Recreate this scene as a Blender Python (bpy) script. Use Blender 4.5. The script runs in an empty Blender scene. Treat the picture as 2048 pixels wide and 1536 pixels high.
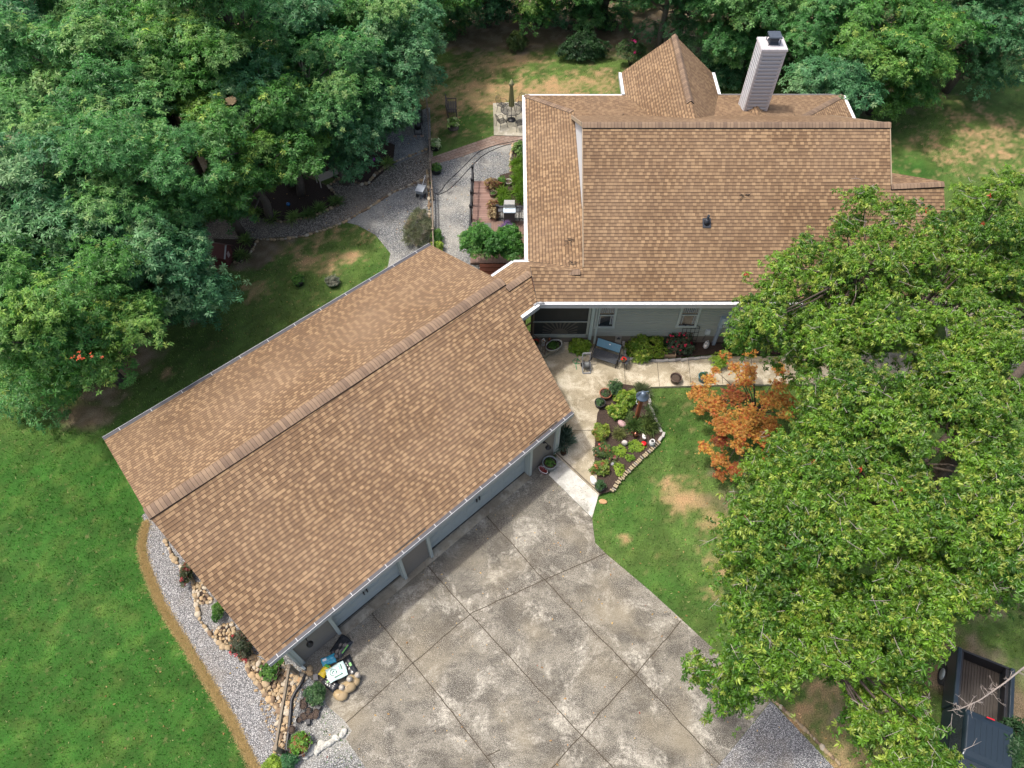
import bpy, math, random
import numpy as np
from mathutils import Vector, Matrix

SC = bpy.context.scene
COL = SC.collection
rad = math.radians
# ------------------------------------------------------------------ camera
F_PX, TILT, CAMH = 1420.0, rad(34.5), 26.0
cd = bpy.data.cameras.new('camera'); cam = bpy.data.objects.new('camera', cd); COL.objects.link(cam)
cam.location = (0, 0, CAMH); cam.rotation_euler = (TILT, 0, 0)
cd.sensor_width = 36.0; cd.lens = F_PX / 2048 * 36.0
cd.clip_start = 0.1; cd.clip_end = 600
SC.camera = cam
# ------------------------------------------------------------------ sky, sun, exposure
SUNV = Vector((-0.41, 0.08, 1.0)).normalized()          # towards the sun
world = bpy.data.worlds.new('World'); SC.world = world; world.use_nodes = True
wn = world.node_tree; wn.nodes.clear()
sky = wn.nodes.new('ShaderNodeTexSky'); sky.sky_type = 'NISHITA'; sky.sun_disc = False
sky.sun_elevation = math.asin(SUNV.z); sky.sun_rotation = math.atan2(SUNV.x, SUNV.y)
sky.air_density = 1.0; sky.dust_density = 6.0; sky.ozone_density = 0.4
bg = wn.nodes.new('ShaderNodeBackground'); bg.inputs[1].default_value = 0.15
wo = wn.nodes.new('ShaderNodeOutputWorld')
wn.links.new(sky.outputs[0], bg.inputs[0]); wn.links.new(bg.outputs[0], wo.inputs[0])
sl = bpy.data.lights.new('sun', 'SUN'); sl.energy = 2.0; sl.angle = rad(3.0); sl.color = (1.0, 0.96, 0.9)
sun = bpy.data.objects.new('sun', sl); COL.objects.link(sun)
sun.rotation_euler = SUNV.to_track_quat('Z', 'Y').to_euler()
vs = SC.view_settings
vs.view_transform = 'Standard'; vs.look = 'None'; vs.gamma = 1.0; vs.exposure = 0.8; vs.use_curve_mapping = False
SC.render.film_transparent = False

# ------------------------------------------------------------------ surveying: a photo point and a height give a place
_fw = Vector((0, math.sin(TILT), -math.cos(TILT))); _rt = Vector((1, 0, 0)); _up = _rt.cross(_fw)
CO = Vector((0, 0, CAMH))
def ray(x, y): return _fw * F_PX + _rt * (x - 1024) + _up * (768 - y)
def U(x, y, z=0.0):
    d = ray(x, y); return CO + d * ((z - CAMH) / d.z)
class Plane:
    def __init__(s, n, p): s.n = Vector(n); s.c = s.n.dot(Vector(p))
    def px(s, x, y):
        d = ray(x, y); return CO + d * ((s.c - s.n.dot(CO)) / s.n.dot(d))
    def z(s, x, y): return (s.c - s.n.x * x - s.n.y * y) / s.n.z
def plane3(a, b, c):
    n = (b - a).cross(c - a); n = n if n.z > 0 else -n
    return Plane(n / n.z, a)

# ------------------------------------------------------------------ tagging
def tag(o, label=None, cat=None, group=None, kind=None):
    if label: o['label'] = label
    if cat: o['category'] = cat
    if group: o['group'] = group
    if kind: o['kind'] = kind
    return o
def thing(name, label, cat, loc=(0, 0, 0), rz=0.0, group=None):
    o = bpy.data.objects.new(name, None); COL.objects.link(o)
    o.location = loc; o.rotation_euler = (0, 0, rz); o.empty_display_size = 0.2
    return tag(o, label, cat, group)
def copy_tree(o, parent=None):
    c = o.copy(); COL.objects.link(c)
    if parent is not None: c.parent = parent
    for ch in [k for k in o.children]: copy_tree(ch, c)
    return c

# ------------------------------------------------------------------ mesh builder
class MB:
    def __init__(s): s.v = []; s.f = []; s.uv = {}; s.mi = []; s.sm = []
    def add(s, vs_, fs, mi=0, smooth=False, uvs=None):
        b = len(s.v); s.v.extend([tuple(p) for p in vs_])
        for k, f in enumerate(fs):
            if uvs is not None and uvs[k] is not None: s.uv[len(s.f)] = uvs[k]
            s.f.append(tuple(b + i for i in f)); s.mi.append(mi); s.sm.append(smooth)
        return s
    def box(s, c, size, rz=0.0, rx=0.0, ry=0.0, mi=0, taper=1.0):
        m = Matrix.Translation(c) @ Matrix.Rotation(rz, 4, 'Z') @ Matrix.Rotation(ry, 4, 'Y') @ Matrix.Rotation(rx, 4, 'X')
        x, y, z = size[0] / 2, size[1] / 2, size[2] / 2
        P = []
        for zz, t in ((-z, 1), (z, taper)):
            for a, b in ((-x, -y), (x, -y), (x, y), (-x, y)): P.append(m @ Vector((a * t, b * t, zz)))
        return s.add(P, [(3, 2, 1, 0), (4, 5, 6, 7), (0, 1, 5, 4), (1, 2, 6, 5), (2, 3, 7, 6), (3, 0, 4, 7)], mi)
    def bar(s, a, b, w, h, mi=0, up=(0, 0, 1)):
        a = Vector(a); b = Vector(b); d = (b - a).normalized(); u = Vector(up)
        if abs(d.dot(u)) > 0.98: u = Vector((0, 1, 0))
        sd = d.cross(u).normalized(); u = sd.cross(d).normalized()
        P = []
        for p in (a, b):
            for i, j in ((-1, -1), (1, -1), (1, 1), (-1, 1)): P.append(p + sd * (i * w / 2) + u * (j * h / 2))
        return s.add(P, [(0, 1, 2, 3), (7, 6, 5, 4), (4, 5, 1, 0), (5, 6, 2, 1), (6, 7, 3, 2), (7, 4, 0, 3)], mi)
    def tube(s, pts, r, seg=8, mi=0, cap=True, smooth=True):
        pts = [Vector(p) for p in pts]; n = len(pts)
        rs = r if isinstance(r, (list, tuple)) else [r] * n
        P = []; prev = None
        for i in range(n):
            d = (pts[min(i + 1, n - 1)] - pts[max(i - 1, 0)]).normalized()
            if prev is None:
                prev = d.orthogonal().normalized()
            prev = (prev - d * prev.dot(d)).normalized(); q = d.cross(prev)
            for k in range(seg):
                a = 2 * math.pi * k / seg; P.append(pts[i] + (prev * math.cos(a) + q * math.sin(a)) * rs[i])
        fs = []
        for i in range(n - 1):
            for k in range(seg):
                k2 = (k + 1) % seg; fs.append((i * seg + k, i * seg + k2, (i + 1) * seg + k2, (i + 1) * seg + k))
        if cap: fs.append(tuple(reversed(range(seg)))); fs.append(tuple((n - 1) * seg + k for k in range(seg)))
        return s.add(P, fs, mi, smooth)
    def lathe(s, prof, seg=20, c=(0, 0, 0), mi=0, sx=1.0, sy=1.0, rz=0.0, smooth=True):
        P = []; n = len(prof)
        for r, z in prof:
            for k in range(seg):
                a = 2 * math.pi * k / seg; x = r * math.cos(a) * sx; y = r * math.sin(a) * sy
                P.append((c[0] + x * math.cos(rz) - y * math.sin(rz), c[1] + x * math.sin(rz) + y * math.cos(rz), c[2] + z))
        fs = []
        for i in range(n - 1):
            for k in range(seg):
                k2 = (k + 1) % seg; fs.append((i * seg + k, i * seg + k2, (i + 1) * seg + k2, (i + 1) * seg + k))
        if prof[0][0] > 1e-4: fs.append(tuple(reversed(range(seg))))
        if prof[-1][0] > 1e-4: fs.append(tuple((n - 1) * seg + k for k in range(seg)))
        return s.add(P, fs, mi, smooth)
    def blob(s, c, size, rnd=0.12, seed=0, mi=0, rz=0.0, seg=10, rings=7, smooth=True, flat=0.0):
        R = random.Random(seed); P = []; ph = [R.uniform(0, 6.28) for _ in range(6)]
        for i in range(rings + 1):
            t = math.pi * i / rings
            for k in range(seg):
                a = 2 * math.pi * k / seg
                q = 1 + rnd * (math.sin(2 * a + ph[0] + t) * .6 + math.sin(3 * a + ph[1]) * .4 * math.sin(t * 2 + ph[2]) + math.sin(2 * t + ph[3]) * .4)
                x = math.sin(t) * math.cos(a) * q * size[0]; y = math.sin(t) * math.sin(a) * q * size[1]
                z = math.cos(t) * q * size[2]
                if flat: z = max(z, -size[2] * flat); z = min(z, size[2] * .86)
                P.append((c[0] + x * math.cos(rz) - y * math.sin(rz), c[1] + x * math.sin(rz) + y * math.cos(rz), c[2] + z))
        fs = []
        for i in range(rings):
            for k in range(seg):
                k2 = (k + 1) % seg; fs.append(((i + 1) * seg + k, (i + 1) * seg + k2, i * seg + k2, i * seg + k))
        return s.add(P, fs, mi, smooth)
    def prism(s, poly, z0, z1, mi=0, side_mi=None, zfun=None):
        n = len(poly); A = sum(poly[i][0] * poly[(i + 1) % n][1] - poly[(i + 1) % n][0] * poly[i][1] for i in range(n))
        if A < 0: poly = poly[::-1]
        P = [(p[0], p[1], z0) for p in poly] + [(p[0], p[1], z1) for p in poly]
        s.add(P, [tuple(range(n, 2 * n))], mi)
        b = len(s.v) - 2 * n
        for i in range(n):
            j = (i + 1) % n; s.f.append((b + i, b + j, b + n + j, b + n + i)); s.mi.append(side_mi if side_mi is not None else mi); s.sm.append(False)
        s.f.append(tuple(b + i for i in reversed(range(n)))); s.mi.append(mi); s.sm.append(False)
        return s
    def sheet(s, poly, z, mi=0):
        n = len(poly); A = sum(poly[i][0] * poly[(i + 1) % n][1] - poly[(i + 1) % n][0] * poly[i][1] for i in range(n))
        if A < 0: poly = poly[::-1]
        return s.add([(p[0], p[1], z) for p in poly], [tuple(range(n))], mi)
    def slab(s, P, th, udir, mi=0, side=1):
        """roof face: polygon of world points, uv in metres on top, thickness straight down"""
        P = [Vector(p) for p in P]; n = len(P)
        A = sum(P[i].x * P[(i + 1) % n].y - P[(i + 1) % n].x * P[i].y for i in range(n))
        if A < 0: P = P[::-1]
        u = Vector(udir).normalized(); nn = Vector((0, 0, 0))
        for i in range(n): nn += P[i].cross(P[(i + 1) % n])
        nn.normalize(); v = nn.cross(u).normalized()
        if v.z < 0: v = -v
        b = len(s.v); s.v.extend([tuple(p) for p in P]); s.v.extend([(p.x, p.y, p.z - th) for p in P])
        s.uv[len(s.f)] = [(p.dot(u), p.dot(v)) for p in P]
        s.f.append(tuple(b + i for i in range(n))); s.mi.append(mi); s.sm.append(False)
        for i in range(n):
            j = (i + 1) % n; s.f.append((b + n + i, b + n + j, b + j, b + i)); s.mi.append(side); s.sm.append(False)
        s.f.append(tuple(b + n + i for i in reversed(range(n)))); s.mi.append(side); s.sm.append(False)
        return s
    def build(s, name, mats, parent=None, local=False, label=None, bevel=0.0):
        me = bpy.data.meshes.new(name); off = Vector((0, 0, 0))
        if parent is not None and not local:
            q = parent
            while q is not None: off = off + Vector(q.location); q = q.parent
        me.from_pydata([(p[0] - off.x, p[1] - off.y, p[2] - off.z) for p in s.v], [], s.f)
        if s.uv:
            uvl = me.uv_layers.new(name='UVMap')
            for fi, uvs in s.uv.items():
                for li, t in zip(me.polygons[fi].loop_indices, uvs): uvl.data[li].uv = t
        if not isinstance(mats, (list, tuple)): mats = [mats]
        for m in mats: me.materials.append(m)
        me.polygons.foreach_set('material_index', s.mi); me.polygons.foreach_set('use_smooth', s.sm)
        me.update()
        o = bpy.data.objects.new(name, me); COL.objects.link(o)
        if parent is not None: o.parent = parent
        if label: o['label'] = label
        if bevel:
            bm_ = o.modifiers.new('bevel', 'BEVEL'); bm_.width = bevel; bm_.segments = 2; bm_.limit_method = 'ANGLE'
        return o

# ------------------------------------------------------------------ materials
def lin(h):
    h = h.lstrip('#'); c = [int(h[i:i + 2], 16) / 255 for i in (0, 2, 4)]
    return tuple((x / 12.92 if x <= .04045 else ((x + .055) / 1.055) ** 2.4) for x in c)
def rgba(c): return tuple(c) + (1.0,) if len(c) == 3 else c
class NT:
    def __init__(s, name):
        s.m = bpy.data.materials.new(name); s.m.use_nodes = True; s.t = s.m.node_tree; s.t.nodes.clear()
        s.out = s.n('ShaderNodeOutputMaterial'); s.b = s.n('ShaderNodeBsdfPrincipled'); s.l(s.b.outputs[0], s.out.inputs[0])
        s.b.inputs['Roughness'].default_value = .8
    def n(s, t): return s.t.nodes.new(t)
    def l(s, a, b): s.t.links.new(a, b)
    def put(s, sock, v):
        if hasattr(v, 'links'): s.l(v, sock)
        elif isinstance(v, (tuple, list)) and sock.type == 'RGBA': sock.default_value = rgba(v)
        else: sock.default_value = v
    def math(s, op, a, b=None, c=None, clamp=False):
        n = s.n('ShaderNodeMath'); n.operation = op; n.use_clamp = clamp; s.put(n.inputs[0], a)
        if b is not None: s.put(n.inputs[1], b)
        if c is not None: s.put(n.inputs[2], c)
        return n.outputs[0]
    def mix(s, f, a, b, mode='MIX'):
        n = s.n('ShaderNodeMix'); n.data_type = 'RGBA'; n.blend_type = mode; n.clamp_factor = True
        s.put(n.inputs[0], f); s.put(n.inputs[6], a); s.put(n.inputs[7], b); return n.outputs[2]
    def noise(s, vec, scale, detail=4, rough=.55, dist=0.0, out=0):
        n = s.n('ShaderNodeTexNoise'); s.l(vec, n.inputs['Vector']); n.inputs['Scale'].default_value = scale
        n.inputs['Detail'].default_value = detail; n.inputs['Roughness'].default_value = rough; n.inputs['Distortion'].default_value = dist
        return n.outputs[out]
    def voro(s, vec, scale, feat='F1', out='Distance', rnd=1.0):
        n = s.n('ShaderNodeTexVoronoi'); n.feature = feat; s.l(vec, n.inputs['Vector']); n.inputs['Scale'].default_value = scale
        n.inputs['Randomness'].default_value = rnd
        return n.outputs[out]
    def ramp(s, f, stops, interp='LINEAR'):
        n = s.n('ShaderNodeValToRGB'); s.put(n.inputs[0], f); cr = n.color_ramp; cr.interpolation = interp
        while len(cr.elements) < len(stops): cr.elements.new(0.5)
        for e, (p, c) in zip(cr.elements, stops):
            e.position = p; e.color = rgba(c) if not isinstance(c, (int, float)) else (c, c, c, 1)
        return n.outputs[0]
    def white(s, vec, out='Value', dim='3D'):
        n = s.n('ShaderNodeTexWhiteNoise'); n.noise_dimensions = dim
        s.l(vec, n.inputs['Vector'] if dim != '1D' else n.inputs['W']); return n.outputs[out]
    def comb(s, x, y, z=0.0):
        n = s.n('ShaderNodeCombineXYZ'); s.put(n.inputs[0], x); s.put(n.inputs[1], y); s.put(n.inputs[2], z); return n.outputs[0]
    def sep(s, v):
        n = s.n('ShaderNodeSeparateXYZ'); s.l(v, n.inputs[0]); return n.outputs
    def obj(s): return s.n('ShaderNodeTexCoord').outputs['Object']
    def pos(s): return s.n('ShaderNodeNewGeometry').outputs['Position']
    def attr(s, name, out='Color'):
        n = s.n('ShaderNodeAttribute'); n.attribute_name = name; return n.outputs[out]
    def bump(s, h, strength=.5, dist=.01):
        n = s.n('ShaderNodeBump'); n.inputs['Strength'].default_value = strength; n.inputs['Distance'].default_value = dist
        s.put(n.inputs['Height'], h); s.l(n.outputs[0], s.b.inputs['Normal'])
    def set(s, **k):
        for a, v in k.items():
            s.put(s.b.inputs[{'color': 'Base Color', 'rough': 'Roughness', 'metal': 'Metallic', 'spec': 'Specular IOR Level', 'alpha': 'Alpha', 'trans': 'Transmission Weight', 'coat': 'Coat Weight'}[a]], v)
        return s.m
def simple(name, col, rough=.7, metal=0.0, var=.25, scale=8.0, spec=.5, bump=0.0, coat=0.0):
    """a plain material with soft mottling and wear"""
    t = NT(name); p = t.obj(); f = t.noise(p, scale, 5, .6); g = t.noise(p, scale * 9, 3)
    c0 = tuple(x * (1 - var) for x in col); c1 = tuple(min(1, x * (1 + var)) for x in col)
    c = t.mix(f, c0, c1); c = t.mix(t.math('MULTIPLY', g, .25), c, tuple(x * .6 for x in col))
    t.set(color=c, rough=rough, metal=metal, spec=spec, coat=coat)
    if bump: t.bump(g, bump, .01)
    return t.m

def shingle_mat(name, light, mid, dark, u_len=0.16, ex=0.143):
    t = NT(name); uv = t.attr('UVMap', 'Vector'); s = t.sep(uv); u, v = s[0], s[1]
    vr = t.math('DIVIDE', v, ex); row = t.math('FLOOR', vr); fr = t.math('FRACT', vr)
    off = t.math('MULTIPLY', t.white(row, dim='1D'), 7.3)
    u2 = t.math('ADD', t.math('DIVIDE', u, u_len), off)
    cell = t.math('FLOOR', u2); fu = t.math('FRACT', u2)
    r1 = t.white(t.comb(cell, row, 0.0)); r2 = t.white(t.comb(cell, row, 5.0))
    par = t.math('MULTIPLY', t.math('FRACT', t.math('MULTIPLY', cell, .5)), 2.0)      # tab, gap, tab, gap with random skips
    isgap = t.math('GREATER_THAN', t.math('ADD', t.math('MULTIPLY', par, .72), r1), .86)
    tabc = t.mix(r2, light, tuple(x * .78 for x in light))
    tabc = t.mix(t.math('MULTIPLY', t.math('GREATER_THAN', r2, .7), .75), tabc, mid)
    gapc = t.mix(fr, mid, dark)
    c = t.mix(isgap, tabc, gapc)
    pos = t.pos()
    big = t.noise(pos, .55, 4, .6); c = t.mix(t.ramp(big, [(.3, 0.0), (.75, .35)]), c, tuple(x * .55 for x in mid))
    strip = t.white(t.comb(t.math('FLOOR', t.math('MULTIPLY', u2, .17)), row, 9.0)); c = t.mix(t.math('MULTIPLY', strip, .3), c, dark); stx = t.noise(t.comb(t.math('MULTIPLY', u, 1.6), t.math('MULTIPLY', v, .22), 0.0), 1.0, 5, .7); c = t.mix(t.ramp(stx, [(.45, 0.0), (.75, .42)]), c, (.12, .08, .055)); c = t.mix(t.ramp(t.noise(pos, .3, 3), [(.4, 0.0), (.7, .3)]), c, (.34, .24, .155))
    gr = t.noise(pos, 160, 2, .7); c = t.mix(t.math('MULTIPLY', t.math('ABSOLUTE', t.math('SUBTRACT', gr, .5)), 1.2), c, tuple(x * .45 for x in dark))
    # dark butt edge with its shadow painted in along each course; asphalt edge of tabs
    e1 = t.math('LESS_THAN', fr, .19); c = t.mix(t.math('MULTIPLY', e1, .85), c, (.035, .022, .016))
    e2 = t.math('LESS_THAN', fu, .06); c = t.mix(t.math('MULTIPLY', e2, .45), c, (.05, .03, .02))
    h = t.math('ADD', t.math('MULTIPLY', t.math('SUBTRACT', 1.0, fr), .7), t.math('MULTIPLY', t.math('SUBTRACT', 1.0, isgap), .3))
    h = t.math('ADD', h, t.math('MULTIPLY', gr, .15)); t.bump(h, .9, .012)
    return t.set(color=c, rough=.93, spec=.2)
M = {}
SL, SM_, SD = (.345, .231, .130), (.235, .150, .084), (.125, .077, .045)
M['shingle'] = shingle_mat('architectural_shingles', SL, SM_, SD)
def ridge_mat():
    t = NT('ridge_shingles'); s = t.sep(t.attr('UVMap', 'Vector')); ur = t.math('DIVIDE', s[0], .142); cell = t.math('FLOOR', ur); fu = t.math('FRACT', ur)
    c = t.mix(t.white(cell, dim='1D'), (.25, .175, .115), (.13, .09, .065))
    pos = t.pos(); c = t.mix(t.math('MULTIPLY', t.noise(pos, 9, 4, .7), .6), c, (.16, .115, .085))
    c = t.mix(t.math('MULTIPLY', t.math('LESS_THAN', fu, .1), .8), c, (.04, .028, .02))
    t.bump(t.math('SUBTRACT', 1.0, fu), .8, .012); return t.set(color=c, rough=.93, spec=.2)
M['ridge'] = ridge_mat()
M['fascia'] = simple('weathered_fascia', (.10, .085, .075), .8)
M['white'] = simple('white_painted_metal', (.78, .79, .8), .45, var=.06)
M['dark_gutter'] = simple('dark_gutter_guard', (.045, .045, .055), .6, var=.5, scale=20)
M['trim'] = simple('sage_grey_trim', (.42, .46, .43), .6, var=.06)
M['doorpaint'] = simple('blue_grey_door_paint', (.38, .425, .42), .5, var=.05)
M['gwall'] = simple('taupe_siding', (.2, .185, .17), .75, var=.1)
M['black'] = simple('black_metal', (.015, .015, .017), .45, var=.3)
M['dkgrey'] = simple('dark_grey_plastic', (.06, .065, .07), .5, var=.2)
M['grey'] = simple('grey_plastic', (.28, .29, .3), .5, var=.15)
M['galv'] = simple('galvanised_metal', (.33, .37, .38), .5, .4, var=.15)
M['foundation'] = simple('foundation_block', (.2, .17, .13), .9, var=.2, bump=.4)
M['glass'] = simple('dark_window_glass', (.02, .025, .03), .08, var=.3, spec=.8)
def siding_mat(name, col, pitch, dark=.35):
    t = NT(name); z = t.sep(t.pos())[2]; fr = t.math('FRACT', t.math('DIVIDE', z, pitch))
    c = t.mix(t.noise(t.pos(), 1.3, 4, .6), tuple(x * .88 for x in col), tuple(x * 1.1 for x in col))
    c = t.mix(t.math('MULTIPLY', t.math('LESS_THAN', fr, .16), .75), c, tuple(x * dark for x in col))
    t.bump(t.math('SUBTRACT', 1.0, fr), 1.0, pitch * .12); return t.set(color=c, rough=.6)
M['siding'] = siding_mat('sage_green_lap_siding', (.30, .36, .345), .115)
M['chimsiding'] = siding_mat('grey_lap_siding', (.36, .355, .37), .2, .15)
M['gsiding'] = siding_mat('taupe_lap_siding', (.19, .175, .16), .115, .6)
# lap siding with real overlapping boards
def laps(mb, a, b, z0, z1, pitch, lip, mi=0, cove=.68):
    a = Vector((a[0], a[1], 0)); b = Vector((b[0], b[1], 0)); d = (b - a).normalized(); n = Vector((d.y, -d.x, 0))   # outward = right of a->b
    k = 0; z = z0
    while z < z1 - 1e-4:
        zt = min(z + pitch, z1)
        zm = z + (zt - z) * cove
        P = [a + n * lip + Vector((0, 0, z)), b + n * lip + Vector((0, 0, z)), b + n * lip * 1.0 + Vector((0, 0, zm)), a + n * lip * 1.0 + Vector((0, 0, zm)), b + Vector((0, 0, zt)), a + Vector((0, 0, zt)), a + Vector((0, 0, z)), b + Vector((0, 0, z))]
        mb.add(P, [(0, 1, 2, 3), (3, 2, 4, 5), (6, 7, 1, 0)], mi); z = zt
    return mb
for k_, (c_, v_) in {'siding': ((.31, .33, .28), .07), 'chimsiding': ((.36, .365, .38), .06), 'gsiding': ((.2, .18, .155), .08)}.items():
    M[k_] = simple(k_ + '_paint', c_, .62, var=v_, scale=2.5)

# ------------------------------------------------------------------ numpy noise for the ground
def vnoise(x, y, seed=0):
    xi = np.floor(x).astype(np.int64); yi = np.floor(y).astype(np.int64); fx = x - xi; fy = y - yi
    fx = fx * fx * (3 - 2 * fx); fy = fy * fy * (3 - 2 * fy)
    def h(a, b):
        v = (a * 374761393 + b * 668265263 + seed * 1442695) & 0xffffffff
        v = ((v ^ (v >> 13)) * 1274126177) & 0xffffffff
        return ((v ^ (v >> 16)) & 0xffff) / 65535.0
    return (h(xi, yi) * (1 - fx) + h(xi + 1, yi) * fx) * (1 - fy) + (h(xi, yi + 1) * (1 - fx) + h(xi + 1, yi + 1) * fx) * fy
def fbm(x, y, seed=0, o=4):
    s = 0; a = .5; t = 0
    for i in range(o): s = s + a * vnoise(x * 2 ** i, y * 2 ** i, seed + i); t += a; a *= .55
    return s / t
def polypts(px, z=0.0): return [U(x, y, z).to_2d() for x, y in px]
# patches: photo point, radii in metres, strength
def blobs(X, Y, L):
    r = np.zeros_like(X)
    for x, y, rx, ry, s in L:
        p = U(x, y); d = ((X - p.x) / rx) ** 2 + ((Y - p.y) / ry) ** 2; r = np.maximum(r, s * np.exp(-d))
    return r
DRY = [(960, 190, 4, 2, 1), (1110, 185, 4, 2.2, 1), (1200, 170, 3, 2, .9), (880, 210, 2.5, 3, .9), (1000, 130, 4, 2, .8), (620, 525, 1.2, .8, 1.1), (700, 515, 1.0, .5, .9), (560, 500, 2.2, 1.2, .7), (650, 470, 2.4, .7, .8),
       (510, 580, .8, .8, 1), (330, 745, .6, .4, 1), (1370, 1000, 1.3, .8, 1.0), (1340, 970, .7, .5, .8), (1420, 1040, .8, .9, .9), (1250, 1075, .35, .3, .9), (1320, 1110, .5, .35, .7), (1440, 1130, .7, .7, .8), (1430, 1190, .8, .6, .6),
       (1900, 290, 3.5, 2.5, .62), (1960, 250, 3, 3, .66), (1860, 270, 3, 1.5, .5), (2020, 330, 3, 3, .45), (1600, 1440, 1.6, 1.0, .9), (1700, 1500, 2, 1.2, 1), (1650, 1380, 1.5, 1, .7), (905, 320, .6, .3, .9), (870, 260, .4, 1.5, .8), (740, 760, 1, .7, .3), (1310, 780, .4, .2, .3)]
DIRT = [(250, 720, 2.2, 1.4, 1), (200, 780, 2, 1.2, .8), (170, 830, 1.6, 1, .8), (300, 730, 1.2, .7, .7), (380, 360, 3.5, 2.5, 1), (560, 200, 6, 6, 1), (300, 150, 12, 10, 1.1), (100, 400, 8, 8, 1.1), (1000, 85, 6, 1.4, .9), (950, 75, 5, 2.2, .9), (1500, 60, 14, 5, 1.1), (1780, 200, 2.6, 1.6, .8), (1700, 180, 4, 3, 1), (1850, 190, 2.5, 1.0, .6),
        (1950, 90, 8, 3, .9), (1990, 1180, 2.5, 1.5, .9), (1750, 1450, 2, 1, .8), (2040, 1420, .9, 2.5, .9), (1450, 1000, 1.2, .8, .8), (1480, 950, 1.5, .8, .7), (1850, 90, 6, 2.4, 1), (1900, 1320, 2, 1.5, .8)]
def ground_fields(X, Y):
    n1 = fbm(X * .55, Y * .55, 3); n2 = fbm(X * 2.2, Y * 2.2, 11); n3 = fbm(X * .12, Y * .12, 23)
    n4 = fbm(X * 7, Y * 7, 31, 3); dry = blobs(X, Y, DRY); dry = np.clip((dry + (n2 - .5) * 1.2 + (n1 - .5) * .7 + (n4 - .5) * 1.1 - .40) * 2.0, 0, 1)
    lawnl = np.clip((17.5 - Y) / 4, 0, 1) * np.clip((-X - 4) / 3, 0, 1); dry = dry * (1 - .93 * lawnl); dirt = blobs(X, Y, DIRT); far = np.clip((Y - 43.5 - (n1 - .5) * 5) / 2.5, 0, 1) * 1.0
    forest = np.clip((-X - 9.5 - np.clip((27 - Y) * 1.2, 0, 5) + (n1 - .5) * 4) / 3, 0, 1) * np.clip((Y - 18) / 3, 0, 1)
    dirt = np.maximum(np.maximum(dirt, far), forest); dirt = np.clip((dirt + (n2 - .5) * .7 + (n1 - .5) * .6 - .38) * 2.6, 0, 1)
    # olive, tired grass except the deep green lawn on the left
    lush = np.clip((17.5 - Y) / 4, 0, 1) * np.clip((-X - 2) / 3, 0, 1)
    lush = np.maximum(lush, blobs(X, Y, [(1830, 340, 1.8, 1.2, 1), (945, 235, 1.2, 1.6, .7), (1240, 1000, 2, 2, .75), (1330, 860, 2, 1.6, .7), (1340, 1180, 2, 1.2, .7), (760, 545, 1.5, 1.2, .5)]))
    return dry, dirt, np.clip(lush + (n3 - .5) * .15 * (1 - lush), 0, 1), n1, n2
def grass_col(X, Y):
    dry, dirt, lush, n1, n2 = ground_fields(X, Y)
    def mixc(a, b, f): return a + (b - a) * f[..., None]
    base = np.broadcast_to(np.array([.085, .148, .034]), X.shape + (3,)).copy()
    c = mixc(base, np.array([.026, .108, .014]), lush)
    c = mixc(c, np.array([.02, .06, .012]), np.clip((n1 - .5) * 2.2, 0, 1) * .7)
    c = mixc(c, np.array([.13, .19, .04]), np.clip((.5 - n2) * 2.5, 0, 1) * .5)
    c = c * (1 + (fbm(X * 1.1, Y * 1.1, 41) - .5)[..., None] * .9) * (1 + (fbm(X * 4.5, Y * 4.5, 43, 3) - .5)[..., None] * .8)
    c = mixc(c, np.array([.36, .26, .13]), dry * .9)
    c = mixc(c, np.array([.50, .29, .16]), np.clip(dry - .8, 0, 1) * 3 * np.clip((n2 - .5) * 4, 0, 1))
    d = mixc(np.broadcast_to(np.array([.16, .115, .075]), X.shape + (3,)).copy(), np.array([.26, .2, .14]), np.clip((n2 - .45) * 4, 0, 1))
    c = c + (d - c) * dirt[..., None]
    return c, dry, dirt

# the one ground sheet: fine in view, coarse to the horizon
def build_ground():
    xs = np.concatenate([np.array([-260, -120, -70, -50]), np.arange(-42, 42.01, .16), np.array([50, 70, 120, 260])])
    ys = np.concatenate([np.array([-260, -100, -30, -6]), np.arange(0, 60.01, .16), np.array([70, 90, 140, 300])])
    X, Y = np.meshgrid(xs, ys); Z = (fbm(X * .25, Y * .25, 5) - .5) * .02
    c, dry, dirt = grass_col(X, Y); ny, nx = X.shape; o_ = np.clip(np.maximum(np.abs(X) - 38, np.maximum(Y - 55, 2 - Y)) / 3, 0, 1)[..., None]; c = c * (1 - o_) + np.array([.05, .075, .025]) * o_
    co = np.stack([X, Y, Z], -1).reshape(-1, 3)
    i = np.arange(ny * nx).reshape(ny, nx); q = np.stack([i[:-1, :-1], i[:-1, 1:], i[1:, 1:], i[1:, :-1]], -1).reshape(-1, 4)
    me = mesh_np('ground', co, q, col=c.reshape(-1, 3))
    t = NT('lawn_and_soil'); col = t.attr('Col'); p = t.pos()
    f = t.noise(p, 26, 4, .7); g = t.noise(p, 90, 3, .7); col = t.mix(t.ramp(f, [(.36, .7), (.56, 0.0)]), col, (.012, .022, .006))
    col = t.mix(t.ramp(g, [(.52, 0.0), (.75, .4)]), col, (.32, .30, .14))
    col = t.mix(t.ramp(t.noise(p, 3.2, 6, .75), [(.58, 0.0), (.66, .45)]), col, (.20, .17, .08)); t.bump(g, .8, .02); t.set(color=col, rough=.95, spec=.1); me.materials.append(t.m)
    o = bpy.data.objects.new('ground', me); COL.objects.link(o); o['kind'] = 'structure'
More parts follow.
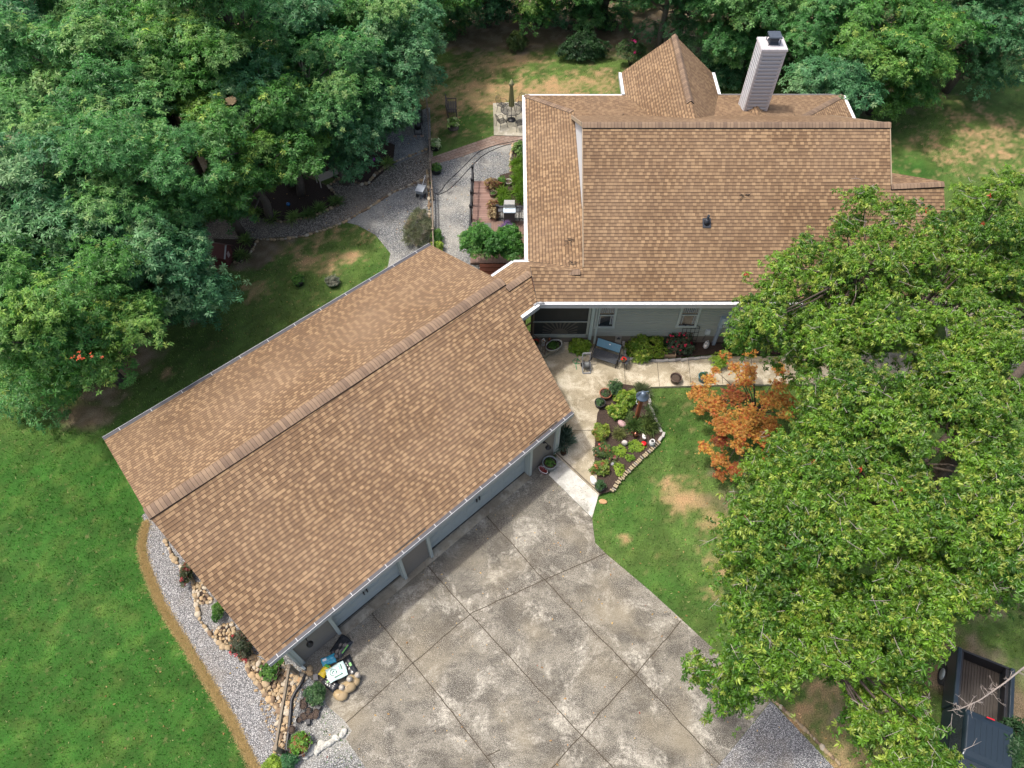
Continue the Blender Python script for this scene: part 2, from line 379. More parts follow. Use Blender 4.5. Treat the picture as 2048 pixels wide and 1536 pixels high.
def mesh_np(name, co, faces, col=None, smooth=False):
    me = bpy.data.meshes.new(name); n = len(co); k = faces.shape[1]; m = len(faces)
    me.vertices.add(n); me.vertices.foreach_set('co', np.ascontiguousarray(co, dtype=np.float32).ravel())
    me.loops.add(m * k); me.loops.foreach_set('vertex_index', np.ascontiguousarray(faces, dtype=np.int32).ravel())
    me.polygons.add(m); me.polygons.foreach_set('loop_start', np.arange(0, m * k, k, dtype=np.int32))
    if smooth: me.polygons.foreach_set('use_smooth', np.ones(m, dtype=bool))
    me.update(calc_edges=True)
    if col is not None:
        a = me.color_attributes.new('Col', 'FLOAT_COLOR', 'POINT'); c4 = np.ones((n, 4), dtype=np.float32); c4[:, :3] = col
        a.data.foreach_set('color', c4.ravel())
    return me
build_ground()

# ------------------------------------------------------------------ surfaces lying on the ground
def gravel_mat(name, cols, scale, dirt=(.1, .08, .06), patch=None):
    t = NT(name); p = t.pos(); v = t.voro(p, scale, out='Color'); d = t.voro(p, scale); r = t.sep(v)[0]
    c = t.ramp(r, [(i / max(1, len(cols) - 1), x) for i, x in enumerate(cols)])
    c = t.mix(t.ramp(d, [(.3, 0.0), (.62, .85)]), c, tuple(x * .16 for x in cols[1]))
    b = t.noise(p, .8, 4, .65); c = t.mix(t.ramp(b, [(.5, 0.0), (.78, .55)]), c, dirt)
    if patch: b2 = t.noise(p, .45, 3, .6); c = t.mix(t.ramp(b2, [(.45, 0.0), (.7, .5)]), c, patch)
    t.bump(t.math('SUBTRACT', 1.0, d), 1.0, .012); return t.set(color=c, rough=.85, spec=.3)
M['gravel_light'] = gravel_mat('pale_limestone_gravel', [(.10, .10, .105), (.25, .25, .255), (.42, .415, .41), (.66, .655, .64)], 40, (.2, .17, .13))
M['gravel_blue'] = gravel_mat('blue_grey_gravel', [(.1, .105, .11), (.22, .23, .235), (.34, .35, .35), (.58, .57, .53)], 32, (.17, .16, .14), (.42, .40, .34))
M['gravel_pea'] = gravel_mat('brown_pea_gravel', [(.13, .11, .09), (.26, .225, .185), (.38, .335, .275), (.58, .52, .43)], 22, (.14, .11, .08), (.3, .24, .18))
def concrete_mat(name, base, dark, light, speck=1.0, scale=1.0, seed=0.0):
    t = NT(name); p0 = t.pos(); mp = t.n('ShaderNodeMapping'); t.l(p0, mp.inputs[0]); mp.inputs['Location'].default_value = (seed, seed * 2, 0); p = mp.outputs[0]
    a = t.noise(p, .32 * scale, 6, .62, .6); b = t.noise(p, 1.1 * scale, 6, .68, .4); s = t.noise(p, 38, 3, .75); s2 = t.noise(p, 85, 2, .8)
    c = t.mix(t.ramp(a, [(.40, 0.0), (.60, .95)]), base, dark)
    c = t.mix(t.ramp(b, [(.48, 0.0), (.62, .8)]), c, light)
    c = t.mix(t.ramp(t.noise(p, 2.3 * scale, 5, .7, 1.2), [(.52, 0.0), (.68, .6)]), c, tuple(x * .72 for x in dark))
    m = t.ramp(b, [(.4, .25), (.62, 1.0)])
    c = t.mix(t.math('MULTIPLY', t.ramp(s, [(.52, 0.0), (.62, .85 * speck)]), m), c, tuple(min(1, x * 1.5) for x in light))
    c = t.mix(t.ramp(s2, [(.56, 0.0), (.68, .7 * speck)]), c, tuple(x * .38 for x in dark))
    c = t.mix(t.ramp(t.noise(p, 5, 4, .8), [(.66, 0.0), (.72, .6)]), c, tuple(x * .45 for x in dark))
    t.bump(s, .35, .006); return t.set(color=c, rough=.92, spec=.2)
def drive_mat():
    """weathered slab concrete: streaks along the fall of the drive, damp dark bands beside the joints, pale exposed aggregate"""
    t = NT('stained_driveway_concrete'); p = t.pos(); s = t.sep(p)
    mp = t.n('ShaderNodeMapping'); mp.vector_type = 'POINT'; t.l(p, mp.inputs[0]); mp.inputs['Rotation'].default_value = (0, 0, rad(42)); mp.inputs['Scale'].default_value = (.7, 1.2, 1); q = mp.outputs[0]
    def dist(px, w, wob=.05):
        A, B = U(*px[0]), U(*px[1]); d = (B - A).normalized(); nx, ny = -d.y, d.x; c = nx * A.x + ny * A.y
        v = t.math('SUBTRACT', t.math('ADD', t.math('MULTIPLY', s[0], nx), t.math('MULTIPLY', s[1], ny)), c)
        v = t.math('ADD', v, t.math('MULTIPLY', t.math('SUBTRACT', t.noise(p, 2.5, 4, .7), .5), w * 1.6)); return t.math('ABSOLUTE', v)
    j = None
    for px, w in ((((962, 1020), (1440, 1530)), .3), (((852, 1128), (1163, 1470)), .35), (((740, 1222), (990, 1536)), .3), (((1212, 1106), (940, 1228)), .3), (((940, 1228), (690, 1446)), .35), (((1362, 1242), (1163, 1470)), .3)):
        m = t.math('SUBTRACT', 1.0, t.math('DIVIDE', dist(px, w), w), clamp=True); j = m if j is None else t.math('MAXIMUM', j, m)
    # damp band in front of the garage
    A = U(1058, 952); B = U(685, 1270); d = (B - A).normalized(); nx, ny = -d.y, d.x; c0 = nx * A.x + ny * A.y
    g = t.math('SUBTRACT', t.math('ADD', t.math('MULTIPLY', s[0], nx), t.math('MULTIPLY', s[1], ny)), c0); g = t.math('ADD', g, t.math('MULTIPLY', t.math('SUBTRACT', t.noise(p, 1.2, 4, .7), .5), 1.0))
    band = t.ramp(t.math('DIVIDE', g, 3.0), [(.06, 0.0), (.2, 1.0), (.45, .6), (.8, 0.0)])
    a = t.noise(q, .9, 6, .68, .5); a2 = t.noise(p, .55, 5, .65, .3); fine = t.noise(p, 9, 6, .8); sp = t.noise(p, 46, 3, .8); sp2 = t.voro(p, 60, out='Color')
    c = t.mix(a2, (.185, .168, .132), (.155, .145, .12))
    c = t.mix(t.ramp(a, [(.44, 0.0), (.57, .95)]), c, (.072, .065, .053))
    c = t.mix(t.ramp(t.noise(q, 1.6, 6, .75, .4), [(.5, 0.0), (.62, .75)]), c, (.06, .055, .046))
    c = t.mix(t.math('MULTIPLY', t.ramp(j, [(.0, 0.0), (.55, .45), (1.0, .8)]), t.ramp(fine, [(.38, .15), (.6, 1.0)])), c, (.075, .062, .045))
    c = t.mix(t.math('MULTIPLY', band, t.ramp(t.noise(q, 1.3, 5, .7), [(.35, 0.1), (.55, .75)])), c, (.085, .076, .062))
    pale = t.ramp(t.noise(p, .75, 6, .72, .6), [(.51, 0.0), (.62, 1.0)])
    c = t.mix(t.math('MULTIPLY', pale, t.ramp(fine, [(.4, .15), (.6, .95)])), c, (.43, .405, .34))
    c = t.mix(t.ramp(t.noise(p, 22, 5, .85), [(.54, 0.0), (.62, .55)]), c, (.05, .046, .038)); c = t.mix(t.math('MULTIPLY', t.ramp(sp, [(.53, 0.0), (.60, .95)]), t.ramp(a2, [(.35, .35), (.6, .9)])), c, (.52, .49, .42))
    c = t.mix(t.math('MULTIPLY', t.math('LESS_THAN', t.sep(sp2)[0], .14), .6), c, (.05, .045, .038))
    tan = t.ramp(t.noise(p, .4, 3, .5), [(.5, 0.0), (.7, .5)]); c = t.mix(tan, c, (.24, .205, .14))
    t.bump(sp, .5, .006); return t.set(color=c, rough=.93, spec=.2)
M['drive'] = drive_mat()
M['drive_clean'] = concrete_mat('worn_tan_driveway_concrete', (.30, .26, .19), (.17, .145, .11), (.4, .37, .3), .35, seed=7)
M['walk'] = concrete_mat('exposed_aggregate_concrete', (.35, .305, .215), (.2, .165, .105), (.5, .45, .35), 1.1, 1.2, 3)
M['ramp'] = concrete_mat('pale_new_concrete', (.43, .42, .375), (.24, .23, .2), (.52, .51, .47), .7, 1.6, 5)
M['patio'] = concrete_mat('patio_concrete', (.38, .35, .27), (.27, .25, .19), (.46, .43, .36), .2, 1.2, 9)
def mulch_mat():
    t = NT('dark_bark_mulch'); p = t.pos(); a = t.noise(p, 24, 4, .8, .8); w = t.noise(p, 34, 2, .9, 3)
    c = t.mix(a, (.018, .013, .011), (.085, .06, .048)); c = t.mix(t.ramp(w, [(.64, 0.0), (.72, .9)]), c, (.3, .23, .17))
    t.bump(a, 1, .03); return t.set(color=c, rough=.95, spec=.15)
M['mulch'] = mulch_mat()
def paver_mat():
    t = NT('brick_pavers'); p = t.pos(); br = t.n('ShaderNodeTexBrick'); mp = t.n('ShaderNodeMapping'); t.l(p, mp.inputs[0]); mp.inputs['Rotation'].default_value = (0, 0, rad(-28)); t.l(mp.outputs[0], br.inputs[0])
    br.inputs['Color1'].default_value = (.24, .155, .115, 1); br.inputs['Color2'].default_value = (.32, .24, .19, 1); br.inputs['Mortar'].default_value = (.07, .055, .045, 1)
    br.inputs['Scale'].default_value = 1.0; br.inputs['Brick Width'].default_value = .32; br.inputs['Row Height'].default_value = .2; br.inputs['Mortar Size'].default_value = .012
    c = t.mix(t.math('MULTIPLY', t.noise(p, 4, 5, .7), .7), br.outputs[0], (.12, .09, .07)); t.bump(br.outputs['Fac'], -.6, .01); return t.set(color=c, rough=.9)
M['paver'] = paver_mat()
def structure(name, mb, m, **k):
    o = mb.build(name, m); o['kind'] = 'structure'; return o
def sheet(name, px, z, m): return structure(name, MB().sheet(polypts(px), z), m)

DRIVE = [(560, 1300), (1085, 880), (1107, 912), (1098, 951), (1184, 1037), (1190, 1086), (1212, 1108), (1300, 1182), (1420, 1292), (1541, 1401), (1433, 1536), (1380, 1600), (770, 1600), (728, 1530), (692, 1478), (704, 1462), (690, 1442), (655, 1412), (640, 1376), (604, 1338)]
drv = MB().prism(polypts(DRIVE), -.1, .024, 0, 0); structure('driveway', drv, M['drive'])
def strip_on(mb, px, w, z):
    P = polypts(px)
    for a, b in zip(P[:-1], P[1:]):
        d = (b - a).normalized(); n = Vector((-d.y, d.x)) * w / 2; b2 = b + d * w * .3
        mb.add([(a.x - n.x, a.y - n.y, z), (b2.x - n.x, b2.y - n.y, z), (b2.x + n.x, b2.y + n.y, z), (a.x + n.x, a.y + n.y, z)], [(0, 1, 2, 3)])
    return mb
R0 = random.Random(5)
def wavy(px, amp=1.0, step=18):
    out = []
    for (x0, y0), (x1, y1) in zip(px[:-1], px[1:]):
        n = max(1, int(math.hypot(x1 - x0, y1 - y0) / step))
        for k in range(n): t_ = k / n; out.append((x0 + (x1 - x0) * t_ + R0.uniform(-amp, amp), y0 + (y1 - y0) * t_ + R0.uniform(-amp, amp)))
    out.append(px[-1]); return out
jm = simple('joint_filler', (.05, .038, .025), .95, var=.6, scale=6)
J = MB()
for px in [[(962, 1020), (1088, 1160), (1271, 1349), (1440, 1530)], [(852, 1128), (940, 1228), (1070, 1370), (1163, 1470), (1230, 1540)], [(740, 1222), (826, 1327), (905, 1425), (990, 1536)],
           [(1212, 1106), (1088, 1160), (945, 1226), (826, 1327), (723, 1418), (692, 1446)], [(1362, 1242), (1271, 1349), (1200, 1425), (1163, 1470), (1100, 1540)], [(975, 1512), (1000, 1500)]]:
    strip_on(J, wavy(px, 1.1), .03, .028)
structure('driveway_joint', J, jm)
# slab in front of the door line, left rougher
sheet('threshold', [(676, 1260), (1050, 945), (1062, 957), (688, 1274)], .029, M['drive_clean'])
# raised aggregate walk, step edge to the ramp
WALK = [(1020, 700), (1090, 640), (1120, 676), (1180, 690), (1240, 690), (1252, 722), (1320, 724), (1420, 716), (1560, 716), (1700, 712), (1905, 702), (1905, 770), (1700, 772), (1480, 772), (1300, 777), (1285, 800), (1200, 800), (1195, 870), (1193, 960), (1198, 992), (1107, 908), (1090, 870)]
structure('walkway', MB().prism(polypts(WALK), -.05, .13), M['walk'])
wj = MB()
for px in [[(1105, 864), (1192, 864)], [(1248, 724), (1250, 778)], [(1313, 724), (1318, 776)], [(1375, 720), (1381, 774)], [(1440, 718), (1444, 772)], [(1560, 716), (1565, 772)], [(1680, 713), (1690, 772)]]: strip_on(wj, px, .02, .134)
structure('walkway_joint', wj, jm)
rp = [U(1113, 914), U(1197, 991), U(1184, 1036), U(1098, 951)]
rm = MB(); rm.add([(rp[0].x, rp[0].y, .12), (rp[1].x, rp[1].y, .05), (rp[2].x, rp[2].y, .03), (rp[3].x, rp[3].y, .05)] + [(p.x, p.y, -.05) for p in rp], [(3, 2, 1, 0), (0, 1, 5, 4), (1, 2, 6, 5), (2, 3, 7, 6), (3, 0, 4, 7)])
structure('ramp', rm, M['ramp'])
structure('step_kerb', MB().bar((U(1110, 907).x, U(1110, 907).y, .06), (U(1198, 989).x, U(1198, 989).y, .06), .05, .17), simple('weathered_kerb_wood', (.13, .105, .08), .9))
sheet('east_drive', [(1880, 600), (1960, 600), (2120, 700), (2100, 740), (1905, 745)], .012, M['walk'])

sheet('gravel_strip', wavy([(285, 1030), (292, 1060), (291, 1100), (300, 1150), (315, 1182), (340, 1230), (375, 1280), (400, 1320), (430, 1372), (457, 1420), (490, 1490), (512, 1545), (560, 1600), (640, 1600), (600, 1500), (575, 1400), (560, 1330), (420, 1150), (320, 1000), (285, 1030)], 2.5, 14), .008, M['gravel_light'])
sheet('gravel_apron', [(560, 1290), (612, 1325), (650, 1380), (700, 1440), (735, 1490), (780, 1600), (560, 1600), (572, 1480), (590, 1400)], .012, M['gravel_blue'])
sheet('gravel_drive', [(1542, 1402), (1700, 1570), (1750, 1640), (1380, 1640), (1433, 1536)], .010, M['gravel_light'])
BACKG = [(864, 322), (985, 272), (1100, 276), (1110, 560), (930, 600), (868, 540), (862, 400)]
sheet('gravel_court', BACKG, .009, M['gravel_blue'])
sheet('gravel_yard', [(687, 444), (786, 386), (850, 366), (866, 372), (866, 620), (740, 620), (776, 532), (781, 507), (751, 470), (714, 450)], .009, M['gravel_blue'])
sheet('gravel_corner', [(740, 250), (860, 215), (862, 300), (790, 330), (760, 300)], .007, M['gravel_blue'])
sheet('gravel_path', [(866, 296), (786, 326), (736, 368), (675, 359), (657, 373), (684, 406), (627, 433), (566, 445), (519, 435), (486, 423), (454, 430), (402, 455), (360, 492), (340, 540), (425, 530), (430, 482), (516, 477), (603, 472), (687, 444), (786, 386), (848, 371), (866, 360)], .006, M['gravel_pea'])
sheet('mulch_bed', [(684, 406), (627, 433), (566, 445), (519, 435), (486, 423), (470, 400), (500, 350), (560, 330), (657, 373)], .014, M['mulch'])
sheet('mulch_bed', [(675, 359), (736, 372), (786, 328), (790, 290), (740, 270), (660, 300), (640, 350)], .014, M['mulch'])
sheet('mulch_bed', [(428, 478), (516, 479), (500, 515), (478, 528), (466, 526), (430, 520)], .014, M['mulch'])
sheet('mulch_bed', [(1250, 690), (1256, 718), (1325, 720), (1420, 712), (1560, 712), (1700, 708), (1700, 660), (1240, 660)], .13, M['mulch'])
ISL = [(1236, 770), (1292, 778), (1296, 792), (1300, 820), (1312, 845), (1324, 870), (1318, 885), (1285, 915), (1245, 955), (1222, 985), (1198, 992), (1194, 960), (1188, 930), (1190, 870), (1194, 830), (1210, 800)]
sheet('mulch_bed', ISL, .136, M['mulch'])
structure('patio', MB().prism(polypts([(986, 208), (1060, 204), (1062, 274), (988, 272)]), -.05, .06), M['patio'])
sheet('brick_path', [(863, 315), (986, 272), (1062, 274), (1062, 286), (985, 292), (920, 315), (864, 330)], .016, M['paver'])
sheet('side_bed', [(1028, 288), (1062, 284), (1070, 420), (1010, 420), (985, 400), (1000, 350), (1020, 345)], .016, M['mulch'])
# ================================================================== GARAGE
ZG, ZC = 2.5, 3.8
gA, gB = U(533, 1324, ZG), U(1143, 822, ZG); gd = (gB - gA); gd.z = 0; gd.normalize(); gn = Vector((-gd.y, gd.x, 0))      # gn points to the back
gs = (ZC - ZG) / (U(1058, 619, ZC) - gA).dot(gn)
GF = Plane((-gs * gn.x, -gs * gn.y, 1), gA)
rL, rR = GF.px(293, 1027), GF.px(1003, 562)
eBL, eBR = U(208, 880, ZG), U(862, 490, ZG)
GB = plane3(rL, rR, (eBL + eBR) / 2)
cA, cB = GF.px(1013, 578), GF.px(1060, 546)
CB = plane3(cA, cB, U(1010, 537, ZC))
garage = thing('garage', 'long two-door attached garage with brown shingle gable roof beside the driveway', 'garage', ((gA + rR) / 2).to_3d() * Vector((1, 1, 0)) if False else (gA.x, gA.y, 0))
TH = .14
roofg = MB()
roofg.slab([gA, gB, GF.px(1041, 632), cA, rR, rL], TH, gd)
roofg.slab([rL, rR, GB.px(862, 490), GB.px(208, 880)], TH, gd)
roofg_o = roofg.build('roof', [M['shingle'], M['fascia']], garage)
def ridge_cap(name, pts, w, parent, sl, sr, lift=.035, ext=0.0):
    """cap shingles folded over a ridge: pts along the ridge, slopes down on each side"""
    mb = MB()
    for a, b in zip(pts[:-1], pts[1:]):
        a = Vector(a); b = Vector(b); d = (b - a).normalized(); h = Vector((-d.y, d.x, 0)).normalized(); L = (b - a).length
        prof = [(-w, -w * sl), (-w * .35, -w * .12 * sl * 2), (0, 0), (w * .35, -w * .12 * sr * 2), (w, -w * sr)]
        P = []
        for p in (a, b):
            for o_, z_ in prof: P.append(p + h * o_ + Vector((0, 0, z_ + lift + .01)))
            for o_, z_ in (prof[0], prof[-1]): P.append(p + h * o_ + Vector((0, 0, z_ + .004)))
        fs = []; uvs = []; u0 = a.dot(d)
        for i in range(4):
            fs.append((i, i + 1, i + 8, i + 7)); v0, v1 = prof[i][0], prof[i + 1][0]; uvs.append([(u0, v0), (u0, v1), (u0 + L, v1), (u0 + L, v0)])
        fs += [(5, 0, 7, 12), (4, 6, 13, 11), (0, 5, 6, 4, 3, 2, 1), (7, 8, 9, 10, 11, 13, 12)]; uvs += [None] * 4
        mis = [0] * 4 + [1] * 4; base = len(mb.f); mb.add(P, fs, 0, False, uvs)
        for k in range(8): mb.mi[base + k] = mis[k]
    return mb.build(name, [M['ridge'], M['black']], parent)
gsb = (rL.z - ZG) / abs((eBL - rL).dot(gn))
ridge_cap('ridge_cap', [rL - gd * .02, rR + gd * .04], .24, roofg_o, gsb, gs, .055)
# walls (front wall line runs along the door bases)
W0, W1 = U(605, 1329), U(1110, 908); wd = (W1 - W0).normalized(); wn_ = Vector((-wd.y, wd.x, 0)); WL = (W1 - W0).length
def W(s, t, z=0.0): p = W0 + wd * s + wn_ * t; return (p.x, p.y, z)
def sproj(px, py): return (U(px, py) - W0).dot(wd)
s1, s2, s3, s4 = sproj(685.4, 1270), sproj(812.9, 1162.2), sproj(868.5, 1114.7), sproj(1058.5, 952)
WT = ZG - .02; DEP = 10.4; REC = .25
wallm = MB()
for a, b in ((0, s1), (s2, s3), (s4, WL)): laps(wallm, W(a, .06), W(b, .06), .0, WT + .1, .115, .012)
laps(wallm, W(WL, .06), W(WL + .25, DEP), .0, 2.4, .115, .012); laps(wallm, W(0, DEP), W(0, .06), .0, 2.35, .115, .012)
laps(wallm, W(WL + .25, DEP), W(0, DEP), .0, 2.35, .115, .012)
# gable ends
for s_ in (0.02, WL + .02):
    P = [Vector(W(s_, .1, 2.35)), Vector(W(s_, 5.4, 4.0)), Vector(W(s_, DEP, 2.35))]; wallm.add(P, [(0, 1, 2)])
wallm.build('wall', M['gsiding'], garage)
for s_ in (s1, s2, s3, s4):
    tr = MB()
    sg = 1 if s_ in (s1, s3) else -1     # trim stands beside the opening
    tr.box(W(s_ - sg * .05, .03, WT / 2), (.12, .16, WT), math.atan2(wd.y, wd.x))
    tr.box(W(s_ + sg * .012, REC / 2 + .06, WT / 2), (.03, REC + .02, WT), math.atan2(wd.y, wd.x)); tr.build('door_trim', M['trim'], garage)
for a, b in ((s1, s2), (s3, s4)): MB().box(W((a + b) / 2, .03, WT - .09), (b - a, .15, .18), math.atan2(wd.y, wd.x)).build('door_header', M['trim'], garage)
for s_ in (WL - .02, .05): MB().box(W(s_, .025, WT / 2), (.13, .13, WT), math.atan2(wd.y, wd.x)).build('corner_board', M['trim'], garage)
for a, b in ((s1, s2), (s3, s4)):
    n = 4; h = 2.15 / n; dm = MB(); az = math.atan2(wd.y, wd.x); cols = 4 if b - a < 3.5 else 8
    for k in range(n):
        dm.box(W((a + b) / 2, REC + .02, k * h + h / 2), (b - a - .02, .05, h - .012), az)
        cw = (b - a) / cols
        for c_ in range(cols):
            dm.box(W(a + (c_ + .5) * cw, REC - .012, k * h + h / 2), (cw * .8, .012, h * .62), az); dm.box(W(a + (c_ + .5) * cw, REC - .02, k * h + h / 2), (cw * .66, .012, h * .42), az)
    d = dm.build('garage_door', M['doorpaint'], garage)
    hm = MB()
    for o_ in (-.07, .07): hm.box(W((a + b) / 2 + o_, REC - .05, 1.05), (.045, .04, .26), az)
    hm.build('handle', M['black'], d)
    MB().box(W((a + b) / 2, REC + .0, .02), (b - a, .06, .05), az).build('bottom_seal', M['black'], d)
cm_gut = simple('weathered_gutter_metal', (.42, .43, .44), .5, var=.3, scale=4)
# gutters with dark leaf guards and white straps
def gutter(name, a, b, outd, parent, m, w=.13, straps=0, mstrap=None):
    a = Vector(a); b = Vector(b); o = Vector(outd); g = MB()
    ca = a + o * (w / 2); cb = b + o * (w / 2)
    g.bar(ca - Vector((0, 0, .06)), cb - Vector((0, 0, .06)), w, .12)
    go = g.build(name, m, parent); gm = MB()
    gm.bar(a + o * (w + .004), b + o * (w + .004), .014, .03); gm.bar(a + o * (w + .002) - Vector((0, 0, .12)), b + o * (w + .002) - Vector((0, 0, .12)), .012, .2)
    if straps:
        L = (b - a).length; d = (b - a).normalized()
        for k in range(int(L / straps)):
            p = a + d * (straps * (k + .5)); gm.bar(p + Vector((0, 0, .004)), p + o * w + Vector((0, 0, .004)), .022, .012, up=(0, 0, 1))
    gm.build('gutter_lip', mstrap or cm_gut, go); return go
gutter('gutter', gA, gB, -gn, garage, M['dark_gutter'], .13, .72)
gutter('gutter', GB.px(208, 880), GB.px(862, 490), gn, garage, M['dark_gutter'], .15, 1.3)
dsp = MB(); dsp.bar(W(-.06, -.03, ZG - .1), W(-.06, -.03, .12), .09, .11); dsp.bar(W(-.06, -.03, .12), W(-.02, -.22, .06), .09, .1); dsp.build('downspout', M['trim'], garage)
dsp = MB(); dsp.bar(W(WL + .1, -.01, ZG - .1), W(WL + .1, -.01, .14), .09, .08); dsp.build('downspout', M['trim'], garage)
def wall_lamp(s_, z):
    lm = MB(); p = Vector(W(s_, .05, z)); o = -wn_
    lm.lathe([(0, 0), (.05, 0), (.06, .02), (.05, .04), (0, .05)], 12, p + o * .02)
    lm.tube([p, p + o * .12 + Vector((0, 0, .14)), p + o * .24 + Vector((0, 0, .12)), p + o * .27], .016, 8)
    lm.lathe([(.0, .06), (.045, .05), (.05, 0), (.11, -.06), (.12, -.075), (.10, -.07), (0, -.04)], 18, p + o * .27)
    lm.lathe([(.0, -.2), (.045, -.18), (.06, -.1), (.05, -.06)], 14, p + o * .27)
    return lm.build('wall_lamp', M['black'], garage)
wall_lamp(sproj(640, 1300) - .1, 1.75); wall_lamp(sproj(1092, 925) - .15, 1.75)

# ================================================================== HOUSE
ZE = 3.8; yE = U(1280, 604, ZE).y; SH = .62
HF = Plane((0, -SH, 1), (0, yE, ZE))
h_rL, h_rR = HF.px(1165, 247), HF.px(1780, 245.5); RZ, RY = h_rL.z, h_rL.y
house = thing('house', 'sage green sided house with steep brown shingle roof and back porch hips', 'house', (3.3, 20.1, 0))
X1, X2 = h_rL.x, h_rR.x
e1 = U(1045, 193, ZE); e2 = U(1062, 522, ZE); e3 = U(1680, 188, ZE); LO = .27
xl = (e1.x + e2.x) / 2; yb = (e1.y + e3.y) / 2; xr = e3.x + .1
HL = Plane((-LO, 0, 1), (xl, 0, ZE)); HB = Plane((0, LO, 1), (0, yb, ZE)); HR = Plane((LO, 0, 1), (xr, 0, ZE)); HBU = Plane((0, SH, 1), (0, RY, RZ))
XW = X1 + .17
rf = MB(); ux = (1, 0, 0); uy = (0, 1, 0)
wR1, wR2, wR3 = HF.px(1781, 372), HF.px(1887, 367), HF.px(1903, 597)
bend0 = GF.px(1075, 607); bend1 = cB; j1 = Vector((X1, HF.px(1165, 543).y, 0)); j1.z = HF.z(j1.x, j1.y)
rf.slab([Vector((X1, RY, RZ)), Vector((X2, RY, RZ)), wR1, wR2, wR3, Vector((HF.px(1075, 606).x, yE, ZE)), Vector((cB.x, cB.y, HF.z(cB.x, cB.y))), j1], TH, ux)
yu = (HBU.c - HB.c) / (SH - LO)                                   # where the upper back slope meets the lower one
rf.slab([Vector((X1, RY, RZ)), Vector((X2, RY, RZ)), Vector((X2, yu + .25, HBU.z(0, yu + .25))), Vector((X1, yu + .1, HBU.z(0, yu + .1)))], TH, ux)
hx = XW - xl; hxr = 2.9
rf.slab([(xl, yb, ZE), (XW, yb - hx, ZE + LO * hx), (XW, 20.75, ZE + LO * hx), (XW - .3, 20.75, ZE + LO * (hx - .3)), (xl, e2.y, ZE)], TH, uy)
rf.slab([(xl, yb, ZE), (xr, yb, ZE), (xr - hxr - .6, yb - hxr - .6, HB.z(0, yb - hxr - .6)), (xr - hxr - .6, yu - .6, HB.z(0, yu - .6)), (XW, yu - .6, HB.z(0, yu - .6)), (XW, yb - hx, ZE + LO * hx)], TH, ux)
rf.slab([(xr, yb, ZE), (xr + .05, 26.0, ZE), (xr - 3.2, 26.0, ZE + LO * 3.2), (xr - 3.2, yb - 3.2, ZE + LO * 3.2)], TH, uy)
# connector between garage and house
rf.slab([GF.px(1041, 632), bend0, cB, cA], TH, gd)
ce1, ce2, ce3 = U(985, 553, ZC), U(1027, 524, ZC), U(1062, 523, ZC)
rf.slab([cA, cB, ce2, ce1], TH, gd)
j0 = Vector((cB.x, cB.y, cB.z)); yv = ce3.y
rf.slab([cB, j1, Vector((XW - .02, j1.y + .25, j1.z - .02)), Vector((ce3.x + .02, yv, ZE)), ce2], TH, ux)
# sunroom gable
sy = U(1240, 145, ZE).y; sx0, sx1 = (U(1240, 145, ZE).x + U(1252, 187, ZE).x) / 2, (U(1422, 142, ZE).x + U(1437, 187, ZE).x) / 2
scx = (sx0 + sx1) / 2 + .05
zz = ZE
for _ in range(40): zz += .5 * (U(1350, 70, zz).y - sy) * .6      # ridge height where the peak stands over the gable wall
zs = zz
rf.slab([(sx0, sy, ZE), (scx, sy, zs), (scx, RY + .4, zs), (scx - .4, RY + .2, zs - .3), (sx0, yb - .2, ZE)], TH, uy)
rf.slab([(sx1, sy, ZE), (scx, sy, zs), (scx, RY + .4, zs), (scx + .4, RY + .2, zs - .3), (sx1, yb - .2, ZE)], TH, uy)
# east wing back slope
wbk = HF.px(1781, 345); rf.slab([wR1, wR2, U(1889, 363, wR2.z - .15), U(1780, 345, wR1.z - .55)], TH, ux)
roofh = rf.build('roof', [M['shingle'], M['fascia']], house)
RO = (0, 0, .0)
ridge_cap('ridge_cap', [(X1 - .02, RY, RZ), (X2 + .02, RY, RZ)], .2, roofh, SH, SH, .05)
ridge_cap('ridge_cap', [cA, cB], .17, roofh, .3, gs, .05)
ridge_cap('ridge_cap', [cB + Vector((.05, 0, .0)), j1 + Vector((-.12, 0, 0))], .17, roofh, .4, SH, .05)
ridge_cap('ridge_cap', [(scx, sy + .02, zs), (scx, 30.0, zs)], .17, roofh, .85, .85, .05)
ridge_cap('ridge_cap', [(xl, yb, ZE), (XW - .1, yb - hx + .1, ZE + LO * (hx - .1))], .15, roofh, .2, .2, .02)
ridge_cap('ridge_cap', [(xr, yb, ZE), (xr - 3.1, yb - 3.1, ZE + LO * 3.1)], .15, roofh, .2, .2, .02)
ridge_cap('ridge_cap', [wR1, wR2], .17, roofh, .5, SH, .05)
# gutters
def strap_gutter(a, b, o, m=None, w=.14): return gutter('gutter', a, b, o, house, m or M['white'], w)
strap_gutter((HF.px(1075, 606).x - .02, yE, ZE), (wR3.x, yE, ZE), (0, -1, 0))
strap_gutter(GF.px(1041, 632), bend0, -gn)
strap_gutter((xl, e2.y, ZE), (xl, yb, ZE), (-1, 0, 0)); strap_gutter((xl, yb, ZE), (sx0, yb, ZE), (0, 1, 0), None, .07); strap_gutter((sx1, yb, ZE), (xr, yb, ZE), (0, 1, 0), M['fascia'], .08)
strap_gutter((xr + .02, 28.5, ZE), (xr, yb, ZE), (1, 0, 0)); strap_gutter((sx0, yb, ZE), (sx0, sy, ZE), (-1, 0, 0)); strap_gutter((sx1, yb, ZE), (sx1, sy, ZE), (1, 0, 0))
strap_gutter(ce1, ce2, gn, None, .1); strap_gutter(ce2, ce3, (0, 1, 0), None, .1)
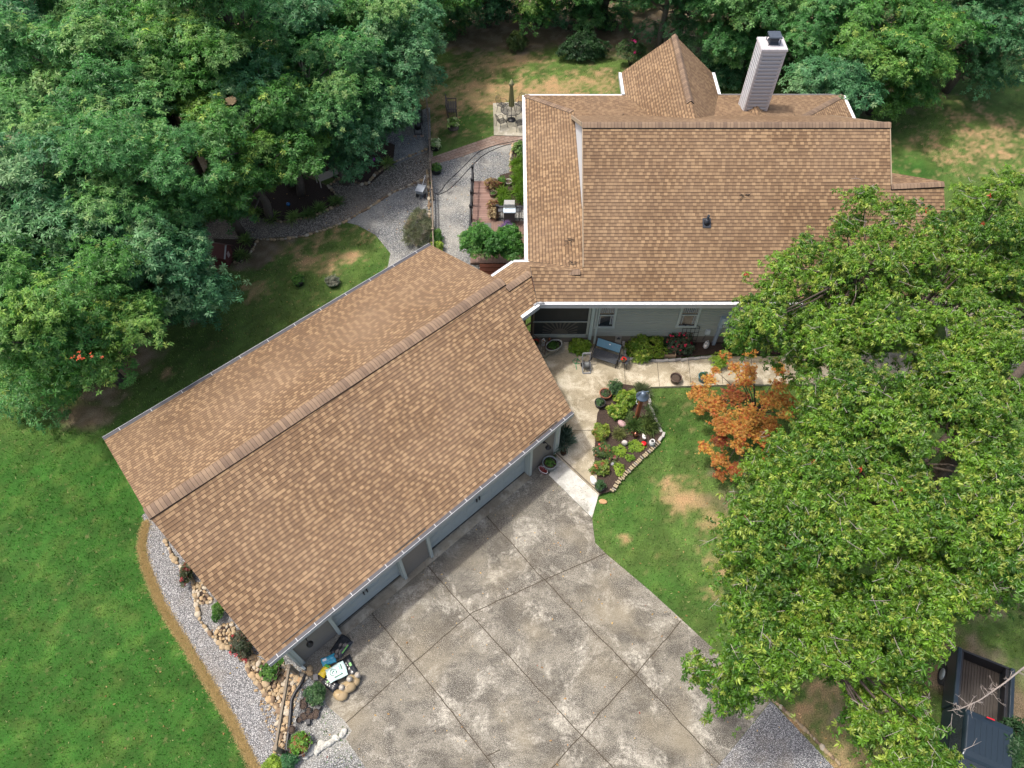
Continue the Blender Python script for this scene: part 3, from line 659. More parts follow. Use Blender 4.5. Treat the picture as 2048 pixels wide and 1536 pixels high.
sp = MB(); p = HF.px(1075, 606); sp.tube([Vector((p.x, yE - .07, ZE)), Vector((p.x + .12, yE - .09, ZE + .05)), Vector((p.x + .28, yE - .08, ZE + .0))], .05, 8); sp.tube([Vector((p.x, yE - .07, ZE)), Vector((p.x - .14, yE - .2, ZE + .02))], .05, 8); sp.build('gutter_elbow', M['grey'], house)
# walls
YW = 20.1; XB = U(1176, 690, .1).x
hw = MB(); laps(hw, (XB, YW), (17.9, YW), .65, ZE + .3, .125, .042, 0, .6)
laps(hw, (17.9, YW), (17.9, 23), .65, 3.6, .115, .014); hw.add([(17.9, YW, 3.6), (17.9, 23, 3.6), (17.9, 23, 5.5)], [(0, 1, 2)]); laps(hw, (xr - .5, 26.2), (xr - .5, yb - .5), .5, ZE, .115, .014)
laps(hw, (xr - .5, yb - .5), (xl + .5, yb - .5), .5, ZE, .115, .014); laps(hw, (xl + .5, yb - .5), (xl + .5, 21.6), .5, ZE, .115, .014)
laps(hw, (sx0 + .4, yb), (sx0 + .4, sy - .3), .5, ZE, .115, .014)
laps(hw, (sx1 - .4, sy - .3), (sx1 - .4, yb), .5, ZE, .115, .014); laps(hw, (sx1 - .4, sy - .3), (sx0 + .4, sy - .3), .5, ZE, .115, .014)
hw.add([(sx0 + .4, sy - .3, ZE), (sx1 - .4, sy - .3, ZE), (scx, sy - .3, zs - .15)], [(0, 1, 2)])
hw.build('wall', M['siding'], house)
pgp = simple('pale_grey_panel', (.62, .65, .68), .6, var=.05)
for x_ in (XW, X2 - .35):   # upper gable walls, pale
    uw = MB()
    uw.add([(x_, yE + .6, HF.z(0, yE + .6) - TH), (x_, RY, RZ - TH), (x_, yu + .2, HBU.z(0, yu + .2) - TH), (x_, yu + .2, 3.6), (x_, yE + .6, 3.6)], [(0, 1, 2, 3, 4)])
    uw.build('gable_wall', pgp, house)
rkm = simple('rake_board_paint', (.33, .26, .18), .8)
for x_, y_ in ((X1, j1.y + .2), (X2, wR1.y + .1)):
    rk = MB()
    rk.bar((x_, y_, HF.z(0, y_) - .075), (x_, RY, RZ - .07), .03, .17); rk.bar((x_, RY, RZ - .07), (x_, yu, HBU.z(0, yu) - .07), .03, .17); rk.build('rake_board', rkm, house)
MB().box(((XB + 17.9) / 2, YW + .07, .33), (17.9 - XB, .12, .66)).build('foundation', M['foundation'], house)
# corner trim and downspout beside the porch
ct = MB(); ct.box((XB + .04, YW - .02, 2.1), (.14, .1, 3.4)); ct.box((XB + .28, YW - .05, 1.95), (.09, .08, 3.7)); ct.build('corner_trim', simple('pale_sage_trim', (.42, .5, .46), .6, var=.05), house)
# screened porch
PX0 = U(1064, 690, .1).x
pm = MB(); pm.box(((PX0 + XB) / 2, YW + .02, .62), (XB - PX0, .1, .16)); pm.box((XB - .1, YW + .02, 2.2), (.1, .1, 3.2)); pm.box(((PX0 + XB) / 2, YW + .0, 1.62), (XB - PX0, .05, .04)); pm.build('porch_frame', simple('porch_frame_paint', (.36, .38, .32), .7), house)
pf = MB(); pf.box(((PX0 + XB) / 2, YW + .06, .3), (XB - PX0, .08, .55)); pf.build('foundation', M['foundation'], house)
def screen_mat():
    t = NT('black_insect_screen'); t.set(color=t.mix(t.noise(t.obj(), 3), (.012, .014, .014), (.035, .04, .04)), rough=.6); return t.m
M['screen'] = screen_mat()
ps = MB(); ps.box(((PX0 + XB) / 2, YW + .05, 2.2), (XB - PX0 - .1, .02, 3.1)); ps.build('insect_screen', M['screen'], house)
sb = MB(); cx = (PX0 + XB) / 2 - .05
for k in range(13):
    a = rad(8 + k * 13.6); c_, s_ = math.cos(a), math.sin(a); r1 = .42; r2 = min(.78 / max(abs(c_), 1e-3), .84 / max(s_, 1e-3), 1.15); w1, w2 = .022, .05
    P = [(cx + c_ * r - s_ * w * sg, YW + .028, .72 + s_ * r + c_ * w * sg) for r, w, sg in ((r1, w1, -1), (r2, w2, -1), (r2, w2, 1), (r1, w1, 1))]
    sb.add(P, [(0, 1, 2, 3)])
arc = [(cx + .4 * math.cos(rad(a)), YW + .03, .72 + .4 * math.sin(rad(a))) for a in range(0, 181, 15)]
sb.add(arc, [tuple(range(len(arc)))]); sb.build('sunburst_grille', simple('bronze_grille', (.10, .09, .075), .6), house)
# porch side with wooden posts towards the garage
pw = MB(); q0 = Vector((PX0, YW, 0)); pdir = -gd
for t_ in (0.0, .55, 1.1): p = q0 - gd * t_; pw.box((p.x, p.y + .05, 2.0), (.12, .12, 3.4), math.atan2(gd.y, gd.x))
pw.bar(q0 + Vector((0, .05, 1.6)), q0 - gd * 1.6 + Vector((0, .05, 1.6)), .05, .05); pw.build('porch_post', simple('brown_porch_post', (.12, .085, .055), .8), house)
# windows
def window(xa, xb, z0, z1):
    wf = MB(); x = (xa + xb) / 2; w = xb - xa; h = z1 - z0
    for sx in (-1, 1): wf.box((x + sx * w / 2, YW - .05, (z0 + z1) / 2), (.10, .08, h + .1))
    wf.box((x, YW - .055, z0), (w + .14, .10, .10)); wf.box((x, YW - .05, z1), (w + .1, .08, .1)); wf.box((x, YW - .05, z0 + h * .5), (w, .06, .06))
    o = wf.build('window', simple('window_frame_paint', (.4, .45, .42), .5, var=.04), house)
    MB().box((x, YW - .05, (z0 + z1) / 2), (w, .012, h)).build('pane', M['glass'], o)
    cm = MB()
    for k in range(9):
        cm.box((xa + .08 + k * (w - .16) / 8, YW - .058, z1 - .35), (.05, .004, .62)); 
    for k in (0, 1, 7, 8): cm.box((xa + .08 + k * (w - .16) / 8, YW - .058, z0 + h * .3), (.05, .004, .6))
    cm.build('curtain', simple('lace_curtain', (.3, .32, .32), .9), o)
wx = lambda px: U(px, 655, 1.3).x
window(wx(1190), wx(1226), 1.33, 2.95); window(wx(1353), wx(1389), 1.38, 2.95)
window(9.6, 10.9, 1.3, 2.95); window(12.5, 13.8, 1.3, 2.95)
# plumbing vent
vp = HF.px(1413, 446); vm = MB(); vm.box((vp.x, vp.y - .02, vp.z + .02), (.34, .4, .03), rx=math.atan(SH)); vm.lathe([(.15, -.05), (.12, .12), (.085, .2), (.06, .22)], 14, vp); vm.lathe([(.055, .0), (.055, .42), (.04, .42), (.04, .3), (0, .3)], 14, vp)
vm.build('vent_pipe', simple('black_rubber_boot', (.02, .025, .035), .5), roofh)
# chimney
def chimney():
    x0, x1, y0, y1, zt = 11.67, 12.72, 31.5, 32.42, 7.45; z0 = 3.9
    cm = MB()
    laps(cm, (x0, y0), (x1, y0), z0, zt, .19, .075, 0, .5); laps(cm, (x1, y0), (x1, y1), z0, zt, .19, .075, 0, .5); laps(cm, (x1, y1), (x0, y1), z0, zt, .19, .075, 0, .5); laps(cm, (x0, y1), (x0, y0), z0, zt, .19, .075, 0, .5)
    ch = cm.build('chimney', M['chimsiding'], roofh)
    tm = MB()
    for x_ in (x0, x1):
        for y_ in (y0, y1): tm.box((x_ + (.0), y_, (z0 + zt) / 2), (.13, .13, zt - z0))
    tm.box(((x0 + x1) / 2, (y0 + y1) / 2, zt + .03), (x1 - x0 + .12, y1 - y0 + .12, .16)); tm.build('corner_board', simple('chimney_trim', (.5, .49, .5), .6, var=.05), ch)
    lid = MB(); lid.box(((x0 + x1) / 2, (y0 + y1) / 2, zt + .16), (x1 - x0 + .2, y1 - y0 + .2, .09), taper=.97); lid.build('chase_cover', simple('chase_cover_metal', (.46, .44, .45), .6, var=.08), ch)
    cc = MB(); x, y, z = (x0 + x1) / 2 + .02, (y0 + y1) / 2 + .05, zt + .2
    cc.box((x, y, z + .06), (.46, .46, .12), taper=.85); cc.box((x, y, z + .17), (.36, .36, .14)); 
    for a in (-1, 1):
        for b in (-1, 1): cc.bar((x + a * .26, y + b * .26, z), (x + a * .24, y + b * .24, z + .34), .03, .03)
    cc.box((x, y, z + .26), (.4, .4, .1)); cc.build('chimney_cap', simple('blue_black_metal', (.035, .045, .065), .4, .5), ch)
    MB().box((x, y, z + .38), (.6, .6, .05), taper=.94).build('cap_lid', simple('slate_metal_lid', (.07, .085, .11), .5, .3, var=.5, scale=5), ch)
    ck = MB(); xm = (x0 + x1) / 2; zb = HB.z(0, y0); zb2 = HB.z(0, y0 - .55)
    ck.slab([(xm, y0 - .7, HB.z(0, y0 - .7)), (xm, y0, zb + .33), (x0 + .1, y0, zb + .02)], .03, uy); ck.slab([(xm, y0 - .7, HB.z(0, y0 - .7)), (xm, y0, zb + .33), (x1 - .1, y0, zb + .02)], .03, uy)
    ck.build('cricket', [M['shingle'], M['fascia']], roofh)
chimney()
# porch step beside the screens
st = U(1126, 684, .35); s_b = U(1089, 713, .35)
stp = MB().prism([(st.x, st.y), (s_b.x, s_b.y), (s_b.x - 1.6, s_b.y - 1.3), (PX0 - 1.5, YW - .2), (PX0, YW - .02), (st.x - .05, YW - .02)], .1, .36); stp.build('porch_step', concrete_mat('porch_step_concrete', (.3, .27, .2), (.2, .18, .13), (.38, .35, .29), .2), house)
rl = MB(); h0 = Vector((s_b.x + .02, s_b.y + .1, 0)); h1 = h0 + Vector((-.95, .35, 0))
rl.tube([h0 + Vector((0, 0, .36)), h0 + Vector((0, 0, 1.25))], .02, 8); rl.tube([h0 + Vector((0, 0, 1.25)), h1 + Vector((0, 0, 1.75))], .02, 8); rl.tube([h0 + Vector((0, 0, .46)), h1 + Vector((0, 0, .75))], .012, 6)
for k in range(1, 9): p = h0.lerp(h1, k / 9); zt_ = 1.25 + .5 * k / 9; rl.tube([p + Vector((0, 0, .46 + .29 * k / 9)), p + Vector((0, 0, zt_))], .008, 5)
rl.build('handrail', simple('rusty_brown_iron', (.09, .05, .04), .7, var=.4), house)
# electric service
def wy(px, py, z): return U(px, py, z)
ex = U(1447, 650, 1.6).x
mb_ = MB(); mb_.box((ex, YW - .11, 1.75), (.36, .2, .62)); mo = mb_.build('meter_box', simple('meter_grey_paint', (.34, .42, .47), .5), house)
gm = MB(); gm.blob((ex + .02, YW - .25, 1.62), (.1, .09, .1), 0.0, 1, seg=14, rings=10); gm.build('glass_meter', simple('meter_glass', (.3, .33, .25), .15), mo)
MB().box((ex - .1, YW - .1, .75), (.13, .13, 1.35)).build('conduit', simple('grey_conduit', (.26, .31, .36), .5), mo)
MB().box((ex + .75, YW - .1, 1.7), (.5, .18, .85)).build('panel_box', simple('grey_panel_paint', (.28, .33, .32), .5), house)
lb = MB(); lb.box((ex + .85, YW - .197, 1.98), (.28, .008, .1)); lb.build('warning_label', simple('faded_red_label', (.35, .12, .12), .6), house)
MB().box((ex - .55, YW - .08, 1.0), (.2, .12, .24)).build('phone_box', simple('pale_phone_box', (.5, .54, .54), .5), house)
MB().tube([(ex + .25, YW - .03, 3.5), (ex + .2, YW - .03, 2.1)], .012, 6).build('cable', M['black'], house); cbm = MB(); cbm.tube([(ex - .55, YW - .05, .9), (ex - .65, YW - .06, .4)], .01, 6); cbm.build('cable', M['black'], house)
# ================================================================== FOLIAGE
def leaf_mat(name, rough=.5, transl=.42, spec=.4, var=.3):
    t = NT(name); c = t.attr('Col'); tb = t.n('ShaderNodeBsdfTranslucent'); mx = t.n('ShaderNodeMixShader'); mx.inputs[0].default_value = transl
    hs = t.n('ShaderNodeHueSaturation'); hs.inputs['Saturation'].default_value = 1.05; hs.inputs['Value'].default_value = 1.35; t.l(c, hs.inputs['Color']); t.l(hs.outputs[0], tb.inputs[0])
    t.set(color=c, rough=rough, spec=spec); t.l(t.b.outputs[0], mx.inputs[1]); t.l(tb.outputs[0], mx.inputs[2]); t.l(mx.outputs[0], t.out.inputs[0]); return t.m
M['leaf'] = leaf_mat('leaves'); M['leaf_gloss'] = leaf_mat('glossy_leaves', .42, .38, .5)
M['blade'] = leaf_mat('grass_blades', .7, .3, .2)
def bark_mat(name, a, b):
    t = NT(name); p = t.obj(); f = t.noise(p, 9, 5, .7, 1); t.set(color=t.mix(f, a, b), rough=.95, spec=.1); t.bump(f, 1, .04); return t.m
M['bark'] = bark_mat('grey_bark', (.05, .042, .035), (.2, .175, .15)); M['bark_dark'] = bark_mat('dark_bark', (.035, .028, .024), (.13, .105, .085)); M['twig'] = bark_mat('pale_bare_twigs', (.2, .17, .15), (.45, .4, .37))

def leaf_shape(L, w, bend=.15, fold=.12, kind='pointed'):
    """one leaf along +x as a folded strip: verts and quads"""
    if kind == 'diamond':
        v = [(0, 0, 0), (L * .5, -w / 2, fold * w), (L, 0, -bend * L), (L * .5, w / 2, fold * w)]; f = [(0, 1, 2, 3)]
    else:
        v = [(0, 0, 0), (L * .42, -w / 2, fold * w), (L * .42, 0, -bend * L * .2), (L * .42, w / 2, fold * w), (L * .78, -w * .36, -bend * L * .5), (L * .78, 0, -bend * L * .62), (L * .78, w * .36, -bend * L * .5), (L, 0, -bend * L)]
        f = [(0, 1, 2, 0), (0, 2, 3, 0), (1, 4, 5, 2), (2, 5, 6, 3), (4, 7, 5, 4), (5, 7, 6, 5)]
        v2 = v; f = [(0, 1, 4, 2), (0, 2, 6, 3), (2, 4, 7, 5), (2, 5, 7, 6)]
        return np.array(v2, float), np.array(f)
    return np.array(v, float), np.array(f)
def sprig(rng, n, L, w, droop=(-.5, .5), bend=.15, kind='diamond', spread=1.0, stem=0.0, lobes=1):
    """a cluster of n leaves round a twig tip: verts, quads, per-vertex shade"""
    V = []; Fc = []; S = []; b = 0
    lv, lf = leaf_shape(L, w, bend, .15, kind)
    for k in range(n):
        a = 2 * math.pi * (k + rng.uniform(-.25, .25)) / n; e = rng.uniform(*droop); sc = rng.uniform(.7, 1.1)
        ro = rng.uniform(-.5, .5); q = lv * sc
        y, z = q[:, 1] * math.cos(ro) - q[:, 2] * math.sin(ro), q[:, 1] * math.sin(ro) + q[:, 2] * math.cos(ro); x = q[:, 0] + L * .06
        x2, z2 = x * math.cos(e) - z * math.sin(e), x * math.sin(e) + z * math.cos(e)
        P = np.stack([x2 * math.cos(a) - y * math.sin(a), x2 * math.sin(a) + y * math.cos(a), z2 + rng.uniform(-.25, .25) * stem], -1)
        V.append(P); Fc.append(lf + b); S.append(np.full(len(P), rng.uniform(.7, 1.25))); b += len(P)
    return np.concatenate(V), np.concatenate(Fc), np.concatenate(S)
def scatter(name, pts, nrm, sprigs, cols, mat, parent=None, size=(.75, 1.25), rng=None, jit=.18, tip=None, tiltamt=.55, loc=None):
    """pts (N,3), nrm (N,3) preferred up; sprigs: list of templates; cols (N,3)"""
    N = len(pts); which = rng.integers(0, len(sprigs), N); VS, FS, CS = [], [], []; base = 0
    for k, (sv, sf, ss) in enumerate(sprigs):
        idx = np.where(which == k)[0]; n = len(idx)
        if n == 0: continue
        u = nrm[idx] * tiltamt + rng.normal(0, .28, (n, 3)); u[:, 2] += 1 - tiltamt * .5; u /= np.linalg.norm(u, axis=1, keepdims=True)
        a = rng.uniform(0, 2 * np.pi, n); r = np.stack([np.cos(a), np.sin(a), np.zeros(n)], -1); r -= u * (r * u).sum(1, keepdims=True); r /= np.linalg.norm(r, axis=1, keepdims=True)
        q = np.cross(u, r); sc = rng.uniform(size[0], size[1], n)[:, None, None]
        P = (sv[None, :, 0:1] * r[:, None] + sv[None, :, 1:2] * q[:, None] + sv[None, :, 2:3] * u[:, None]) * sc + pts[idx][:, None]
        C = cols[idx][:, None] * ss[None, :, None] * rng.uniform(1 - jit, 1 + jit, (n, 1, 1))
        F_ = sf[None] + (np.arange(n) * len(sv))[:, None, None] + base
        VS.append(P.reshape(-1, 3)); CS.append(C.reshape(-1, 3)); FS.append(F_.reshape(-1, 4)); base += n * len(sv)
    off = Vector((0, 0, 0)); q_ = parent
    while q_ is not None: off = off + Vector(q_.location); q_ = q_.parent
    if loc is not None: off = Vector(loc)
    co = np.concatenate(VS) - np.array(off); me = mesh_np(name, co, np.concatenate(FS), col=np.clip(np.concatenate(CS), 0, 1)); me.materials.append(mat)
    o = bpy.data.objects.new(name, me); COL.objects.link(o)
    if parent is not None: o.parent = parent
    elif loc is not None: o.location = loc
    return o
def mixcol(a, b, f): a = np.array(a, float); b = np.array(b, float); return a + (b - a) * f[:, None]
_r = np.random.default_rng(1)
SPR = {
 'oak': [sprig(_r, 9, .18, .052, (-.45, .55), .18, 'diamond', stem=.1) for _ in range(6)],
 'oak2': [sprig(_r, 9, .21, .062, (-.5, .5), .2, 'diamond', stem=.12) for _ in range(6)],
 'gum': [sprig(_r, 8, .125, .046, (-.9, .2), .42, 'leaf', stem=.06) for _ in range(8)],
 'maple': [sprig(_r, 9, .055, .022, (-.3, .3), .1, 'diamond', stem=.03) for _ in range(5)],
 'small': [sprig(_r, 7, .085, .038, (-.2, .7), .15, 'diamond', stem=.04) for _ in range(5)],
 'tiny': [sprig(_r, 6, .05, .026, (-.2, .8), .1, 'diamond', stem=.03) for _ in range(5)],
 'big': [sprig(_r, 6, .17, .095, (0, .8), .25, 'leaf', stem=.04) for _ in range(5)],
 'reed': [sprig(_r, 14, .42, .022, (.5, 1.3), .35, 'leaf', stem=.02) for _ in range(4)],
 'reed_s': [sprig(_r, 12, .24, .018, (.4, 1.3), .3, 'leaf', stem=.02) for _ in range(4)],
 'snake': [sprig(_r, 10, .55, .05, (.9, 1.45), .1, 'leaf', stem=.02) for _ in range(3)],
}
def crown_points(rng, c, R, clumps, per, clump_r=(.7, 1.25), low=-.35, flat=.75, fill=.15, rough=.22):
    """leaf places on bough shells spread over an uneven crown; also returns bough centres"""
    c = np.array(c, float); R = np.array(R, float); bc = []
    for k in range(clumps):
        z = rng.uniform(low, 1.0); a = rng.uniform(0, 2 * np.pi); s = math.sqrt(max(0, 1 - z * z)); d = np.array([s * math.cos(a), s * math.sin(a), z])
        lump = 1 + rough * (math.sin(a * 3 + c[0]) * .6 + math.sin(a * 5 + c[1]) * .4) * s
        rr = rng.uniform(.62, .97) if k % 4 else rng.uniform(.2, .6)
        bc.append(c + d * R * rr * lump)
    bc = np.array(bc); cr = rng.uniform(clump_r[0], clump_r[1], clumps)
    P, N, B = [], [], []
    for k in range(clumps):
        n = int(per * (cr[k] / clump_r[1]) ** 2); v = rng.normal(0, 1, (n, 3)); v /= np.linalg.norm(v, axis=1, keepdims=True); v[:, 2] = np.where(v[:, 2] < -.25, -v[:, 2] * .6, v[:, 2])
        # each bough is a ragged fan: radius varies with direction
        ph = rng.uniform(0, 6.28, 3); aa = np.arctan2(v[:, 1], v[:, 0]); rr = 1 + .22 * np.sin(aa * 3 + ph[0]) + .16 * np.sin(aa * 7 + ph[1]) + .12 * np.sin(v[:, 2] * 6 + ph[2])
        rr *= rng.uniform(.7, 1.06, n); p = bc[k] + v * (cr[k] * rr)[:, None] * np.array([1, 1, flat])
        P.append(p); N.append(v); B.append(np.full(n, k))
    return np.concatenate(P), np.concatenate(N), np.concatenate(B), bc, cr
def limbs(mb, base, top, bc, rng, r0=.3, rb=.06, frac=1.0, sag=.3):
    base = Vector(base); top = Vector(top); pts = [base.lerp(top, t) + Vector((rng.normal(0, .1), rng.normal(0, .1), 0)) * (1 if 0 < t < 1 else 0) for t in (0, .2, .4, .6, .8, 1)]
    mb.tube(pts, [r0 * 1.25, r0, r0 * .85, r0 * .65, r0 * .42, r0 * .15], 10)
    for k in range(len(bc)):
        if rng.random() > frac: continue
        q = Vector(bc[k]); t = max(.25, min(.95, (q.z - base.z) / max(.1, top.z - base.z) * .8 - .05)); s = base.lerp(top, t); m = s.lerp(q, .5) + Vector((rng.normal(0, .25), rng.normal(0, .25), -sag + rng.normal(0, .15)))
        mb.tube([s, s.lerp(m, .5) + Vector((0, 0, -.05)), m, m.lerp(q, .5) + Vector((0, 0, .08)), q], [rb * 1.4, rb * 1.15, rb * .8, rb * .5, rb * .15], 6)
    return mb
def tree(name, label, c, R, base_xy, spr, clumps, per, pal, seed, group=None, mat='leaf', bark='bark', r0=.28, clump_r=(.7, 1.25), low=-.35, flat=.75, cat='tree', tipc=None, rough=.22, size=(.75, 1.25), base_z=0.0, frac=.8, holes=None):
    rng = np.random.default_rng(seed); P, N, B, bc, cr = crown_points(rng, c, R, clumps, per, clump_r, low, flat, rough=rough)
    keep = P[:, 2] > .6
    if holes:
        for hx, hy, hz, hr in holes:
            hc = np.array(U(hx, hy, hz)); o = np.array(CO); d = hc - o; d /= np.linalg.norm(d)
            keep &= np.linalg.norm(np.cross(P - hc, d), axis=1) > hr * rng.uniform(.75, 1.15, len(P))
    P, N, B = P[keep], N[keep], B[keep]
    t = thing(name, label, cat, (base_xy[0], base_xy[1], base_z), 0, group)
    tone = rng.uniform(0, 1, clumps)[B]; f = np.clip(tone * .7 + rng.uniform(0, .45, len(P)), 0, 1); cols = mixcol(pal[0], pal[1], f)
    if len(pal) > 2:
        g = np.clip((tone - .7) * 3, 0, 1) * rng.uniform(.2, 1, len(P)) + (rng.random(len(P)) < .04); g = np.clip(g, 0, 1); cols = cols + (np.array(pal[2]) - cols) * g[:, None]
    scatter('crown', P, N, SPR[spr], cols, M[mat], t, size, rng)
    mb = limbs(MB(), (base_xy[0], base_xy[1], base_z), (c[0], c[1], c[2] + R[2] * .55), bc, rng, r0, r0 * .22, frac); mb.build('trunk', M[bark], t)
    return t, bc
OAK = ((.048, .175, .048), (.125, .315, .09), (.27, .41, .13)); OAKB = ((.048, .17, .066), (.13, .31, .13), (.27, .42, .19)); OAKG = ((.05, .18, .038), (.14, .32, .068), (.32, .44, .09))
def at_px(x, y, z): p = U(x, y, z); return (p.x, p.y, z)
# the wood along the left and the far side: photo point of each crown's middle, its height, radii
WOOD = [ # px, py, z, rx, ry, rz, palette, label, clumps
 (280, 540, 4.0, 3.1, 3.0, 3.0, OAKB, 'blue-green oak hanging over the lawn left of the small maroon shed', 46),
 (120, 640, 5.0, 3.3, 2.8, 2.8, OAKG, 'green oak at the left edge, nearest the deep green lawn, beside the garage corner', 46),
 (70, 420, 6.5, 3.6, 3.4, 3.2, OAKB, 'tall blue-green oak crown touching the left edge halfway up the wood', 46),
 (280, 360, 6.5, 3.8, 3.4, 3.2, OAK, 'broad mid-green oak in the middle of the left wood', 52),
 (480, 300, 4.8, 2.8, 2.9, 2.8, OAKG, 'yellow-green oak leaning over the dark mulch bed with the blue ball', 38),
 (620, 190, 4.8, 3.2, 3.2, 3.2, OAK, 'full oak behind the mulch beds, left of the black smoker', 46),
 (765, 130, 4.2, 3.2, 4.0, 3.2, OAKB, 'blue-green oak overhanging the gravel and smoker beside the rail fence', 46),
 (665, 275, 3.3, 1.9, 1.6, 2.2, OAKB, 'low oak above the weathered garden bench and mulch beds', 22),
 (150, 190, 7.5, 3.8, 3.8, 3.2, OAK, 'high oak crown in the upper left of the wood', 50),
 (400, 120, 7.0, 3.8, 3.8, 3.2, OAKG, 'bright green oak in the top left row, above the gap in the trees', 50),
 (10, 60, 8.0, 3.8, 4.2, 3.0, OAKB, 'oak in the far upper left corner', 46),
 (230, 20, 7.5, 3.6, 4.2, 3.0, OAK, 'dark oak at the top edge of the left wood', 44),
 (590, 20, 6.5, 3.6, 4.2, 3.0, OAKB, 'oak at the top edge above the left wood, right of the bright green crown', 44),
 (760, 10, 6.0, 3.2, 3.8, 3.0, OAK, 'oak at the top edge behind the one over the smoker', 40),
 (960, -70, 4.2, 3.6, 3.0, 3.8, OAKB, 'small dark oak at the top edge above the dry back lawn', 36),
 (1095, -72, 4.2, 3.6, 3.0, 3.8, OAKG, 'yellow-tipped oak at the top edge between the dry lawn and sunroom gable', 36),
 (1225, -66, 4.2, 3.6, 3.0, 3.8, OAK, 'green oak at the top edge left of the pointed sunroom roof', 36),
 (1370, -30, 4.2, 3.4, 3.0, 3.6, OAKB, 'oak right behind the peak of the sunroom roof', 36),
 (1490, 30, 4.0, 3.2, 2.4, 2.8, OAK, 'oak directly behind the tall grey chimney', 42),
 (1640, 50, 4.4, 3.0, 2.6, 2.8, OAK, 'oak behind the right end of the back roof, right of the chimney', 42),
 (1790, 110, 4.0, 3.5, 3.0, 3.2, OAKG, 'full bright oak right of the chimney at the edge of the side lawn', 56),
 (1985, 60, 4.2, 3.8, 3.2, 3.4, OAKB, 'dark blue-green oak in the upper right corner', 46),
 (1660, 185, 3.0, 1.7, 1.3, 1.8, OAKB, 'low bushy oak growing beside the right corner of the back roof', 20),
 (1340, -75, 6.0, 3.4, 3.4, 2.8, OAK, 'far oak at the top edge above the sunroom peak', 34), (1560, -75, 6.0, 3.6, 3.4, 2.8, OAKG, 'far oak at the top edge above the chimney', 34),
 (1760, -75, 6.0, 3.6, 3.4, 2.8, OAKB, 'far oak at the top edge above the full bright oak', 34), (1950, -75, 6.0, 3.6, 3.4, 2.8, OAK, 'far oak at the top edge near the upper right corner', 34),
 (200, 280, 6.0, 3.0, 2.6, 2.6, OAKB, 'oak filling the wood between the high and middle crowns on the left', 34), (330, 220, 5.0, 2.6, 2.4, 2.4, OAK, 'oak left of the dark gap in the upper wood', 28), (510, 220, 5.0, 2.6, 2.4, 2.6, OAKB, 'oak right of the dark gap in the upper wood', 28), (690, 60, 5.0, 3, 3, 2.8, OAKG, 'yellow-green oak between the top edge and the crown above the smoker', 34), (200, 480, 5.0, 3.0, 2.6, 2.6, OAK, 'mid-green oak between the left edge crown and the lawn', 32), (30, 560, 5, 2.6, 2.6, 2.6, OAKB, 'oak at the left edge above the nearest green oak', 28),
 (450, 375, 3.4, 1.7, 1.5, 2.2, OAK, 'low round oak at the left end of the dark mulch bed', 20), (560, 275, 4.0, 2.0, 1.8, 2.4, OAKG, 'yellow-green oak with its tips over the upper side of the dark mulch bed', 24),
 (430, -20, 10, 3.0, 3.0, 2.6, OAK, 'far oak at the top edge behind the bright green crown', 26), (850, -45, 5.0, 3.4, 3.2, 3.4, OAKG, 'far oak at the top edge above the dry lawn corner', 26),
]
HOLES = [(350, 240, 3, .4), (400, 330, 3, .5), (460, 200, 4, .35), (35, 275, 4, .4)]
HOLES2 = [(585, 405, 0, 1.1), (530, 408, 0, .8), (640, 395, 0, .8), (450, 502, 1, .75), (435, 458, .5, .6), (485, 455, .5, .55)]
for i, (px, py, z, rx, ry, rz, pal, lab, n) in enumerate(WOOD):
    c = at_px(px, py, z)
    tr_ = tree('oak_tree', lab, c, (rx, ry, rz), (c[0] + (i % 3 - 1) * .4, c[1] + .5), 'oak' if i % 2 else 'oak2', int(n * 1.35), 185, pal, 100 + i, 'oaks of the surrounding wood', holes=(HOLES if py < 420 else []) + HOLES2 if px < 700 else None, low=-.92, r0=.2)
    if i == 1: OAK1 = tr_[0]
# undergrowth in front of the far wood
def shrub(name, label, px, py, z, R, n, spr, pal, seed, cat='shrub', group=None, flowers=None, mat='leaf', size=(.75, 1.25), gz=0.0, stemm=True, raw=None):
    rng = np.random.default_rng(seed); c = np.array(raw if raw is not None else at_px(px, py, z)); v = rng.normal(0, 1, (n, 3)); v /= np.linalg.norm(v, axis=1, keepdims=True); v[:, 2] = np.abs(v[:, 2])
    a = np.arctan2(v[:, 1], v[:, 0]); ph = rng.uniform(0, 6.28, 3); rr = (1 + .13 * np.sin(3 * a + ph[0]) + .1 * np.sin(5 * a + ph[1]) + .1 * np.sin(v[:, 2] * 8 + a * 2 + ph[2])) * rng.uniform(.55, 1.04, n) ** .6
    P = c + v * rr[:, None] * np.array(R) * np.array([1, 1, 1.0]); f = np.clip(.5 + .5 * np.sin(P[:, 0] * 4 + ph[0]) * np.sin(P[:, 1] * 5 + ph[1]) + rng.uniform(-.4, .4, n), 0, 1); cols = mixcol(pal[0], pal[1], f)
    if len(pal) > 2: g = (rng.random(n) < .14); cols[g] = np.array(pal[2])
    loc = (c[0], c[1], gz); t = thing(name, label, cat, loc, 0, group)
    scatter('foliage', P, v, SPR[spr], cols, M[mat], t, size, rng)
    if stemm:
        mb = MB()
        for k in range(5): q = P[rng.integers(0, n)]; mb.tube([(c[0], c[1], gz), ((c[0] + q[0]) / 2, (c[1] + q[1]) / 2, (gz + q[2]) / 2 + .05), tuple(q)], [.018, .012, .005], 5)
        mb.build('stem', M['bark_dark'], t)
    if flowers:
        fc, fn, fs = flowers; fm = MB(); idx = rng.integers(0, n, fn)
        for k in idx:
            if v[k][2] < .2: continue
            fm.blob(tuple(P[k] + v[k] * .03), (fs, fs, fs * .7), .25, int(k), seg=7, rings=4)
        if fm.v: fm.build('blossom', simple(name + '_blossom', fc, .6), t)
    return t
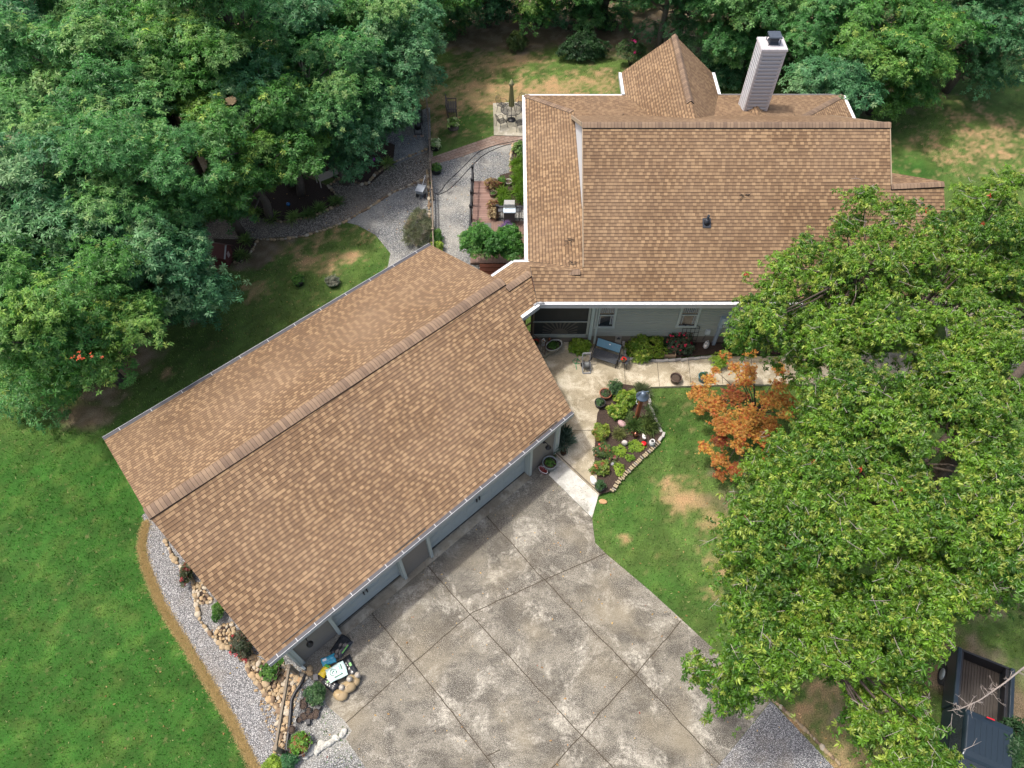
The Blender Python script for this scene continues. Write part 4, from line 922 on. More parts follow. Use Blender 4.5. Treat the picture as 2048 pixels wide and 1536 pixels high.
GRN = ((.03, .11, .015), (.10, .22, .03)); LIME = ((.12, .24, .02), (.30, .42, .05)); LIME2 = ((.09, .2, .015), (.25, .36, .04), (.38, .42, .08)); DKG = ((.018, .06, .02), (.05, .12, .04)); GREY = ((.07, .10, .05), (.17, .19, .10), (.25, .22, .13))
# big glossy tree over the right half
GUM = ((.040, .125, .010), (.14, .27, .022), (.34, .40, .07))
def big_tree():
    rng = np.random.default_rng(77); base = U(2010, 960, 0); B0 = Vector((14.2, 10.4, 0))
    spots = [] # px, py, z, r
    def row(pts, z, r):
        for x, y in pts: spots.append((x, y, z + rng.uniform(-.5, .5), r * rng.uniform(.85, 1.15)))
    row([(1730, 400), (1690, 460), (1620, 500), (1570, 530), (1550, 580), (1530, 640), (1640, 560), (1700, 520), (1760, 470), (1800, 420), (1820, 490), (1870, 440), (1900, 480), (1940, 400), (1990, 380), (2030, 360), (1960, 460), (2020, 450), (1780, 520), (1850, 505), (1930, 520), (1660, 545)], 8.2, .66)
    row([(1600, 640), (1660, 620), (1720, 600), (1780, 560), (1850, 560), (1920, 560), (1990, 540), (2040, 560), (1900, 640), (1950, 600), (1870, 690), (1930, 690), (1980, 690), (1640, 660), (1690, 640), (1760, 610), (1650, 700), (1700, 690), (1770, 660), (1840, 640), (2000, 640), (1665, 785), (1720, 760), (1500, 655)], 7.4, .7)
    row([(1650, 850), (1700, 840), (1760, 820), (1820, 780), (1870, 730), (1590, 925), (1640, 930), (1690, 920), (1760, 900), (1500, 1010), (1560, 1010), (1620, 1010), (1690, 1000), (1760, 980), (1820, 960), (1485, 1070), (1520, 1090), (1600, 1090), (1680, 1080), (1760, 1060), (1840, 1050)], 7.6, .72)
    row([(1475, 1115), (1490, 1180), (1550, 1170), (1620, 1170), (1700, 1160), (1780, 1150), (1850, 1130), (1515, 1240), (1545, 1245), (1610, 1250), (1690, 1240), (1760, 1240), (1830, 1220), (1490, 1310), (1510, 1325), (1580, 1320), (1660, 1320), (1740, 1320), (1810, 1300), (1470, 1370), (1850, 1330)], 7.0, .62)
    row([(1720, 1400), (1790, 1390), (1840, 1400), (1800, 1460), (1860, 1460), (1740, 1450), (1860, 1520), (1800, 1530), (1900, 1540)], 6.0, .5)
    row([(1940, 760), (1820, 870), (1900, 800), (1960, 870), (1920, 1010), (1860, 1040), (1900, 1190), (1960, 1180), (1880, 1280), (1960, 740), (2030, 700), (1980, 820), (2040, 800), (2000, 900), (2040, 960), (1960, 1000), (2020, 1050), (1990, 1120), (2040, 1150), (1930, 1080), (1940, 940)], 7.8, .7)
    row([(1390, 1320), (1410, 1345), (1480, 1395)], 6.0, .28)
    row([(1500, 605), (1478, 640), (1535, 655), (1570, 695), (1605, 735), (1622, 790), (1625, 845), (1565, 895), (1515, 930), (1490, 1040)], 6.4, .42)
    hol = [(1885, 870, 5, .22), (1890, 935, 4, .42), (1650, 745, 5, .18), (1885, 665, 5, .3), (1980, 1290, 4, .9), (1650, 1400, 4, .6), (1960, 1400, 4, 1.4), (1440, 960, 5, .35)]
    P, N, T = [], [], []; bc = []
    for x, y, z, r in spots:
        c = np.array(U(x, y, z)); bc.append(c)
        for rep in range(2):
            n = int((r ** 2) * (560 if rep == 0 else 230)); v = rng.normal(0, 1, (n, 3)); v /= np.linalg.norm(v, axis=1, keepdims=True)
            if rep == 0: v[:, 2] = np.abs(v[:, 2]) * .9 - .1
            aa = np.arctan2(v[:, 1], v[:, 0]); ph = rng.uniform(0, 6, 2); rr = (1 + .3 * np.sin(aa * 3 + ph[0]) + .22 * np.sin(aa * 6 + ph[1])) * rng.uniform(.3, 1.25, n) * r
            P.append(c + v * rr[:, None] * np.array([1, 1, .6]) - np.array([0, 0, rep * .9])); N.append(v); T.append(np.full(n, rng.random() * (1 if rep == 0 else .4)))
    P = np.concatenate(P); N = np.concatenate(N); T = np.concatenate(T); keep = np.ones(len(P), bool); o = np.array(CO)
    for hx, hy, hz, hr in hol:
        hc = np.array(U(hx, hy, hz)); d = hc - o; d /= np.linalg.norm(d); keep &= np.linalg.norm(np.cross(P - hc, d), axis=1) > hr * rng.uniform(.7, 1.2, len(P))
    P, N, T = P[keep], N[keep], T[keep]; t = thing('glossy_leaf_tree', 'large glossy green tree with drooping leaf whorls over the right half of the yard', 'tree', tuple(B0))
    f = np.clip(T * .75 + rng.uniform(-.1, .4, len(P)), 0, 1); cols = mixcol(GUM[0], GUM[1], f); g = rng.random(len(P)) < .22; cols[g] = cols[g] * .4 + np.array(GUM[2]) * .6; g = rng.random(len(P)) < .0008; cols[g] = (.4, .05, .02)
    scatter('crown', P, N, SPR['gum'], cols, M['leaf_gloss'], t, (.6, 1.25), rng, tiltamt=.35, jit=.3)
    mb = MB(); top = Vector(U(1960, 800, 7.0)); fork = Vector(U(1850, 900, 6.0))
    mb.tube([B0, B0 + Vector((.1, .2, 2.0)), B0 + Vector((.3, .6, 4.2)), B0 + Vector((.9, 1.6, 6.0)), top + Vector((1.0, .6, 1.6))], [.36, .3, .27, .2, .1], 12)
    hubs = [B0 + Vector((.3, .6, 4.2)), B0 + Vector((.1, .2, 2.8)), fork, top]
    mb.tube([B0 + Vector((.5, .9, 4.9)), Vector(U(1970, 800, 6.2)), Vector(U(1900, 870, 6.3)), Vector(U(1840, 930, 6.3)), Vector(U(1760, 1000, 6.8)), Vector(U(1640, 1080, 6.9))], [.22, .18, .15, .12, .09, .03], 10)
    mb.tube([B0 + Vector((.1, .2, 2.9)), Vector(U(1900, 1120, 5.0)), Vector(U(1780, 1220, 6.0)), Vector(U(1640, 1280, 6.4)), Vector(U(1500, 1320, 6.6))], [.18, .14, .11, .08, .03], 8)
    mb.tube([B0 + Vector((.5, .9, 5.0)), Vector(U(1900, 740, 6.4)), Vector(U(1830, 640, 7.0)), Vector(U(1720, 540, 7.7)), Vector(U(1640, 520, 8))], [.17, .13, .1, .06, .02], 8)
    mids = [Vector(U(1840, 930, 6.3)), Vector(U(1760, 1000, 6.8)), Vector(U(1780, 1220, 6.0)), Vector(U(1640, 1280, 6.4)), Vector(U(1900, 740, 6.4)), Vector(U(1830, 640, 7.0)), Vector(U(1720, 540, 7.7)), Vector(U(1900, 870, 6.3)), Vector(U(1640, 1080, 6.9)), B0 + Vector((.9, 1.6, 6.0))]
    for c in bc:
        q = Vector(c); s = min(mids, key=lambda m_: (m_ - q).length); m = s.lerp(q, .5) + Vector((rng.normal(0, .15), rng.normal(0, .15), -.1))
        mb.tube([s, s.lerp(m, .5) + Vector((rng.normal(0, .08), 0, 0)), m, q], [.05, .04, .03, .012], 6)
    mb.build('trunk', M['bark_dark'], t)
    tw = MB()
    for k in range(420):
        c = Vector(bc[rng.integers(0, len(bc))]) + Vector((rng.normal(0, .35), rng.normal(0, .35), rng.uniform(.1, .5))); d = Vector((rng.normal(), rng.normal(), rng.uniform(-.3, .4))).normalized(); L = rng.uniform(.2, .55)
        tw.tube([c, c + d * L * .5 + Vector((0, 0, rng.normal(0, .03))), c + d * L], [.009, .006, .003], 4)
        d2 = (d + Vector((rng.normal(0, .7), rng.normal(0, .7), 0))).normalized(); tw.tube([c + d * L * .5, c + d * L * .5 + d2 * L * .45], [.006, .003], 4)
    tw.build('bare_twigs', M['twig'], t)
    # a bare branch hanging over the truck
    bb = MB(); a = Vector(U(2060, 1325, 5.0)); pts = [a, Vector(U(2010, 1365, 4.8)), Vector(U(1960, 1400, 4.7)), Vector(U(1920, 1418, 4.6)), Vector(U(1895, 1422, 4.6))]
    bb.tube([B0 + Vector((.2, .3, 3.2)), Vector((17.2, 8.0, 4.4)), a], [.07, .05, .03], 6); bb.tube(pts, [.028, .022, .016, .011, .004], 6)
    for k in range(34):
        f_ = rng.uniform(.05, .95) * (len(pts) - 1); i = int(f_); p = pts[i].lerp(pts[i + 1], f_ - i); an = rng.uniform(0, 6.28); L = rng.uniform(.1, .45)
        q = p + Vector((math.cos(an), math.sin(an), rng.normal(0, .2))) * L; bb.tube([p, p.lerp(q, .5) + Vector((rng.normal(0, .03), rng.normal(0, .03), 0)), q], [.008, .006, .003], 4)
        for j in range(3): s = p.lerp(q, rng.uniform(.3, .95)); an2 = rng.uniform(0, 6.28); bb.tube([s, s + Vector((math.cos(an2), math.sin(an2), .1)) * .09], [.005, .002], 4)
    bb.build('dead_branch', M['twig'], t)
big_tree()
tree('broadleaf_tree', 'green tree behind the glossy tree at the right edge, beyond the east wing', at_px(2045, 560, 5.0), (2.4, 2.6, 2.6), (19.6, 17.0), 'oak2', 30, 130, GRN + ((.16, .26, .04),), 301, low=-.4)
tree('broadleaf_tree', 'dark green tree low under the right edge above the pickup truck', at_px(2040, 1130, 3.4), (1.6, 2.2, 1.8), (17.6, 8.6), 'gum', 20, 110, ((.02, .075, .012), (.06, .14, .02)), 302, low=-.3, r0=.15)
# japanese maple
MAP = ((.34, .15, .035), (.54, .33, .07), (.42, .11, .03)); MAPR = ((.16, .03, .02), (.36, .16, .035), (.27, .035, .02))
def maple():
    rng = np.random.default_rng(9); c0 = at_px(1500, 850, 0); t = thing('maple_tree', 'orange and gold cut-leaf maple at the edge of the front lawn', 'tree', c0)
    spots = [(1400, 785, 1.6, .42), (1430, 810, 2.0, .55), (1470, 790, 2.3, .5), (1450, 850, 2.1, .55), (1500, 830, 2.3, .55), (1490, 760, 2.3, .4), (1470, 735, 2.2, .3), (1450, 710, 2.1, .25), (1500, 740, 2.4, .35), (1540, 800, 2.4, .5), (1560, 770, 2.3, .35), (1540, 850, 2.2, .4), (1440, 880, 1.7, .35), (1420, 760, 1.8, .3), (1480, 890, 1.8, .35),
             (1410, 895, 1.2, .3), (1440, 920, 1.2, .38), (1470, 940, 1.1, .35), (1540, 915, 1.3, .32), (1440, 950, .9, .25), (1500, 700, 2.3, .3), (1575, 830, 2.2, .3), (1385, 790, 1.4, .2), (1480, 860, 2.2, .5), (1520, 870, 2.0, .45), (1575, 800, 2.2, .4), (1560, 740, 2.3, .3), (1400, 820, 1.5, .25), (1430, 740, 1.9, .2)]
    P, N, C = [], [], []; mb = MB(); b = Vector(c0)
    mb.tube([b, b + Vector((.05, .05, .5)), b + Vector((0, .1, 1.2))], [.1, .085, .06], 8)
    for x, y, z, r in spots:
        c = np.array(U(x, y, z)); n = int(r * r * 1900); v = rng.normal(0, 1, (n, 3)); v /= np.linalg.norm(v, axis=1, keepdims=True); aa = np.arctan2(v[:, 1], v[:, 0]); ph = rng.uniform(0, 6, 2)
        rr = r * (1 + .25 * np.sin(4 * aa + ph[0]) + .2 * np.sin(9 * aa + ph[1])) * rng.uniform(.35, 1.1, n); P.append(c + v * rr[:, None] * np.array([1, 1, .32])); N.append(np.tile([0, 0, 1.], (n, 1)) + v * .2)
        pal = MAPR if y > 925 or rng.random() < .15 else MAP; f = np.clip(rng.random() * .6 + rng.uniform(0, .5, n), 0, 1); cc = mixcol(pal[0], pal[1], f); g = rng.random(n) < .22; cc[g] = pal[2]; C.append(cc)
        q = Vector(c); s = b + Vector((0, .05, .9)); m = s.lerp(q, .5) + Vector((0, 0, .15)); mb.tube([s, m, q], [.035, .022, .006], 6)
    scatter('crown', np.concatenate(P), np.concatenate(N), SPR['maple'], np.concatenate(C), M['leaf'], t, (.8, 1.3), rng, tiltamt=.4); mb.build('trunk', M['bark_dark'], t)
maple()
# oak branches: bright dying leaves
def spray(label, px, py, z, n, r, col, seed, spr='small', name='red_leaf_spray', parent=None):
    rng = np.random.default_rng(seed); c = np.array(at_px(px, py, z)); P = c + rng.normal(0, 1, (n, 3)) * np.array(r); 
    o = scatter(name, P, np.tile([0, 0, 1.], (n, 1)), SPR[spr], np.tile(np.array(col), (n, 1)), M['leaf'], parent, (.7, 1.2), rng, loc=None if parent else tuple(c))
    if parent is None: tag(o, label, 'plant')
    else: o['label'] = label
    return o
spray('spray of bright orange-red leaves hanging from the oak nearest the garage corner', 172, 712, 6.6, 11, (.30, .10, .08), (.55, .10, .04), 5, 'small', 'red_leaves', OAK1)
# ---------------- shrubs and plants: name, label, px, py(of centre at ground+z), z, R, n, sprig, palette
GP = .136
PL = [
 ('hosta_plant', 'lime hosta clump beside the porch step and hose reel', 1159, 694, .2, (.42, .40, .34), 150, 'big', LIME, 'plant', .13, None),
 ('lime_shrub', 'wide lime green shrub spilling over the stone edging next to the patio bench', 1290, 700, .2, (.92, .72, .72), 900, 'small', LIME2, 'shrub', .13, None),
 ('rose_bush', 'rose bush with pink-red blooms in front of the black trellis', 1357, 692, .2, (.7, .55, .75), 520, 'small', ((.05, .09, .05), (.12, .17, .09), (.18, .11, .07)), 'shrub', .13, ((.62, .02, .07), 40, .05)),
 ('lime_shrub', 'azalea shrub beside the brown clay pots in the island bed', 1252, 800, .2, (.52, .42, .5), 420, 'small', LIME2, 'shrub', GP, None),
 ('lime_shrub', 'rounded azalea shrub left of the farm bell post', 1234, 826, .2, (.42, .36, .42), 320, 'small', LIME2, 'shrub', GP, None),
 ('lime_shrub', 'yellow-green azalea on the walk edge of the island bed', 1202, 866, .2, (.34, .38, .42), 320, 'small', ((.13, .22, .03), (.33, .4, .06), (.3, .2, .06)), 'shrub', GP, None),
 ('rose_bush', 'small rose bush with coral blooms below the yellow-green azalea', 1206, 903, .2, (.36, .33, .35), 260, 'small', ((.05, .1, .03), (.13, .2, .05), (.3, .14, .06)), 'shrub', GP, ((.65, .06, .09), 14, .045)),
 ('lime_shrub', 'azalea with pinkish tips above the white rock', 1201, 938, .2, (.36, .3, .34), 280, 'small', ((.09, .17, .03), (.25, .33, .05), (.42, .16, .08)), 'shrub', GP, None),
 ('groundcover_plant', 'low bright green sedum mat under the white stone', 1238, 902, .16, (.33, .26, .14), 260, 'tiny', LIME, 'plant', GP, None),
 ('groundcover_plant', 'low bright green sedum mat below the red pot', 1272, 893, .16, (.36, .28, .15), 300, 'tiny', LIME, 'plant', GP, None),
 ('groundcover_plant', 'small sedum tuft in the middle of the island mulch', 1260, 916, .16, (.22, .14, .12), 120, 'tiny', LIME, 'plant', GP, None),
 ('groundcover_plant', 'narrow sedum strip near the tip of the island bed', 1238, 938, .16, (.22, .32, .14), 200, 'tiny', LIME, 'plant', GP, None),
 ('strap_leaf_plant', 'large strap-leaf lily clump right of the bell post', 1296, 852, .16, (.2, .2, .1), 26, 'reed', ((.06, .12, .03), (.16, .22, .06)), 'plant', GP, None),
 ('strap_leaf_plant', 'strap-leaf lily clump below the bell post', 1268, 852, .16, (.15, .15, .1), 14, 'reed', ((.05, .11, .03), (.12, .2, .05)), 'plant', GP, None),
 ('strap_leaf_plant', 'grassy clump left of the bronze ball', 1238, 868, .16, (.2, .2, .1), 22, 'reed_s', ((.12, .16, .04), (.22, .24, .08)), 'plant', GP, None),
 ('strap_leaf_plant', 'grey-green grass tuft at the upper end of the island bed', 1282, 784, .16, (.16, .14, .1), 18, 'reed', ((.08, .12, .06), (.16, .2, .1)), 'plant', GP, None),
 ('strap_leaf_plant', 'dark strap leaves beside the little blue bird feeder', 1302, 822, .16, (.16, .2, .1), 16, 'reed_s', ((.04, .1, .03), (.1, .17, .05)), 'plant', GP, None),
 ('strap_leaf_plant', 'spiky green leaves beside the pink rock', 1246, 828, .16, (.2, .2, .08), 14, 'reed_s', ((.06, .14, .03), (.15, .24, .05)), 'plant', GP, None),
 ('leafy_shrub', 'mixed low foliage filling the middle of the island bed', 1262, 858, .16, (.3, .26, .2), 120, 'tiny', ((.06, .13, .03), (.16, .2, .06), (.22, .1, .05)), 'shrub', GP, None),
 ('leafy_shrub', 'low red-tinged foliage between the coral rose and sedum mats', 1222, 918, .16, (.26, .3, .18), 120, 'tiny', ((.06, .12, .03), (.14, .18, .06), (.3, .08, .06)), 'shrub', GP, None),
 ('leafy_shrub', 'thin dark foliage behind the pink rock', 1262, 832, .16, (.26, .22, .24), 110, 'tiny', ((.05, .1, .03), (.12, .17, .05)), 'shrub', GP, None),
 ('snake_plant', 'tall dark leafy plant against the garage corner on the walk', 1126, 884, .25, (.2, .3, .2), 26, 'snake', ((.02, .055, .03), (.10, .15, .11)), 'plant', .13, None),
 ('bamboo_shrub', 'thin grey-green shrub on the gravel against the rail fence', 838, 462, .2, (.72, 1.25, .7), 330, 'reed_s', ((.08, .11, .055), (.22, .24, .14), (.34, .29, .2)), 'shrub', 0, None),
 ('lime_shrub', 'small round shrub on the court side of the rail fence', 873, 476, .2, (.33, .4, .4), 220, 'small', GRN, 'shrub', 0, None),
 ('lime_shrub', 'yellow-green shrub just above the garage roof corner', 875, 496, .2, (.32, .3, .35), 200, 'small', LIME2, 'shrub', 0, None),
 ('red_shrub', 'dark shrub with red leaves under the garage eave by the rock bed', 488, 1285, .3, (.42, .55, .4), 360, 'small', ((.03, .05, .02), (.09, .09, .05), (.4, .04, .05)), 'shrub', 0, None),
 ('red_shrub', 'small red-leaved shrub at the upper end of the garage rock bed', 375, 1145, .3, (.22, .5, .3), 200, 'small', ((.04, .06, .02), (.12, .12, .05), (.35, .04, .05)), 'shrub', 0, None),
 ('leafy_shrub', 'small green shrub tucked under the garage eave', 437, 1222, .3, (.2, .35, .25), 130, 'small', GRN, 'shrub', 0, None),
 ('leafy_shrub', 'loose green shrub beside the black drain pipe', 633, 1388, .3, (.32, .33, .42), 220, 'small', ((.03, .09, .03), (.09, .18, .06)), 'shrub', 0, None),
 ('leafy_shrub', 'green weeds at the bottom edge by the end of the drain pipe', 580, 1522, .2, (.24, .25, .25), 150, 'small', ((.03, .12, .04), (.07, .2, .07)), 'shrub', 0, None),
 ('leafy_shrub', 'yellow-green weeds at the bottom edge of the gravel strip', 546, 1528, .15, (.3, .2, .15), 130, 'small', LIME, 'shrub', 0, None),
 ('leafy_shrub', 'round low evergreen at the bottom right corner beside the truck', 2020, 1500, 1.0, (.8, .8, .8), 420, 'oak', DKG, 'shrub', 0, None),
 ('hosta_plant', 'green hosta by the bed at the upper end of the house side strip', 1040, 298, .15, (.33, .4, .35), 150, 'big', ((.08, .17, .04), (.2, .3, .08)), 'plant', 0, None),
 ('leafy_shrub', 'leafy shrub under the glossy tree in front of the house wall', 1475, 690, .3, (.6, .5, .7), 300, 'gum', GRN, 'shrub', .13, None),
 ('leafy_shrub', 'dark hedge shrub at the wood edge, left of the sunroom', 1165, 105, .3, (1.5, .9, 1.2), 700, 'oak', DKG, 'shrub', 0, None),
 ('leafy_shrub', 'ragged green sapling at the wood edge above the dry lawn', 1035, 92, .3, (.6, .5, .9), 220, 'oak', ((.05, .1, .03), (.13, .19, .05)), 'shrub', 0, None),
 ('leafy_shrub', 'dark undergrowth between the sunroom and the chimney', 1450, 160, .3, (1.2, 1.0, 1.0), 520, 'oak', OAKB, 'shrub', 0, None),
 ('hibiscus_bush', 'loose shrub with pink blooms left of the sunroom gable', 1262, 108, .8, (.9, .6, .9), 260, 'oak', ((.03, .09, .03), (.1, .17, .06)), 'shrub', 0, ((.7, .03, .2), 9, .13)),
]
for i, (nm, lb_, px, py, z, R, n, spr, pal, cat, gz, fl) in enumerate(PL): shrub(nm, lb_, px, py, z + gz * 0, R, n, spr, pal, 500 + i, cat, None, fl, gz=gz, stemm=(cat == 'shrub'))
# daylily rows along the house side bed and the mulch beds
DL = [(1033, 330), (1046, 325), (1038, 345), (1050, 352), (1036, 362), (1048, 372), (1040, 385), (1052, 392), (1046, 400), (1004, 388), (1012, 402)]
for i, (x, y) in enumerate(DL): shrub('daylily', 'green daylily clump in the bed along the house side beside the deck', x, y, .1, (.22, .22, .1), 16, 'reed', ((.07, .17, .02), (.2, .34, .05)), 560 + i, 'plant', 'daylilies in the house side bed', stemm=False)
DL2 = [(482, 404, 'at the left tip of the big mulch bed'), (508, 428, 'second from the left on the mulch bed rim'), (545, 438, 'on the mulch bed rim below the blue ball'), (587, 438, 'on the mulch bed rim right of the blue ball'), (616, 430, 'fourth on the mulch bed rim'), (642, 417, 'near the large edging stone of the mulch bed'), (672, 405, 'at the right tip of the big mulch bed'), (492, 482, 'in the little bed right of the maroon shed'), (484, 514, 'low beside the maroon shed'), (776, 328, 'at the right tip of the upper mulch bed')]
for i, (x, y, w) in enumerate(DL2): shrub('daylily', 'light green daylily tuft ' + w, x, y, .1, (.16, .16, .06), 11, 'reed', ((.1, .2, .05), (.28, .4, .12)), 580 + i, 'plant', 'daylily tufts round the mulch beds', stemm=False)
# grass blades over the lawns
def blades():
    rng = np.random.default_rng(4); N = 230000
    X = rng.uniform(-24, 26, N); Y = rng.uniform(1.5, 46, N)
    # nearer lawn gets more blades
    keep = rng.random(N) < np.clip(1.35 - Y / 42, .25, 1); X, Y = X[keep], Y[keep]
    c, dry, dirt = grass_col(X, Y)
    ok = rng.random(len(X)) > np.clip(dirt * 1.1 + dry * .45, 0, .97)
    polys = [polypts(q) for q in (DRIVE, WALK, ISL, BACKG, [(986, 208), (1062, 204), (1062, 290), (862, 335), (862, 312)], [(1050, 560), (1070, 190), (1700, 185), (1780, 240), (1900, 360), (1910, 690), (1060, 690)], [(536, 1328), (1146, 827), (1040, 632), (862, 489), (208, 880), (290, 1040)],
             [(285, 1030), (300, 1150), (340, 1230), (400, 1320), (457, 1420), (520, 1560), (640, 1560), (640, 1300)], [(687, 444), (714, 450), (751, 470), (781, 507), (776, 532), (860, 540), (866, 210), (740, 250), (560, 330), (470, 390), (380, 460), (340, 540), (425, 530), (500, 515), (516, 477), (603, 472)], [(1542, 1402), (1760, 1640), (1380, 1640), (1433, 1536)], [(1900, 590), (2120, 690), (2100, 740), (1905, 770)])]
    def inside(P, poly):
        r = np.zeros(len(P[0]), bool); n = len(poly); x, y = P
        for i in range(n):
            a, b = poly[i], poly[(i + 1) % n]
            with np.errstate(divide='ignore', invalid='ignore'): r ^= ((a.y > y) != (b.y > y)) & (x < (b.x - a.x) * (y - a.y) / (b.y - a.y) + a.x)
        return r
    for p in polys: ok &= ~inside((X, Y), p)
    X, Y, c, dry = X[ok], Y[ok], c[ok], dry[ok]; n = len(X)
    h = rng.uniform(.05, .12, n) * (1 - dry * .5); a = rng.uniform(0, 6.28, n); l = rng.uniform(0, .09, n); la = rng.uniform(0, 6.28, n); w = rng.uniform(.010, .022, n)
    b0 = np.stack([X - np.cos(a) * w, Y - np.sin(a) * w, np.zeros(n)], -1); b1 = np.stack([X + np.cos(a) * w, Y + np.sin(a) * w, np.zeros(n)], -1); tp = np.stack([X + np.cos(la) * l, Y + np.sin(la) * l, h], -1)
    co = np.stack([b0, b1, tp], 1).reshape(-1, 3); F_ = np.arange(n * 3).reshape(n, 3)
    cc = np.clip(c * rng.uniform(.6, 2.1, (n, 1)) + np.array([.01, .015, 0]), 0, 1); g = rng.random(n) < .05; cc[g] = (.45, .42, .2)
    me = mesh_np('grass', co, F_, col=np.repeat(cc, 3, 0)); me.materials.append(M['blade']); o = bpy.data.objects.new('grass', me); COL.objects.link(o); tag(o, 'short mixed green and straw-coloured grass growing on the lawns', 'grass', kind='stuff')
    # dry straw fringe along the gravel strip
    line = [(292, 1045), (283, 1090), (290, 1130), (304, 1165), (320, 1205), (345, 1248), (372, 1290), (402, 1340), (432, 1390), (462, 1440), (492, 1500), (520, 1560)]; LP = polypts(line); n = 26000
    k = rng.integers(0, len(LP) - 1, n); t_ = rng.random(n); A = np.array([[p.x, p.y] for p in LP]); q = A[k] + (A[k + 1] - A[k]) * t_[:, None] + rng.normal(0, .075, (n, 2)); X, Y = q[:, 0], q[:, 1]
    a = rng.uniform(0, 6.28, n); w = .008; L = rng.uniform(.05, .14, n); la = rng.uniform(0, 6.28, n)
    b0 = np.stack([X - np.cos(a) * w, Y - np.sin(a) * w, np.full(n, .01)], -1); b1 = np.stack([X + np.cos(a) * w, Y + np.sin(a) * w, np.full(n, .01)], -1); tp = np.stack([X + np.cos(la) * L, Y + np.sin(la) * L, rng.uniform(.02, .09, n)], -1)
    cc = mixcol((.26, .19, .08), (.55, .42, .2), rng.random(n)); me = mesh_np('dry_grass', np.stack([b0, b1, tp], 1).reshape(-1, 3), np.arange(n * 3).reshape(n, 3), col=np.repeat(cc, 3, 0)); me.materials.append(M['blade'])
    o = bpy.data.objects.new('dry_grass', me); COL.objects.link(o); tag(o, 'dead straw-brown grass fringe along the pale gravel strip', 'grass', kind='stuff')
blades()

UG = [(1265, 50), (1330, 35), (1300, 10), (900, 92), (960, 80), (1010, 72), (1080, 74), (1130, 84), (1180, 92), (1225, 88), (1420, 190), (1520, 175), (1600, 165), (1700, 150), (1790, 120), (1880, 95), (1960, 90), (2035, 95), (870, 110)]
for i, (x, y) in enumerate(UG): shrub('undergrowth_bush', 'dark leafy undergrowth bush at the foot of the wood behind the house', x, y - 40, .3, (1.5, 1.0, 1.2 + .5 * (i % 3)), 420, 'oak', (OAK, OAKB, DKG)[i % 3], 700 + i, 'bush', 'undergrowth bushes at the foot of the wood')
UG2 = [(90, 800), (40, 330), (230, 430), (340, 420), (180, 330), (520, 160), (90, 520), (260, 620), (60, 700), (330, 100), (680, 180), (560, 90), (140, 90)]
for i, (x, y) in enumerate(UG2): shrub('oak_sapling', 'low oak sapling filling the shade under the left wood', x, y, .5, (1.7, 1.5, 2.2), 480, 'oak', (OAK, OAKB, OAKG)[i % 3], 740 + i, 'sapling', 'oak saplings under the left wood')
# ================================================================== THINGS
def PZ(x, y, z): p = U(x, y, z); return Vector((p.x, p.y, z))
CM = {}
def cm_(name, col, rough=.6, **k):
    if name not in CM: CM[name] = simple(name, col, rough, **k)
    return CM[name]
TERRA = cm_('terracotta_clay', (.28, .11, .06), .85, var=.2); BLKPOT = cm_('black_plastic_pot', (.018, .02, .025), .5); BROWNPOT = cm_('brown_glazed_pot', (.10, .065, .05), .6); SOIL = cm_('potting_soil', (.06, .042, .03), .95, var=.5, scale=20)
BLUEPOT = cm_('teal_glazed_pot', (.02, .16, .22), .3); NAVY = cm_('navy_pot', (.02, .035, .07), .4); GREYPOT = cm_('grey_wood_barrel', (.2, .22, .22), .8, var=.2); TUB = cm_('pale_galvanised_tub', (.36, .36, .32), .5)
def pot(name, label, x, y, z, r, h, m, plant=None, soil=True, sx=1.0, rz=0.0, group=None, cat='plant pot', pr=None, taper=.78, seed=0, nleaf=120, ph=None, flower=None):
    """thrown pot with a rolled rim, soil and an optional plant"""
    p = PZ(x, y, z); t = thing(name, label, cat, tuple(p), 0, group)
    MB().lathe([(r * taper * .9, 0), (r * taper, .01), (r * .93, h * .8), (r * .98, h * .86), (r * 1.04, h * .88), (r * 1.05, h), (r * .93, h), (r * .9, h * .84), (r * .9, h * .8)], 22, (0, 0, 0), sx=sx, rz=rz).build('pot', m, t, local=True)
    if soil: MB().lathe([(r * .905, h * .8), (r * .5, h * .82), (0, h * .84)], 18, (0, 0, 0), sx=sx, rz=rz).build('soil', SOIL, t, local=True)
    if plant:
        spr, pal = plant; rng = np.random.default_rng(900 + seed + int(x)); n = nleaf; R = pr or r * 1.15; H = ph or R * .8
        v = rng.normal(0, 1, (n, 3)); v /= np.linalg.norm(v, axis=1, keepdims=True); v[:, 2] = np.abs(v[:, 2]); P = np.array([p.x, p.y, p.z + h * .85]) + v * np.array([R, R, H]) * rng.uniform(.35, 1.05, (n, 1))
        cols = mixcol(pal[0], pal[1], rng.random(n))
        if len(pal) > 2: g = rng.random(n) < .25; cols[g] = pal[2]
        scatter('foliage', P, v, SPR[spr], cols, M['leaf'], t, (.7, 1.1), rng)
        if flower:
            fm = MB()
            for k in range(flower[1]): q = P[k]; fm.blob((q[0], q[1], q[2] + .04), (flower[2],) * 3, .2, k, seg=7, rings=4)
            fm.build('blossom', cm_(name + '_bloom', flower[0]), t)
    return t
G1 = ((.04, .13, .02), (.12, .26, .04)); G2 = ((.03, .09, .03), (.09, .17, .06)); VAR = ((.12, .26, .06), (.5, .6, .28), (.6, .65, .4)); COLEUS = ((.14, .09, .03), (.36, .27, .1), (.12, .03, .02))
pot('planter', 'round barrel planter with sparse greenery in the corner of garage wall and ramp', 1099, 934, .05, .30, .42, GREYPOT, ('small', G1), nleaf=26, pr=.22, ph=.1)
pot('flower_pot', 'empty brown clay bowl standing on the house walk', 1350, 762, .13, .25, .3, BROWNPOT)
